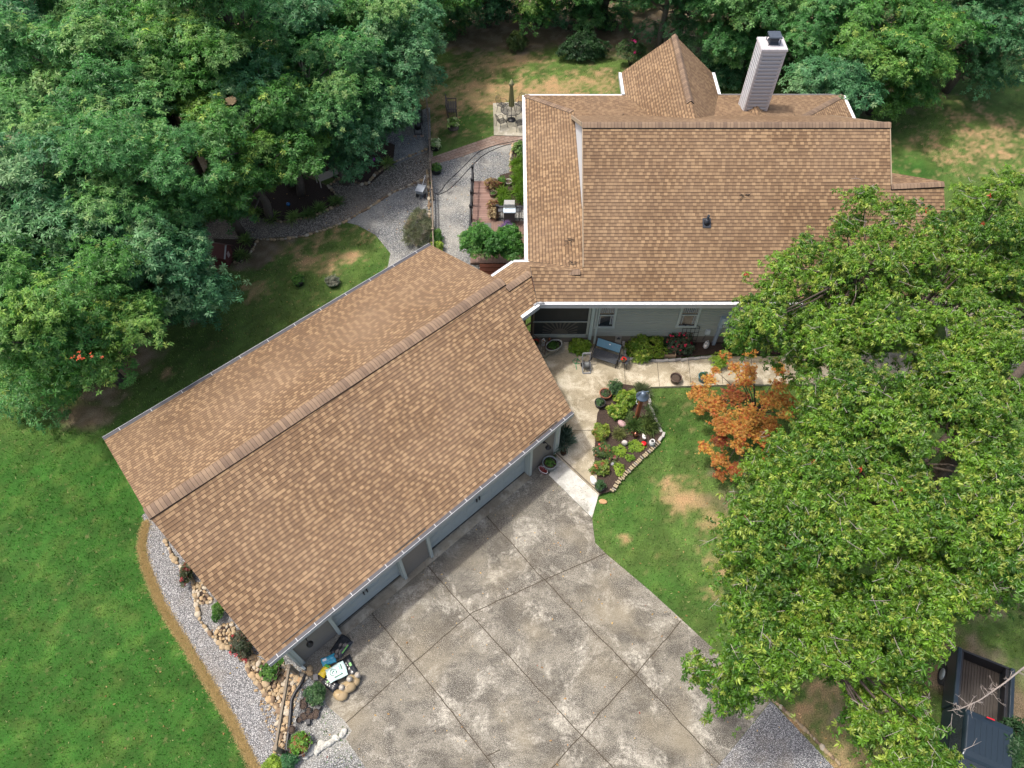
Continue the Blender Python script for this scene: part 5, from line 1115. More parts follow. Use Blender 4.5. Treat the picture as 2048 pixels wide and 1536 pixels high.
pot('flower_pot', 'teal blue pot with a thin rose seedling on the house walk', 1404, 760, .13, .21, .32, BLUEPOT, ('small', G2), nleaf=22, pr=.18, ph=.35)
pot('flower_pot', 'grey pot with lime trailing plant where the walk meets the maple', 1434, 729, .13, .24, .3, cm_('grey_glazed_pot', (.15, .15, .15)), ('small', LIME), nleaf=200, pr=.4, ph=.45)
pot('flower_pot', 'wide terracotta bowl with seedlings, middle of the pot trio by the island bed', 1210, 792, .13, .26, .24, TERRA, ('tiny', G2), nleaf=50, pr=.2, ph=.12)
pot('flower_pot', 'dark pot with leafy herb, lowest of the pot trio by the island bed', 1199, 811, .13, .23, .26, BLKPOT, ('small', G2), nleaf=60, pr=.2, ph=.15)
pot('flower_pot', 'large navy pot with a bushy plant, top of the pot trio by the island bed', 1228, 784, .13, .24, .36, NAVY, ('small', G2), nleaf=150, pr=.36, ph=.45)
pot('flower_pot', 'black pot with green plant at the lower tip of the island bed', 1199, 977, .13, .2, .22, BLKPOT, ('small', G2), nleaf=80, pr=.22, ph=.25)
pot('planter', 'oval galvanised tub of leafy greens on the porch step', 1107, 697, .36, .28, .28, TUB, ('small', G1), sx=1.45, rz=rad(32), nleaf=70, pr=.26, ph=.08)
pot('flower_pot', 'small red-flowered pot behind the iron handrail', 1073, 688, .36, .13, .16, TERRA, ('tiny', G2), nleaf=30, flower=((.6, .03, .02), 9, .035))
pot('flower_pot', 'shallow black pot with a bronze rosette below the dark leafy plant', 1126, 908, .13, .12, .14, BLKPOT, ('small', ((.06, .04, .02), (.14, .08, .04))), nleaf=16, pr=.14)
pot('planter', 'large round planter full of green succulents in the gravel apron', 604, 1490, .02, .36, .34, cm_('dark_stone_planter', (.09, .08, .07), .85), ('small', ((.06, .2, .02), (.2, .38, .05), (.3, .12, .05))), nleaf=260, pr=.36, ph=.2)
pot('planter', 'brown planter with spiky greens tucked under the garage eave corner', 545, 1345, .02, .3, .34, BROWNPOT, ('small', G1), nleaf=170, pr=.34, ph=.22)
pot('flower_pot', 'black pot with cream variegated hosta beside the rail fence', 871, 298, .01, .3, .3, BLKPOT, ('big', VAR), nleaf=60, pr=.36, ph=.3)
pot('flower_pot', 'black pot with bright green plant at the end of the brick path', 873, 345, .01, .32, .3, BLKPOT, ('small', G1), nleaf=150, pr=.34, ph=.3)
pot('flower_pot', 'green potted shrub standing on the back lawn, left of its twin', 599, 568, 0, .27, .3, BLKPOT, ('small', G1), nleaf=140, pr=.33, ph=.3)
pot('flower_pot', 'grey-leaved plant in a green bowl on the back lawn', 667, 569, 0, .32, .26, cm_('green_bowl', (.06, .10, .06)), ('small', ((.12, .14, .09), (.24, .24, .18))), nleaf=150, pr=.36, ph=.3)
pot('flower_pot', 'large coleus pot at the top end of the deck boards', 984, 377, .1, .26, .26, BLKPOT, ('small', COLEUS), nleaf=230, pr=.42, ph=.4)
pot('flower_pot', 'small dark pot with moss between the coleus pots', 986, 393, .1, .2, .28, BROWNPOT, ('tiny', G1), nleaf=30, pr=.14, ph=.05)
pot('flower_pot', 'coleus pot against the black deck post', 986, 418, .1, .22, .24, BLKPOT, ('small', COLEUS), nleaf=190, pr=.36, ph=.34)
pot('flower_pot', 'pale-edged coleus in the pot nearest the barbecue', 988, 435, .1, .22, .24, BLKPOT, ('small', ((.2, .15, .08), (.45, .36, .2), (.14, .07, .03))), nleaf=190, pr=.34, ph=.34)
pot('flower_pot', 'terracotta pot of greens above the deck bed', 1004, 367, .02, .22, .24, TERRA, ('small', G1), nleaf=80, pr=.22, ph=.25)
pot('flower_pot', 'pale ring-shaped pot beside the terracotta pot of the deck bed', 1017, 368, .02, .2, .2, cm_('pale_pot', (.42, .4, .36)))
pot('flower_pot', 'lime hosta pot standing on the tree stump', 907, 250, .5, .3, .2, BLKPOT, ('big', ((.1, .22, .04), (.3, .42, .1), (.5, .55, .25))), nleaf=60, pr=.36, ph=.3)
# nursery pots on the gravel apron
for i, (x, y, r, c) in enumerate([(608, 1405, .1, 1), (608, 1413, .11, 1), (618, 1422, .11, 0), (609, 1434, .12, 1), (617, 1426, .09, 0), (622, 1434, .1, 1), (632, 1432, .11, 1), (600, 1441, .1, 0), (614, 1398, .1, 0), (625, 1408, .09, 0), (585, 1460, .12, 1), (634, 1425, .1, 1)]):
    pot('nursery_pot', 'small used nursery pot standing on the gravel apron beside the drain pipe', x, y, .012, r, .13, BROWNPOT if c else BLKPOT, None, True, group='small used nursery pots on the gravel apron')
for i, (x, y, a, lb_) in enumerate([(638, 1415, 1.0, 'tipped-over square black nursery pot nearest the driveway'), (617, 1445, .3, 'tipped-over black nursery pot just above the succulent planter')]):
    p = PZ(x, y, .1); tm = MB(); tm.box((0, 0, 0), (.16, .16, .17), a, rx=1.3, taper=.75); o = tm.build('nursery_pot', BLKPOT, None, bevel=.01); o.location = p; tag(o, lb_, 'plant pot')
# wooden planter box
p = PZ(1336, 708, .15); t = thing('planter_box', 'small cedar planter box of seedlings set in the mulch by the rose bush', 'planter', tuple(p), rad(-2))
m_ = MB()
for sx, sy, w, d in ((0, -.2, .62, .03), (0, .2, .62, .03), (-.3, 0, .03, .37), (.3, 0, .03, .37)): m_.box((sx, sy, .1), (w, d, .2))
m_.build('box', cm_('cedar_wood', (.36, .25, .15), .8), t, local=True); MB().box((0, 0, .08), (.57, .36, .14)).build('soil', SOIL, t, local=True)
rng = np.random.default_rng(3); P = np.array(p) + np.stack([rng.uniform(-.2, .2, 40), rng.uniform(-.1, .1, 40), np.full(40, .2)], -1); scatter('foliage', P, np.tile([0, 0, 1.], (40, 1)), SPR['tiny'], mixcol(G2[0], G2[1], rng.random(40)), M['leaf'], t, (.8, 1.2), rng)

# patio bench
def bench():
    a = PZ(1183, 712, .45); b = PZ(1232, 728, .45); d = (b - a); L = d.length; az = math.atan2(d.y, d.x); n = Vector((-d.y, d.x, 0)).normalized(); c = (a + b) / 2 + n * .27
    t = thing('patio_bench', 'black metal patio bench with blue mesh back facing the walk', 'bench', (c.x, c.y, .13), az); blk = cm_('powder_coated_black', (.022, .022, .026), .45); w = L
    for sx in (-1, 1):
        lm = MB(); x = sx * w / 2
        lm.tube([(x, -.27, 0), (x, -.27, .52), (x, -.2, .57), (x, .24, .57)], .02, 8); lm.tube([(x, .24, 0), (x, .26, .42), (x, .38, .92)], .02, 8); lm.tube([(x, -.27, .03), (x, .24, .03)], .015, 6); lm.build('side_frame', blk, t, local=True)
    sm = MB()
    for k in range(8): sm.box((0, -.25 + k * .065, .33), (w, .05, .015))
    sm.bar((-w / 2, -.28, .31), (w / 2, -.28, .31), .03, .03); sm.build('seat', cm_('dark_slate_slats', (.05, .055, .065), .5), t, local=True)
    bm_ = MB(); bm_.bar((-w / 2, .38, .92), (w / 2, .38, .92), .03, .03); bm_.bar((-w / 2, .28, .45), (w / 2, .28, .45), .03, .03); bm_.build('back_frame', blk, t, local=True)
    bk = MB(); bk.box((0, .325, .68), (w - .08, .012, .44), rx=-.24); bk.build('backrest', cm_('blue_mesh_fabric', (.13, .27, .36), .7, var=.15), t, local=True)
    tg = MB(); tg.box((.05, .295, .8), (.07, .006, .06), rx=-.24); tg.build('care_tag', M['white'], t, local=True)
bench()
def side_table():
    p = PZ(1246, 730, .13); t = thing('side_table', 'small black metal side table beside the patio bench', 'table', tuple(p), rad(-25)); m_ = MB()
    for k in range(6): m_.box((0, -.18 + k * .072, .42), (.44, .055, .015))
    m_.build('tabletop', cm_('dark_slate_slats', (.05, .055, .065), .5), t, local=True)
    for sx in (-1, 1):
        for sy in (-1, 1): MB().bar((sx * .21, sy * .19, 0), (sx * .2, sy * .18, .42), .022, .022).build('leg', cm_('powder_coated_black', (.02, .02, .02)), t, local=True)
    pot('flower_pot', 'terracotta pot with orange blooms on the little black side table', 1246, 722, .55, .11, .13, TERRA, ('tiny', G2), nleaf=30, flower=((.75, .2, .04), 7, .04))
side_table()
def hose_reel():
    p = PZ(1172, 738, .13); t = thing('hose_reel', 'grey hose reel cart with green hose standing on the walk', 'hose reel', tuple(p), rad(3)); g = cm_('grey_plastic_reel', (.22, .23, .24), .5)
    f = MB()
    for sx in (-.17, .17): f.tube([(sx, -.25, .02), (sx, .2, .02), (sx, .25, .45), (sx, .3, .75)], .022, 8); f.bar((sx, -.22, .03), (sx, .1, .4), .03, .03)
    f.bar((-.17, .3, .75), (.17, .3, .75), .05, .1); f.bar((-.17, -.25, .03), (.17, -.25, .03), .05, .04); f.build('frame', g, t, local=True)
    r = MB(); 
    for sx in (-.13, .13): r.lathe([(.0, -.01), (.2, -.01), (.2, .01), (0, .01)], 20, (0, 0, 0))
    r2 = MB()
    for sx in (-.12, .12):
        pts = [(sx, .02 + .2 * math.cos(a * .314), .3 + .2 * math.sin(a * .314)) for a in range(21)]; r2.tube(pts, .014, 6)
        for k in range(6): a = k * 1.047; r2.tube([(sx, .02, .3), (sx, .02 + .2 * math.cos(a), .3 + .2 * math.sin(a))], .01, 5)
    r2.build('reel', cm_('dark_reel', (.07, .07, .075), .5), t, local=True)
    h = MB(); pts = []
    for k in range(90): a = k * .6; pts.append((-.1 + .2 * k / 90, .02 + .13 * math.cos(a), .3 + .13 * math.sin(a)))
    h.tube(pts, .016, 6); h.build('wound_hose', cm_('grey_hose', (.16, .17, .17), .5), t, local=True)
    for sx in (-.2, .2): MB().tube([(sx - .02, .2, .09), (sx + .02, .2, .09)], .09, 14).build('wheel', M['black'], t, local=True)
    gh = MB(); q = [PZ(x, y, .15) - p for x, y in [(1162, 722), (1153, 716), (1146, 721), (1150, 726), (1160, 727)]]; q = [Vector((v.x, v.y, .03)) for v in q]; gh.tube(q, .014, 6); q = [PZ(x, y, .15) - p for x, y in [(1157, 716), (1152, 728), (1153, 738)]]; gh.tube([Vector((v.x, v.y, .03)) for v in q], .014, 6)
    gh.build('loose_hose', cm_('green_hose', (.02, .3, .12), .4), t, local=True)
hose_reel()
# weathered board with star
p = PZ(1235, 690, .13); t = thing('wooden_star_board', 'weathered grey board with a dark metal star leaning on the house wall by the bench', 'board', tuple(p), 0); m_ = MB(); m_.box((0, .12, .5), (.28, .04, 1.0), rx=-.18)
m_.build('board', cm_('weathered_board', (.3, .28, .25), .9, var=.3, scale=4), t, local=True); sm = MB(); P = []
for k in range(10): a = math.pi / 2 + k * math.pi / 5; r = .13 if k % 2 == 0 else .055; P.append((r * math.cos(a), .05, .42 + r * math.sin(a)))
sm.add(P + [(0, .03, .42)], [(k, (k + 1) % 10, 10) for k in range(10)]); sm.build('star', M['dkgrey'], t, local=True)
# trellis
p = PZ(1372, 690, .13); t = thing('trellis', 'black wire trellis leaning on the siding behind the rose bush', 'trellis', (p.x, 19.75, .13), 0); m_ = MB()
for k in range(5): x = -.34 + k * .17; m_.tube([(x, .0, 0), (x * 1.1, .26, 1.25)], .011, 5)
for k in range(5): z = .25 + k * .23; m_.tube([(-.36, z * .2, z), (.36, z * .2, z)], .009, 5)
m_.tube([(-.37, .26, 1.25), (-.2, .28, 1.36), (0, .28, 1.32), (.2, .28, 1.36), (.37, .26, 1.25)], .011, 5); o = m_.build('grid', M['black'], t, local=True)
# statues
def animal_statue(px, py, z, label, m, s=1.0, rz=0.0, name='animal_statue'):
    p = PZ(px, py, z); t = thing(name, label, 'statue', tuple(p), rz); b = MB()
    b.blob((0, 0, .12 * s), (.1 * s, .17 * s, .12 * s), .04, 2); b.blob((0, -.14 * s, .24 * s), (.065 * s, .075 * s, .07 * s), .03, 3); b.build('body', m, t, local=True)
    for sx in (-1, 1): MB().blob((sx * .035 * s, -.1 * s, .36 * s), (.018 * s, .012 * s, .08 * s), .02, 4, seg=8).build('ear', m, t, local=True)
    MB().blob((0, .17 * s, .13 * s), (.04 * s, .04 * s, .04 * s), .03, 5, seg=8).build('tail', m, t, local=True)
WHITE = cm_('weathered_white_stone', (.62, .6, .56), .8, var=.12)
animal_statue(1411, 694, .15, 'white rabbit statue lying in the mulch right of the rose bush', WHITE, 1.3, rad(-30))
animal_statue(1287, 876, .14, 'small white sitting frog-like figure beside the bronze ball', WHITE, .75, rad(10))
def bird_statue(px, py, z, label, m, s=1.0):
    p = PZ(px, py, z); t = thing('bird_statue', label, 'statue', tuple(p)); b = MB(); b.blob((0, 0, .3 * s), (.1 * s, .16 * s, .12 * s), .03, 2); b.tube([(0, -.1 * s, .34 * s), (0, -.17 * s, .5 * s), (0, -.15 * s, .66 * s)], [.06 * s, .035 * s, .03 * s], 8); b.blob((0, -.17 * s, .68 * s), (.04 * s, .055 * s, .04 * s), .02, 3, seg=8)
    b.build('body', m, t, local=True); MB().tube([(0, -.21 * s, .68 * s), (0, -.28 * s, .66 * s)], [.014 * s, .004 * s], 6).build('beak', cm_('orange_beak', (.5, .2, .03)), t, local=True); MB().lathe([(.09 * s, 0), (.08 * s, .04 * s), (.03 * s, .2 * s)], 12).build('base', m, t, local=True)
bird_statue(1086, 690, .36, 'white goose statue on the porch step behind the handrail', WHITE, .95)
bird_statue(1098, 686, .36, 'brown rust-coloured bird statue on the porch step beside the oval tub', cm_('rusty_red_stone', (.16, .06, .04), .8), .8)
# farm bell on post
def bell():
    p = PZ(1272, 838, .14); t = thing('farm_bell', 'slate grey farm bell on a rust-brown post in the island bed', 'bell', tuple(p), rad(10)); rust = cm_('rust_brown_paint', (.2, .06, .025), .7, var=.25); sl_ = cm_('slate_bell_metal', (.10, .135, .18), .35, metal=.4)
    top = 1.75; b = MB(); b.box((0, 0, top / 2), (.14, .14, top)); b.build('post', rust, t, local=True)
    b = MB(); b.tube([(-.24, -.05, .05), (-.15, 0, .16), (0, 0, .2), (.15, 0, .16), (.24, -.05, .05)], .035, 8); b.build('base', rust, t, local=True)
    b = MB(); b.tube([(-.24, 0, top), (-.24, 0, top + .24), (-.2, 0, top + .28)], .02, 8); b.tube([(.24, 0, top), (.24, 0, top + .24), (.2, 0, top + .28)], .02, 8); b.bar((-.26, 0, top + .02), (.26, 0, top + .02), .05, .04); b.bar((-.22, 0, top + .3), (.22, 0, top + .3), .035, .035); b.build('yoke', sl_, t, local=True)
    b = MB(); b.lathe([(.27, -.02), (.255, .0), (.2, .06), (.15, .14), (.125, .22), (.07, .275), (0, .285)], 24, (0, -.02, top + .05)); b.build('bell', sl_, t, local=True)
bell()
pz_ = PZ(1272, 813, .14); t = thing('bird_feeder', 'small blue-grey hanging feeder with clear beads beside the bell post', 'feeder', tuple(pz_)); 
MB().tube([(0, 0, 0), (0, 0, .9), (.05, 0, .98)], .01, 6).build('pole', M['black'], t, local=True); MB().lathe([(0, .86), (.04, .84), (.1, .76), (.1, .74), (.06, .73), (.06, .6), (0, .58)], 14).build('hood', cm_('blue_grey_tin', (.12, .2, .27), .4), t, local=True)
for k in range(8): MB().blob((.05 * math.cos(k), .05 * math.sin(k) - .02, .55 - k * .05), (.022, .022, .022), 0, k, seg=7, rings=5).build('glass_bead', cm_('clear_beads', (.6, .65, .65), .15), t, local=True)
# odds and ends in the island bed
def ball(name, label, px, py, z, r, m, cat):
    p = PZ(px, py, z); t = thing(name, label, cat, tuple(p)); MB().blob((0, 0, r + .05), (r, r, r), 0, 1, seg=20, rings=14).build('ball', m, t, local=True); MB().lathe([(r * .55, 0), (r * .4, .03), (r * .45, .07)], 14).build('stand', M['black'], t, local=True)
ball('gazing_ball', 'shiny bronze-brown gazing ball among the strap leaves', 1270, 873, .14, .13, simple('bronze_mirror', (.16, .07, .045), .12, .9, var=.1), 'garden ball')
ball('gazing_ball', 'blue gazing ball in the dark mulch bed under the oaks', 578, 413, 0, .11, simple('blue_mirror', (.04, .16, .38), .2, .4), 'garden ball')
ball('gazing_ball', 'small magenta-purple ball in the upper mulch bed', 748, 324, 0, .12, simple('magenta_mirror', (.3, .04, .3), .25, .4), 'garden ball')
def stone(name, label, px, py, z, R, m, seed, cat='rock', rz=0.0, group=None):
    p = PZ(px, py, z + R[2] * .6); o = MB().blob((0, 0, 0), R, .16, seed, rz=rz, seg=11, rings=8, flat=.7).build(name, m); o.location = p; return tag(o, label, cat, group)
stone('garden_rock', 'pink speckled quartz rock in the island bed', 1244, 847, .14, (.2, .14, .13), cm_('pink_quartz', (.42, .27, .27), .7, var=.4, scale=12), 3, rz=-.5)
stone('garden_rock', 'pointed whitish stone above the sedum mats', 1249, 886, .14, (.13, .11, .17), cm_('mottled_white_stone', (.45, .41, .38), .85, var=.3), 4)
stone('garden_rock', 'large white rock at the walk edge near the tip of the island bed', 1187, 961, .14, (.14, .2, .14), WHITE, 5, rz=.5)
stone('garden_rock', 'round grey stone beside the narrow sedum strip', 1225, 928, .14, (.08, .09, .07), cm_('grey_stone', (.25, .25, .27), .8, var=.3), 6)
stone('garden_rock', 'pinkish round stone right of the coral rose bush', 1228, 915, .14, (.1, .09, .08), cm_('pink_stone', (.45, .2, .18), .8, var=.3), 7)
stone('garden_rock', 'flat orange-tan stone where island bed, ramp and lawn meet', 1206, 1003, .0, (.16, .11, .05), cm_('orange_sandstone', (.42, .25, .12), .85), 8)
lr = random.Random(4); lm_ = MB(); q0_, q1_ = PZ(612, 1512, .02), PZ(688, 1468, .02)
for k in range(13): q_ = q0_.lerp(q1_, k / 12); lm_.blob((q_.x + lr.uniform(-.05, .05), q_.y + lr.uniform(-.05, .05), .03 + lr.uniform(0, .04)), (lr.uniform(.12, .2), lr.uniform(.08, .15), lr.uniform(.05, .1)), .25, k, rz=lr.uniform(0, 3), seg=11, rings=7)
o = lm_.build('broken_boulder', cm_('painted_white_boulder', (.46, .45, .4), .95, var=.45, scale=4, bump=1.0)); tag(o, 'long whitish broken boulder lying across the gravel at the driveway edge', 'rock')
p = PZ(1287, 889, .14); t = thing('red_pot', 'small bright red enamel pot in the island bed', 'pot', tuple(p)); MB().lathe([(.07, 0), (.1, .03), (.1, .09), (.115, .1), (.08, .12), (0, .125)], 20).build('body', cm_('red_enamel', (.6, .01, .015), .3), t, local=True); MB().lathe([(.02, .12), (.025, .14), (0, .15)], 10).build('lid_knob', cm_('red_enamel', (.6, .01, .01)), t, local=True)
p = PZ(1303, 889, .14); t = thing('stoneware_jar', 'white stoneware jug with dark mouth at the right rim of the island bed', 'jar', tuple(p)); MB().lathe([(.09, 0), (.125, .05), (.13, .18), (.1, .26), (.08, .28), (.1, .31), (.075, .31), (.06, .26), (0, .24)], 22).build('body', cm_('white_stoneware', (.55, .55, .53), .4), t, local=True)
MB().lathe([(.131, .13), (.132, .17)], 22).build('band', cm_('blue_band', (.1, .15, .22)), t, local=True); MB().lathe([(.07, .28), (0, .281)], 16).build('mouth', M['black'], t, local=True)
# stone edging of the island bed and the wall bed
def stone_row(px, n, R, z, name, label, cat, group, m, seed=0, box=True, jit=.02):
    P = polypts(px); seg = [(b - a).length for a, b in zip(P[:-1], P[1:])]; tot = sum(seg); rn = random.Random(seed); protos = []
    for k in range(n):
        s = (k + .5) / n * tot; i = 0
        while i < len(seg) - 1 and s > seg[i]: s -= seg[i]; i += 1
        d = (P[i + 1] - P[i]).normalized(); q = P[i] + d * s
        if len(protos) < 5:
            b = MB()
            if box: b.box((0, 0, 0), (R[0], R[1], R[2]), rx=.06); o = b.build(name, m[k % len(m)], bevel=.02)
            else: o = b.blob((0, 0, 0), R, .2, seed * 50 + k, seg=9, rings=6, flat=.7).build(name, m[k % len(m)])
            protos.append(o)
        else: o = rn.choice(protos).copy(); COL.objects.link(o)
        o.location = (q.x + rn.uniform(-jit, jit), q.y + rn.uniform(-jit, jit), z + R[2] * (.5 if box else .55)); o.rotation_euler = (0, rn.uniform(-.08, .08), math.atan2(d.y, d.x) + rn.uniform(-.15, .15) + (0 if box else rn.choice((0, math.pi))))
        if not box: s_ = rn.uniform(.55, 1.3); o.scale = (s_, s_ * rn.uniform(.8, 1.1), s_)
        tag(o, label, cat, group)
TANB = [cm_('tan_edging_block', (.33, .27, .17), .85, var=.4), cm_('grey_edging_block', (.25, .22, .18), .85, var=.3)]; GRYB = [cm_('pale_grey_wall_block', (.36, .35, .33), .9, var=.3), cm_('grey_wall_block', (.26, .25, .24), .9, var=.3)]
ROCKM = [cm_('tan_river_rock', (.33, .25, .15), .85, var=.4, bump=.6), cm_('gold_river_rock', (.38, .27, .15), .85, var=.4, bump=.6), cm_('pale_river_rock', (.42, .36, .27), .85, var=.35, bump=.6), cm_('brown_river_rock', (.19, .13, .08), .85, var=.4, bump=.6)]
stone_row([(1296, 790), (1300, 815), (1311, 845), (1325, 872), (1318, 886)], 10, (.24, .12, .1), GP - .06, 'edging_block', 'pale block in the right-hand edging of the island bed', 'edging', 'pale edging blocks right side of the island bed', GRYB, 1)
stone_row([(1318, 886), (1290, 912), (1262, 938), (1240, 962), (1222, 986)], 30, (.07, .18, .09), GP - .07, 'edging_brick', 'tan edging brick set on edge between island mulch and lawn', 'edging', 'tan edging bricks of the island bed', TANB, 2)
stone_row([(1258, 722), (1320, 727), (1420, 719), (1450, 718)], 15, (.3, .12, .13), GP - .04, 'edging_block', 'grey block of the low edging between house bed and walk', 'edging', 'grey edging blocks along the house bed', GRYB, 3)
stone_row([(1246, 684), (1250, 718)], 4, (.24, .12, .13), GP - .04, 'edging_block', 'grey block in the short edging beside the patio bench', 'edging', 'grey edging blocks beside the patio bench', GRYB, 4)
EL = 'rough tan stone in the edging of the pea gravel path'; EG = 'rough edging stones of the pea gravel path'
stone_row([(855, 299), (786, 326), (750, 350), (736, 368), (722, 370), (700, 358), (675, 359), (657, 373), (684, 404), (676, 412), (627, 433), (566, 445), (530, 438)], 62, (.11, .09, .08), 0, 'edging_stone', EL, 'stone', EG, ROCKM, 5, box=False)
stone_row([(850, 358), (786, 386), (740, 415), (687, 446), (650, 460), (603, 474), (560, 480), (516, 479), (500, 510), (478, 527), (468, 525)], 66, (.11, .08, .07), 0, 'edging_stone', 'rough tan stone between the gravel path and the back lawn', 'stone', 'rough edging stones above the back lawn', ROCKM, 6, box=False)
stone_row([(854, 340), (857, 370), (858, 400), (860, 470)], 22, (.13, .1, .08), 0, 'edging_stone', 'rough tan stone along the foot of the rail fence', 'stone', 'rough edging stones along the rail fence', ROCKM, 7, box=False)
stone_row([(1026, 288), (1020, 320), (1022, 345)], 16, (.12, .09, .07), 0, 'edging_stone', 'rough tan stone rimming the house side bed', 'stone', 'rough edging stones of the house side bed', ROCKM, 8, box=False)
stone_row([(1545, 1400), (1600, 1450), (1680, 1530)], 22, (.1, .08, .06), 0, 'edging_stone', 'rough tan stone between lawn and the bottom gravel drive', 'stone', 'rough edging stones of the bottom gravel drive', ROCKM, 9, box=False)
# river rock beds
def rock_bed(polys, n, label, group, seed, smin, smax):
    rn = random.Random(seed); protos = []; placed = []
    for k in range(6): protos.append(MB().blob((0, 0, 0), (.12, .095, .06), .22, seed * 9 + k, seg=10, rings=6, flat=.7).build('river_rock', ROCKM[k % 4])); protos[-1]['_p'] = 1
    first = set()
    tries = 0
    while len(placed) < n and tries < n * 60:
        tries += 1; poly = rn.choice(polys); xs = [p[0] for p in poly]; ys = [p[1] for p in poly]; x, y = rn.uniform(min(xs), max(xs)), rn.uniform(min(ys), max(ys)); ins = False
        for i in range(len(poly)):
            a, b = poly[i], poly[(i + 1) % len(poly)]
            if (a[1] > y) != (b[1] > y) and x < (b[0] - a[0]) * (y - a[1]) / (b[1] - a[1]) + a[0]: ins = not ins
        if not ins: continue
        q = U(x, y); s = rn.uniform(smin, smax)
        if any((q.x - u) ** 2 + (q.y - v) ** 2 < (.085 * (s + w)) ** 2 for u, v, w in placed): continue
        placed.append((q.x, q.y, s)); kk = rn.randrange(6)
        if kk not in first: o = protos[kk]; first.add(kk)
        else: o = protos[kk].copy(); COL.objects.link(o)
        o.location = (q.x, q.y, .03 * s + .012); o.rotation_euler = (rn.uniform(-.15, .15), rn.uniform(-.15, .15), rn.uniform(0, 6.28)); o.scale = (s * rn.uniform(.8, 1.2), s * rn.uniform(.85, 1.2), s)
        tag(o, label, 'rock', group)
    for k in range(6):
        if k not in first: bpy.data.objects.remove(protos[k])
        elif '_p' in protos[k]: pass
    for o in COL.objects:
        if '_p' in o: del o['_p']
BED_A = [(520, 1320), (560, 1330), (590, 1345), (618, 1345), (600, 1370), (585, 1395), (577, 1430), (572, 1470), (565, 1510), (553, 1500), (558, 1420), (530, 1390), (505, 1355), (485, 1310), (500, 1300)]
BED_B = [(436, 1255), (465, 1245), (478, 1270), (474, 1300), (455, 1292), (430, 1275)]; BED_C = [(386, 1168), (405, 1165), (425, 1205), (395, 1210), (388, 1190)]
BED_D = [(335, 1088), (345, 1088), (362, 1125), (355, 1130)]; 
sheet('rock_bed_soil', BED_A, .0105, M['mulch']); sheet('rock_bed_soil', BED_B, .0105, M['mulch']); sheet('rock_bed_soil', BED_C, .0105, M['mulch'])
rock_bed([BED_A], 175, 'rounded tan river rock in the rock bed at the garage corner', 'river rocks at the garage corner', 21, .55, 1.3)
rock_bed([BED_B, BED_C], 70, 'small tan river rock in the two rock patches beside the garage eave', 'river rocks beside the garage eave', 22, .5, .9)
stone_row([(330, 1080), (350, 1120), (388, 1165), (392, 1205), (400, 1240), (425, 1275), (450, 1295), (478, 1300), (500, 1345), (530, 1385), (555, 1420)], 46, (.13, .09, .07), .01, 'river_rock', 'tan river rock in the line between gravel strip and rock beds', 'rock', 'river rocks lining the gravel strip', ROCKM, 10, box=False)
def pebbles():
    rng = np.random.default_rng(12); mb = MB(); P = polypts(BED_A + []); n = 0
    for k in range(900):
        poly = [BED_A, BED_B, BED_C][k % 3 if k % 5 == 0 else 0]; i = rng.integers(0, len(poly)); a = poly[i]; b = poly[(i + rng.integers(1, len(poly))) % len(poly)]; t_ = rng.random(); x, y = a[0] + (b[0] - a[0]) * t_, a[1] + (b[1] - a[1]) * t_
        q = U(x, y); r = rng.uniform(.02, .045); mb.blob((q.x, q.y, .02), (r * 1.3, r, r * .7), .15, k, k % 4, rng.uniform(0, 6), 6, 4)
    o = mb.build('pebbles', ROCKM); tag(o, 'small tan and brown pebbles between the river rocks', 'pebbles', kind='stuff')
pebbles()
# hitching rail, drain pipe, corner stones
t = thing('wooden_rail', 'weathered wooden rail on two posts standing in the rock bed', 'rail', tuple(PZ(575, 1420, 0))); wd1 = cm_('weathered_grey_wood', (.2, .165, .12), .9, var=.35, scale=5)
a0, a1 = PZ(592, 1346, 0), PZ(566, 1505, 0); hgt = 1.0
for q in (a0, a1): MB().bar((q.x, q.y, 0), (q.x, q.y, hgt), .13, .13).build('post', wd1, t)
MB().bar((a0.x, a0.y, hgt - .12), (a1.x, a1.y, hgt - .12), .07, .16).build('rail', wd1, t)
def corrugated():
    pts = [PZ(x, y, .07) for x, y in [(611, 1349), (604, 1365), (590, 1385), (583, 1400), (580, 1440), (576, 1475), (573, 1495), (578, 1508), (580, 1522)]]; P = []
    for i in range(len(pts) - 1):
        for k in range(14): P.append(pts[i].lerp(pts[i + 1], k / 14))
    for _ in range(6): P = [P[0]] + [(P[i - 1] + P[i] * 2 + P[i + 1]) / 4 for i in range(1, len(P) - 1)] + [P[-1]]
    o = MB().tube(P, [.062 if k % 2 else .052 for k in range(len(P))], 12).build('drain_pipe', M['black']); tag(o, 'black corrugated drain pipe snaking from the garage downspout', 'pipe')
corrugated()
for i, (x, y, R, lb_) in enumerate([(620, 1337, (.13, .11, .07), 'tan block stone nearest the downspout corner'), (619, 1346, (.14, .09, .06), 'smooth tan stone just below the downspout'), (610, 1355, (.14, .1, .06), 'flat tan stone at the start of the drain pipe'), (596, 1359, (.12, .12, .07), 'orange-pink stone left of the drain pipe start')]): stone('corner_stone', lb_, x, y, 0, R, ROCKM[i] if i < 3 else cm_('orange_sandstone', (.42, .25, .12)), 40 + i)
p = PZ(632, 1355, .08); o = MB().box((0, 0, 0), (.16, .2, .15), .2).build('paver_block', GRYB[1], bevel=.015); o.location = p; tag(o, 'grey-brown concrete block at the driveway corner beside the bags', 'block')
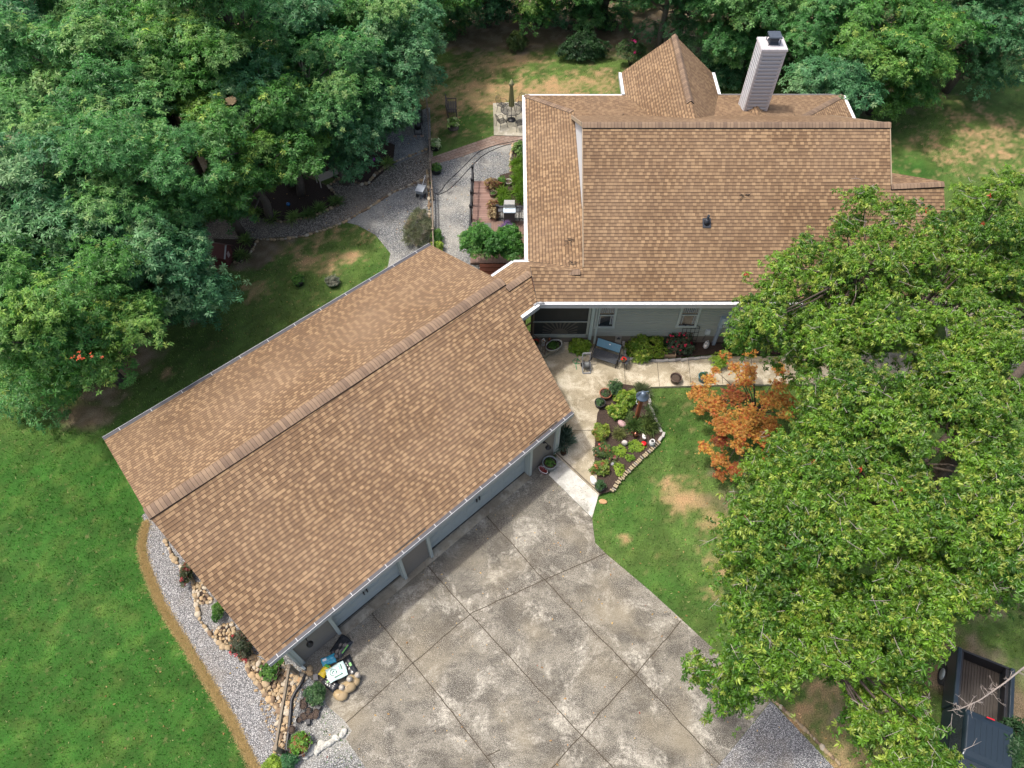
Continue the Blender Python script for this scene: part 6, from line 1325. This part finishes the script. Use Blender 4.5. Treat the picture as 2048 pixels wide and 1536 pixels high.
# red basket
t = thing('wire_basket', 'red oval basket with white dots beside the barrel planter', 'basket', tuple(PZ(1086, 944, .03)), rad(-42)); MB().lathe([(.16, 0), (.17, .01), (.21, .2), (.22, .21), (.2, .21), (.16, .02), (0, .015)], 22, sy=.55).build('body', cm_('red_dotted_tin', (.2, .02, .02), .5, var=.3), t, local=True)
dm = MB()
for k in range(14): a = k * .45; dm.blob((.192 * math.cos(a), .192 * .55 * math.sin(a), .1 + .03 * (k % 2)), (.016, .016, .016), 0, k, seg=6, rings=4)
dm.build('dots', M['white'], t, local=True); MB().tube([(.215 * math.cos(a * .3), .118 * math.sin(a * .3), .21) for a in range(22)], .01, 6).build('rim', M['white'], t, local=True)
# bags
def bag(name, label, px, py, z, L, W_, H, rz, m, cat='bag', seed=0, tiedm=None, prints=None):
    p = PZ(px, py, z); t = thing(name, label, cat, tuple(p), rz); rn = random.Random(seed); nx, ny = 16, 12; V = []; F_ = []
    ph = [rn.uniform(0, 6) for _ in range(4)]
    for sgn in (1, -1):
        for j in range(ny + 1):
            for i in range(nx + 1):
                u, v = i / nx * 2 - 1, j / ny * 2 - 1; e = max(0, (1 - abs(u) ** 3.2)) ** .6 * max(0, (1 - abs(v) ** 3.2)) ** .6
                cr = .07 * H * (math.sin(u * 9 + v * 4 + ph[0]) + math.sin(v * 11 - u * 3 + ph[1])) * e
                V.append((u * L / 2 * (1 - .04 * math.cos(v * 3 + ph[2])), v * W_ / 2 * (1 - .05 * math.cos(u * 3 + ph[3])), H / 2 + sgn * (e * H / 2) + cr * (1 if sgn > 0 else 0)))
    N = (nx + 1) * (ny + 1)
    for s_ in (0, 1):
        for j in range(ny):
            for i in range(nx):
                a = s_ * N + j * (nx + 1) + i; q = (a, a + 1, a + nx + 2, a + nx + 1); F_.append(q if s_ == 0 else q[::-1])
    mb = MB(); mb.add(V, F_, 0, True); mb.build('sack', m, t, local=True)
    if prints:
        for (nm, u, v, w, h, mm, kind) in prints:
            pm_ = MB(); 
            if kind == 'ring':
                pts = [(u * L / 2 + w * math.cos(a * .524), v * W_ / 2 + w * math.sin(a * .524), H * 1.02) for a in range(13)]; pm_.tube(pts, .012, 5); 
                pm_.tube([(u * L / 2 - w * .5, v * W_ / 2 - w * .3, H * 1.03), (u * L / 2, v * W_ / 2 + w * .2, H * 1.04), (u * L / 2 + w * .5, v * W_ / 2 + w * .3, H * 1.03)], .016, 5)
            else: pm_.box((u * L / 2, v * W_ / 2, H * 1.0), (w, h, .012))
            pm_.build(nm, mm, t, local=True)
    return t
bb_ = cm_('black_bag_plastic', (.02, .022, .026), .25, var=.5); gp = cm_('green_bag_print', (.12, .4, .08), .4); dg = cm_('dark_green_print', (.01, .09, .05), .4)
zz_ = .03
bag('soil_bag', 'shiny black soil bag lying alone against the garage trim', 683, 1294, zz_, .72, .5, .14, rad(58), bb_, prints=[('printed_band', 0, -.8, .34, .04, gp, 'b')])
bag('soil_bag', 'black bag with green print under the white bag, towards the garage', 697, 1336, zz_, .75, .45, .14, rad(-58), bb_, seed=2, prints=[('printed_mark', -.1, .5, .12, .08, gp, 'b')])
bag('soil_bag', 'black and green bag at the lower left of the pile', 662, 1367, zz_, .6, .36, .13, rad(-40), bb_, seed=3, prints=[('printed_mark', -.3, .1, .05, .2, gp, 'b')])
bag('fertilizer_bag', 'bright blue and white bag at the top left of the pile', 658, 1321, .12, .5, .3, .12, rad(22), cm_('blue_bag_plastic', (.04, .3, .45), .3, var=.3, scale=3), seed=4, prints=[('printed_panel', -.5, .3, .14, .08, M['white'], 'b')])
bag('seed_bag', 'yellow seed bag with green end at the left of the pile', 650, 1342, .1, .42, .25, .12, rad(62), cm_('yellow_bag_plastic', (.75, .55, .02), .35), seed=5, prints=[('green_end', .75, 0, .09, .18, cm_('leaf_green_print', (.05, .35, .04), .4), 'b')])
bag('soil_bag', 'white and mint bag with a green ring emblem on top of the pile', 674, 1345, .24, .66, .5, .13, rad(28), cm_('mint_white_bag', (.55, .72, .68), .35, var=.12, scale=3), seed=6, prints=[('emblem', -.3, .1, .11, 0, dg, 'ring'), ('printed_line', .42, -.0, .05, .3, cm_('mint_print', (.2, .42, .38), .4), 'b'), ('printed_line', .1, -.62, .3, .04, dg, 'b'), ('printed_line', .62, .3, .035, .2, dg, 'b')])
def tied_bag(label, px, py, s, rz, seed):
    p = PZ(px, py, .03); t = thing('tied_bag', label, 'bag', tuple(p), rz); tm = cm_('tan_sand_in_clear_bag', (.36, .27, .15), .3, var=.2, scale=6)
    MB().blob((0, 0, .13 * s), (.24 * s, .2 * s, .14 * s), .14, seed, seg=16, rings=10).build('sack', tm, t, local=True)
    MB().lathe([(.09, 0), (.03, .06), (.025, .09), (.07, .17), (.1, .2)], 12, (.1 * s, .17 * s, .18 * s)).build('tied_neck', cm_('clear_crumpled_plastic', (.5, .45, .38), .2, var=.4, scale=14), t, local=True)
tied_bag('tan sand-filled clear bag nearest the driveway centre', 709, 1362, 1.0, rad(-20), 1); tied_bag('largest tan sand-filled clear bag in the middle of the three', 697, 1376, 1.15, rad(10), 2); tied_bag('tan sand-filled clear bag lowest in the pile', 683, 1391, 1.0, rad(15), 3)
stone('plastic_bundle', 'crumpled grey plastic bundle between the black and blue bags', 673, 1312, .13, (.1, .09, .08), cm_('crumpled_grey_plastic', (.08, .075, .08), .4, var=.5, scale=14), 12, cat='bundle')

# ---------------- back yard
WOODG = cm_('grey_fence_wood', (.19, .15, .11), .9, var=.3, scale=4)
t = thing('rail_fence', 'low weathered rail fence between the gravel yard and the court', 'fence', tuple(PZ(862, 350, 0))); fp = [(853, 190), (857, 240), (861, 300), (863, 345), (866, 400), (868, 480), (869, 520)]
for i, (x, y) in enumerate(fp): q = PZ(x, y, 0); MB().bar((q.x, q.y, 0), (q.x, q.y, .8), .12, .12).build('post', WOODG, t)
for i in range(len(fp) - 1):
    a, b = PZ(*fp[i], 0), PZ(*fp[i + 1], 0)
    for z_ in (.32, .68): MB().bar((a.x, a.y, z_), (b.x, b.y, z_), .05, .11).build('rail', WOODG, t)
# cables
for i, pts in enumerate([[(1045, 279), (1000, 288), (960, 300), (935, 325), (915, 345), (893, 365), (880, 385), (868, 388), (862, 372)], [(1045, 282), (1000, 293), (965, 310), (940, 335), (918, 360), (895, 382), (876, 390), (866, 385), (860, 365)]]):
    P = [PZ(x, y, .025) for x, y in pts]; Q = []
    for a in range(len(P) - 1):
        for k in range(6): Q.append(P[a].lerp(P[a + 1], k / 6))
    for _ in range(5): Q = [Q[0]] + [(Q[i - 1] + Q[i] * 2 + Q[i + 1]) / 4 for i in range(1, len(Q) - 1)] + [Q[-1]]
    o = MB().tube(Q, .017, 6).build('garden_hose', M['black']); tag(o, ['upper of the two black hoses curving over the gravel court', 'lower of the two black hoses curving over the gravel court'][i], 'hose')
# smoker grill
def smoker():
    t = thing('smoker_grill', 'black barrel smoker standing on blocks beside the rail fence', 'grill', tuple(PZ(838, 262, 0)), rad(2)); b = MB(); b.tube([(0, -.1, .75), (0, .75, .75)], .27, 18); b.build('barrel', M['black'], t, local=True)
    MB().tube([(0, -.42, .55), (0, -.1, .55)], .2, 16).build('firebox', M['black'], t, local=True); MB().tube([(.05, .6, .95), (.05, .6, 1.4)], .05, 10).build('smoke_stack', M['dkgrey'], t, local=True)
    for sx in (-.2, .2):
        for y_ in (-.5, .65): MB().bar((sx, y_, 0), (sx, y_, .55), .035, .035).build('leg', M['black'], t, local=True)
    MB().box((-.36, .3, .72), (.2, .8, .03)).build('shelf', M['dkgrey'], t, local=True); MB().bar((-.2, -.5, .15), (.2, -.5, .15), .03, .03).build('stretcher', M['black'], t, local=True)
    for sx in (-.2, .2): MB().box((sx, -.5, .02), (.18, .14, .06)).build('foot_block', cm_('pinkish_brick', (.4, .27, .2)), t, local=True)
smoker()
# spreader
t = thing('garden_spreader', 'grey push spreader cart parked on the gravel by the rail fence', 'cart', tuple(PZ(843, 392, 0)), rad(-15)); MB().box((0, 0, .42), (.34, .42, .26), taper=1.35).build('hopper', cm_('grey_hopper', (.3, .33, .36), .5), t, local=True); MB().tube([(0, .1, .4), (.1, .45, .85), (.14, .55, 1.0)], .02, 6).build('handle', cm_('pale_tube', (.5, .52, .54), .4), t, local=True)
for sx in (-.2, .24): MB().tube([(sx - .03, -.1, .13), (sx + .03, -.1, .13)], .13, 16).build('wheel', M['black'], t, local=True)
MB().bar((0, 0, .3), (0, -.35, .02), .04, .04).build('stand', M['dkgrey'], t, local=True)
# garden benches
def garden_bench(px, py, rz, L, label, m):
    t = thing('garden_bench', label, 'bench', tuple(PZ(px, py, 0)), rz); s = MB()
    for k in range(4): s.box((0, -.2 + k * .13, .42), (L, .1, .03))
    s.build('seat', m, t, local=True); b = MB()
    for k in range(4): b.box((0, .27 + k * .03, .55 + k * .12), (L, .025, .09))
    b.build('backrest', m, t, local=True)
    for sx in (-1, 1): e = MB(); e.bar((sx * L / 2, -.25, 0), (sx * L / 2, -.25, .62), .05, .05); e.bar((sx * L / 2, .25, 0), (sx * L / 2, .36, .95), .05, .05); e.bar((sx * L / 2, -.28, .62), (sx * L / 2, .28, .62), .06, .03); e.build('armrest', m, t, local=True)
garden_bench(905, 226, rad(94), 1.1, 'dark weathered garden bench standing on the dry back lawn', cm_('dark_weathered_wood', (.09, .075, .065), .9, var=.4))
garden_bench(660, 362, rad(215), 1.3, 'pale grey wooden bench half hidden at the edge of the mulch beds', cm_('pale_grey_wood', (.42, .38, .33), .9, var=.2))
t = thing('tree_stump', 'grey tree stump carrying the lime hosta pot on the back lawn', 'stump', tuple(PZ(907, 256, 0))); MB().lathe([(.33, 0), (.27, .06), (.23, .25), (.22, .5), (0, .5)], 14).build('stump', bark_mat('stump_bark', (.08, .06, .05), (.25, .2, .17)), t, local=True)
# round table set
def table_set():
    c = PZ(1023, 240, .06); blk = M['black']; t = thing('patio_table', 'round black wire table on the concrete patio', 'table', tuple(c)); r = .62; b = MB(); pts = [(r * math.cos(a * .196), r * math.sin(a * .196), .72) for a in range(33)]; b.tube(pts, .018, 6)
    for k in range(17): x = -r + (k + .5) * 2 * r / 17; h = math.sqrt(r * r - x * x); b.bar((x, -h, .72), (x, h, .72), .014, .008); b.bar((-h, x, .722), (h, x, .722), .014, .008)
    b.build('tabletop', cm_('black_mesh_top', (.03, .03, .032), .6), t, local=True)
    for k in range(4): a = k * 1.571 + .78; MB().tube([(.42 * math.cos(a), .42 * math.sin(a), 0), (.3 * math.cos(a), .3 * math.sin(a), .3), (.45 * math.cos(a), .45 * math.sin(a), .7)], .016, 6).build('leg', blk, t, local=True)
    u = thing('patio_umbrella', 'closed olive-green patio umbrella standing in the round table', 'umbrella', tuple(c)); MB().tube([(0, 0, .05), (0, 0, 2.5)], .02, 8).build('pole', blk, u, local=True); MB().lathe([(.25, 0), (.24, .05), (.1, .08), (.05, .1)], 20).build('base', blk, u, local=True)
    b = MB(); V = []; n = 16
    for i, (rr, z_) in enumerate([(.17, .95), (.15, 1.3), (.12, 1.7), (.09, 2.1), (.075, 2.35)]):
        for k in range(n): a = 2 * math.pi * k / n; q = rr * (1.12 if k % 2 else .72); V.append((q * math.cos(a), q * math.sin(a), z_))
    F_ = [(i * n + k, i * n + (k + 1) % n, (i + 1) * n + (k + 1) % n, (i + 1) * n + k) for i in range(4) for k in range(n)]; b.add(V, F_, 0, False); b.build('canopy', cm_('olive_canopy_cloth', (.22, .21, .09), .9, var=.15), u, local=True)
    b = MB(); b.lathe([(.15, 2.3), (.12, 2.42), (.03, 2.62), (0, 2.66)], 12); b.build('vent', cm_('pale_olive_cloth', (.3, .29, .15), .9), u, local=True)
    proto = None
    for k, (px, py, a) in enumerate([(1004, 254, rad(-60)), (1040, 258, rad(10)), (1005, 222, rad(-120)), (1040, 220, rad(150))]):
        p = PZ(px, py, .06); lab = ['black wire patio chair at the near left of the round table', 'black wire patio chair at the near right of the round table', 'black wire patio chair at the far left of the round table', 'black wire patio chair at the far right of the round table'][k]
        if proto is None:
            ch = thing('patio_chair', lab, 'chair', tuple(p), a, 'black wire patio chairs round the table'); s = MB()
            for q in range(9): s.bar((-.2 + q * .05, -.2, .42), (-.2 + q * .05, .2, .42), .012, .01); s.bar((-.2, -.2 + q * .05, .425), (.2, -.2 + q * .05, .425), .012, .01)
            s.tube([(-.22, -.22, .42), (.22, -.22, .42), (.22, .22, .42), (-.22, .22, .42), (-.22, -.22, .42)], .012, 5); s.build('seat', blk, ch, local=True); s = MB(); s.tube([(-.22, -.22, .42), (-.24, -.32, .8), (-.12, -.36, .92), (.12, -.36, .92), (.24, -.32, .8), (.22, -.22, .42)], .013, 6)
            for q in range(5): s.tube([(-.14 + q * .07, -.22, .42), (-.12 + q * .06, -.35, .9)], .006, 4)
            s.build('backrest', blk, ch, local=True)
            for sx in (-1, 1):
                for sy in (-1, 1): MB().tube([(sx * .21, sy * .2, .42), (sx * .25, sy * .26, 0)], .012, 6).build('leg', blk, ch, local=True)
                MB().tube([(sx * .23, -.28, .64), (sx * .27, .05, .66), (sx * .24, .18, .6), (sx * .22, .2, .42)], .012, 6).build('armrest', blk, ch, local=True)
            proto = ch
        else: ch = copy_tree(proto); ch.location = p; ch.rotation_euler = (0, 0, a); ch['label'] = lab
table_set()
# deck
def deck():
    A, B, C, D = PZ(948, 366, 0), PZ(978, 364, 0), PZ(983, 445, 0), PZ(948, 446, 0); t = thing('deck', 'brown composite deck with black railings beside the house side bed', 'deck', tuple(PZ(965, 410, 0)))
    def board_mat():
        q = NT('brown_composite_boards'); p = q.pos(); fr = q.math('FRACT', q.math('DIVIDE', q.sep(p)[1], .14)); c = q.mix(q.white(q.math('FLOOR', q.math('DIVIDE', q.sep(p)[1], .14)), dim='1D'), (.17, .095, .075), (.24, .15, .12)); c = q.mix(q.math('LESS_THAN', fr, .07), c, (.02, .012, .01)); q.set(color=c, rough=.7); return q.m
    bmt = board_mat(); x0, x1 = A.x, PZ(995, 400, 0).x; y1, y0 = A.y, D.y; MB().box(((x0 + x1) / 2, (y0 + y1) / 2, .08), (x1 - x0, y1 - y0, .12)).build('walkway_boards', bmt, t)
    y2 = PZ(950, 530, 0).y; x2 = xl + .4
    lo = MB(); n = int((x2 - x0) / .14)
    for k in range(n): lo.box((x0 + .07 + k * .14, (y2 + y0) / 2, .08), (.13, y0 - y2, .12))
    lo.build('lower_boards', cm_('grey_brown_boards', (.17, .11, .085), .8, var=.3, scale=3), t)
    mt = MB(); q = PZ(966, 452, .16); mt.box((q.x, q.y, .15), (.85, .45, .015)); mt.build('door_mat', cm_('patterned_grey_mat', (.12, .12, .11), .9, var=.8, scale=30), t)
    # railings
    pr = [(946.5, 336), (946.5, 361), (946.5, 386), (946.5, 414), (946.5, 466)]; base = [PZ(x, y, 1.0) for x, y in pr]; xs = base[0].x
    base = [Vector((x0 - .04, b.y, 0)) for b in base]
    def rail(a, b, z0, z1):
        d = (b - a).normalized(); L = (b - a).length; m_ = MB(); m_.bar(a + Vector((0, 0, z1)), b + Vector((0, 0, z1)), .08, .05); m_.build('handrail', M['black'], t); MB().bar(a + Vector((0, 0, z0)), b + Vector((0, 0, z0)), .05, .04).build('bottom_rail', M['black'], t)
        k = 1; n = int(L / .13); m_ = MB()
        for k in range(1, n): q = a + d * (L * k / n); m_.bar(q + Vector((0, 0, z0)), q + Vector((0, 0, z1)), .022, .022)
        if n > 1: o = m_.build('balusters', M['black'], t)
    for k, b in enumerate(base):
        m_ = MB(); m_.bar(b, b + Vector((0, 0, 1.08)), .11, .11); m_.box((b.x, b.y, 1.1), (.15, .15, .05)); m_.box((b.x, b.y, 1.13), (.11, .11, .03)); m_.build('post', M['black'], t)
        if k: rail(base[k - 1], b, .2, .98)
    pa = PZ(998, 414, 1.0); pa = Vector((x1 + .02, pa.y, 0)); pb = Vector((xl + .5, pa.y, 0)); m_ = MB(); m_.bar(pa, pa + Vector((0, 0, 1.08)), .11, .11); m_.box((pa.x, pa.y, 1.1), (.15, .15, .05)); m_.build('post', M['black'], t); rail(pa, pb, .2, .98)
    stp = MB(); m2 = cm_('red_brown_step_wood', (.22, .07, .035), .8, var=.25)
    for k in range(6): stp.box((x2 - 1.2, y2 - .15 - k * .28, .06 - k * .0), (3.0, .24, .1))
    stp.build('lattice_step', m2, t)
    return x0, x1, x2, y0, y2
dk = deck()
def barbecue():
    t = thing('barbecue', 'grey gas barbecue with pale lid beside the deck railing', 'grill', tuple(PZ(1019, 448, .14))); st_ = cm_('brushed_grey_steel', (.3, .31, .31), .4, metal=.5); MB().box((0, .25, .4), (.58, .5, .8)).build('cabinet', M['dkgrey'], t, local=True)
    MB().box((0, .42, .95), (.62, .4, .3), taper=.86).build('lid', cm_('mottled_grey_lid', (.3, .3, .29), .6, var=.5, scale=18), t, local=True); MB().box((0, .06, .86), (.62, .34, .06)).build('front_shelf', cm_('pale_blue_enamel', (.5, .6, .68), .35), t, local=True); MB().bar((-.25, .2, .92), (.25, .2, .92), .03, .03).build('handle', st_, t, local=True)
    for sx in (-.45, .45): MB().box((sx, .25, .8), (.26, .45, .04)).build('side_shelf', M['dkgrey'], t, local=True)
    p = PZ(1050, 432, .5); s = thing('slatted_shelf', 'black slatted shelf rack between the barbecue and the house', 'rack', tuple(p)); b = MB()
    for k in range(8): b.bar((-.3 + k * .08, -.25, .5), (-.3 + k * .08, .25, .5), .04, .02)
    b.build('slats', M['black'], s, local=True)
    for sx in (-.28, .28): MB().bar((sx, 0, -.35), (sx, 0, .5), .03, .03).build('leg', M['black'], s, local=True)
barbecue()
spray('purple flowering plant hanging in front of the barbecue', 1013, 460, .6, 90, (.1, .14, .14), (.2, .13, .3), 15, 'reed_s', 'lavender_plant')
t = thing('white_basin', 'small white curved basin standing at the lower deck post', 'basin', tuple(PZ(955, 463, .15))); MB().lathe([(.1, 0), (.15, .1), (.2, .25), (.19, .26), (.12, .1), (0, .05)], 16, sy=1.5, sx=.6).build('bowl', M['white'], t, local=True)
tree('vine_tree', 'dense green small tree spilling over the deck corner beside the garage roof', at_px(990, 492, 1.7), (1.35, .95, .95), tuple(PZ(985, 510, 0))[:2], 'small', 22, 420, ((.03, .12, .02), (.09, .25, .04), (.16, .32, .06)), 411, cat='tree', clump_r=(.35, .6), r0=.07, low=-.4, size=(.9, 1.4))
# maroon shed
def shed():
    p = PZ(449, 522, 0); t = thing('garden_shed', 'small maroon wooden well house with pale roof trim at the gravel path', 'shed', tuple(p), rad(-12)); mar = cm_('maroon_wood', (.10, .025, .022), .75, var=.4, scale=5); b = MB(); b.box((0, 0, .4), (.8, .75, .8)); b.add([(-.4, -.375, .8), (-.4, .375, .8), (-.4, 0, 1.15), (.4, -.375, .8), (.4, .375, .8), (.4, 0, 1.15)], [(0, 2, 1), (3, 4, 5)]); b.build('wall', mar, t, local=True)
    r = MB(); r.slab([(-.5, -.5, .72), (.5, -.5, .72), (.5, 0, 1.2), (-.5, 0, 1.2)], .04, (1, 0, 0)); r.slab([(-.5, .5, .72), (.5, .5, .72), (.5, 0, 1.2), (-.5, 0, 1.2)], .04, (1, 0, 0)); r.build('roof', [cm_('dark_maroon_roof', (.12, .035, .028), .7, var=.4, scale=3), mar], t, local=True)
    MB().bar((.5, -.5, .73), (.5, 0, 1.21), .06, .05).build('rake_trim', cm_('pale_trim', (.4, .4, .4)), t, local=True); MB().box((.404, 0, .55), (.01, .2, .3)).build('window', cm_('pale_sign', (.4, .3, .28)), t, local=True)
shed()
# pickup truck
def truck():
    a, b = PZ(1917.5, 1292.6, 1.3), PZ(2031, 1337.6, 1.3); rear = (a + b) / 2; wv = (b - a); wv.z = 0; wv.normalize(); fwd = Vector((wv.y, -wv.x, 0)); az = math.atan2(fwd.y, fwd.x); W_ = 1.8
    t = thing('pickup_truck', 'dark slate blue pickup truck with open bed parked under the tree', 'pickup truck', (rear.x, rear.y, 0), az)   # local +x forward, +y left
    paint = simple('slate_blue_car_paint', (.014, .026, .036), .3, .3, var=.12, scale=2, coat=.6); blk = M['black']
    for s in (-1, 1):
        q = MB(); q.box((.98, s * (W_ / 2 - .07), .9), (1.96, .14, .78)); q.build('bed_side', paint, t, local=True, bevel=.03)
        MB().box((1.0, s * (W_ / 2 - .19), 1.08), (1.9, .1, .2)).build('bed_rail', blk, t, local=True)
    MB().box((.03, 0, .92), (.07, W_ - .3, .6)).build('tailgate', blk, t, local=True, bevel=.01)
    q = MB()
    for k in range(15): q.box((1.0, -.63 + k * .09, .62), (1.9, .05, .03))
    q.box((1.0, 0, .59), (1.92, W_ - .28, .04)); q.build('bed_floor', cm_('dusty_black_bedliner', (.05, .042, .036), .8, var=.7, scale=2), t, local=True)
    c0, c1 = 2.0, 3.55; zr = 1.72; V = []
    for x, z_, hw in ((c0, .55, .88), (c0, 1.15, .88), (c0 + .1, zr - .03, .70), (c1 - .05, zr - .03, .70), (c1 + .5, 1.12, .86), (c1 + .5, .55, .88)): V += [(x, -hw, z_), (x, hw, z_)]
    V += [(c0 + .3, -.66, zr + .02), (c0 + .3, .66, zr + .02), (c1 - .2, -.66, zr + .02), (c1 - .2, .66, zr + .02)]
    F_ = [(0, 1, 3, 2), (2, 3, 5, 4), (6, 7, 9, 8), (8, 9, 11, 10), (0, 2, 4, 6, 8, 10), (11, 9, 7, 5, 3, 1), (4, 5, 13, 12), (12, 13, 15, 14), (14, 15, 7, 6), (4, 12, 14, 6), (5, 7, 15, 13)]
    q = MB(); q.add(V, F_); q.build('cab', paint, t, local=True, bevel=.04)
    rb = MB()
    for k in range(6): rb.box((c0 + .85, -.42 + k * .168, zr + .022), (1.0, .02, .012))
    rb.build('roof_ribs', paint, t, local=True)
    ws = MB(); ws.add([(c1 + .03, -.66, zr - .1), (c1 + .03, .66, zr - .1), (c1 + .46, .78, 1.19), (c1 + .46, -.78, 1.19)], [(0, 1, 2, 3)]); ws.build('windshield', M['glass'], t, local=True)
    rw = MB(); rw.add([(c0 - .0, -.7, 1.22), (c0 - .0, .7, 1.22), (c0 + .08, .62, 1.62), (c0 + .08, -.62, 1.62)], [(3, 2, 1, 0)]); rw.build('rear_window', M['glass'], t, local=True)
    for s in (-1, 1):
        sw = MB(); sw.add([(c0 + .25, s * .875, 1.18), (c1 + .3, s * .87, 1.18), (c1 - .1, s * .735, 1.62), (c0 + .3, s * .735, 1.62)], [(0, 1, 2, 3)]); sw.build('side_window', M['glass'], t, local=True)
        m_ = MB(); m_.box((c1 + .2, s * 1.02, 1.2), (.12, .2, .15)); m_.build('side_mirror', blk, t, local=True, bevel=.02)
    MB().box((c1 + 1.2, 0, .84), (1.45, 1.72, .62), taper=.93).build('hood', paint, t, local=True, bevel=.08)
    MB().box((c0 + .13, 0, zr + .03), (.04, .24, .02)).build('brake_light', cm_('red_light_lens', (.5, .01, .02), .3), t, local=True)
    for x in (.75, 4.1):
        for s in (-1, 1):
            w_ = MB(); w_.tube([(x, s * .72, .36), (x, s * .9, .36)], .36, 22); wh = w_.build('wheel', cm_('tyre_rubber', (.02, .02, .02), .9), t, local=True); MB().tube([(x, s * .89, .36), (x, s * .915, .36)], .2, 16).build('rim', M['galv'], wh, local=True)
    MB().box((-.06, 0, .5), (.14, 1.7, .18)).build('bumper', M['dkgrey'], t, local=True, bevel=.02)
truck()
# fallen leaves and twigs
def litter():
    rng = np.random.default_rng(8); n = 1500; pts = []
    X = rng.uniform(-14, 14, n); Y = rng.uniform(2, 40, n); Z = np.full(n, .03); lv, lf = leaf_shape(.09, .05, .2, .2, 'leaf')
    spr_ = [(lv, lf, np.ones(len(lv)))]; cols = mixcol((.45, .32, .12), (.32, .17, .07), rng.random(n)); g = rng.random(n) < .04; cols[g] = (.28, .05, .03)
    o = scatter('fallen_leaves', np.stack([X, Y, Z], -1), np.tile([0, 0, 1.], (n, 1)), spr_, cols, M['leaf'], None, (.5, 1.1), rng, tiltamt=.2); tag(o, 'scattered dry tan and red fallen leaves on lawn, gravel and driveway', 'leaves', kind='stuff')
    mb = MB()
    for px, py in [(1385, 234), (1330, 222), (1300, 208), (1450, 236), (1500, 238), (1240, 235), (1560, 236), (1345, 210)]:
        for k in range(9):
            x, y = px + rng.uniform(-28, 28), py + rng.uniform(-5, 4); p = HB.px(x, y) + Vector((0, 0, .03)); a = rng.uniform(0, 6.28); L = rng.uniform(.1, .4); q = p + Vector((math.cos(a), math.sin(a), 0)) * L; q.z = HB.z(q.x, q.y) + .03; m_ = p.lerp(q, .5) + Vector((rng.normal(0, .04), 0, .01)); mb.tube([p, m_, q], .009, 4)
    for px, py in [(1140, 482), (1145, 527), (1488, 393)]:
        pl = HL if px < 1165 else HF
        for k in range(14): p = pl.px(px + rng.normal(0, 4), py + rng.normal(0, 3)) + Vector((0, 0, .03)); q = p + Vector((rng.normal(0, .1), rng.normal(0, .1), .03)); mb.tube([p, q], .01, 4)
    o = mb.build('roof_twigs', M['bark_dark']); tag(o, 'dead twigs and leaf litter lying on the house roof', 'twigs', kind='stuff')
litter()
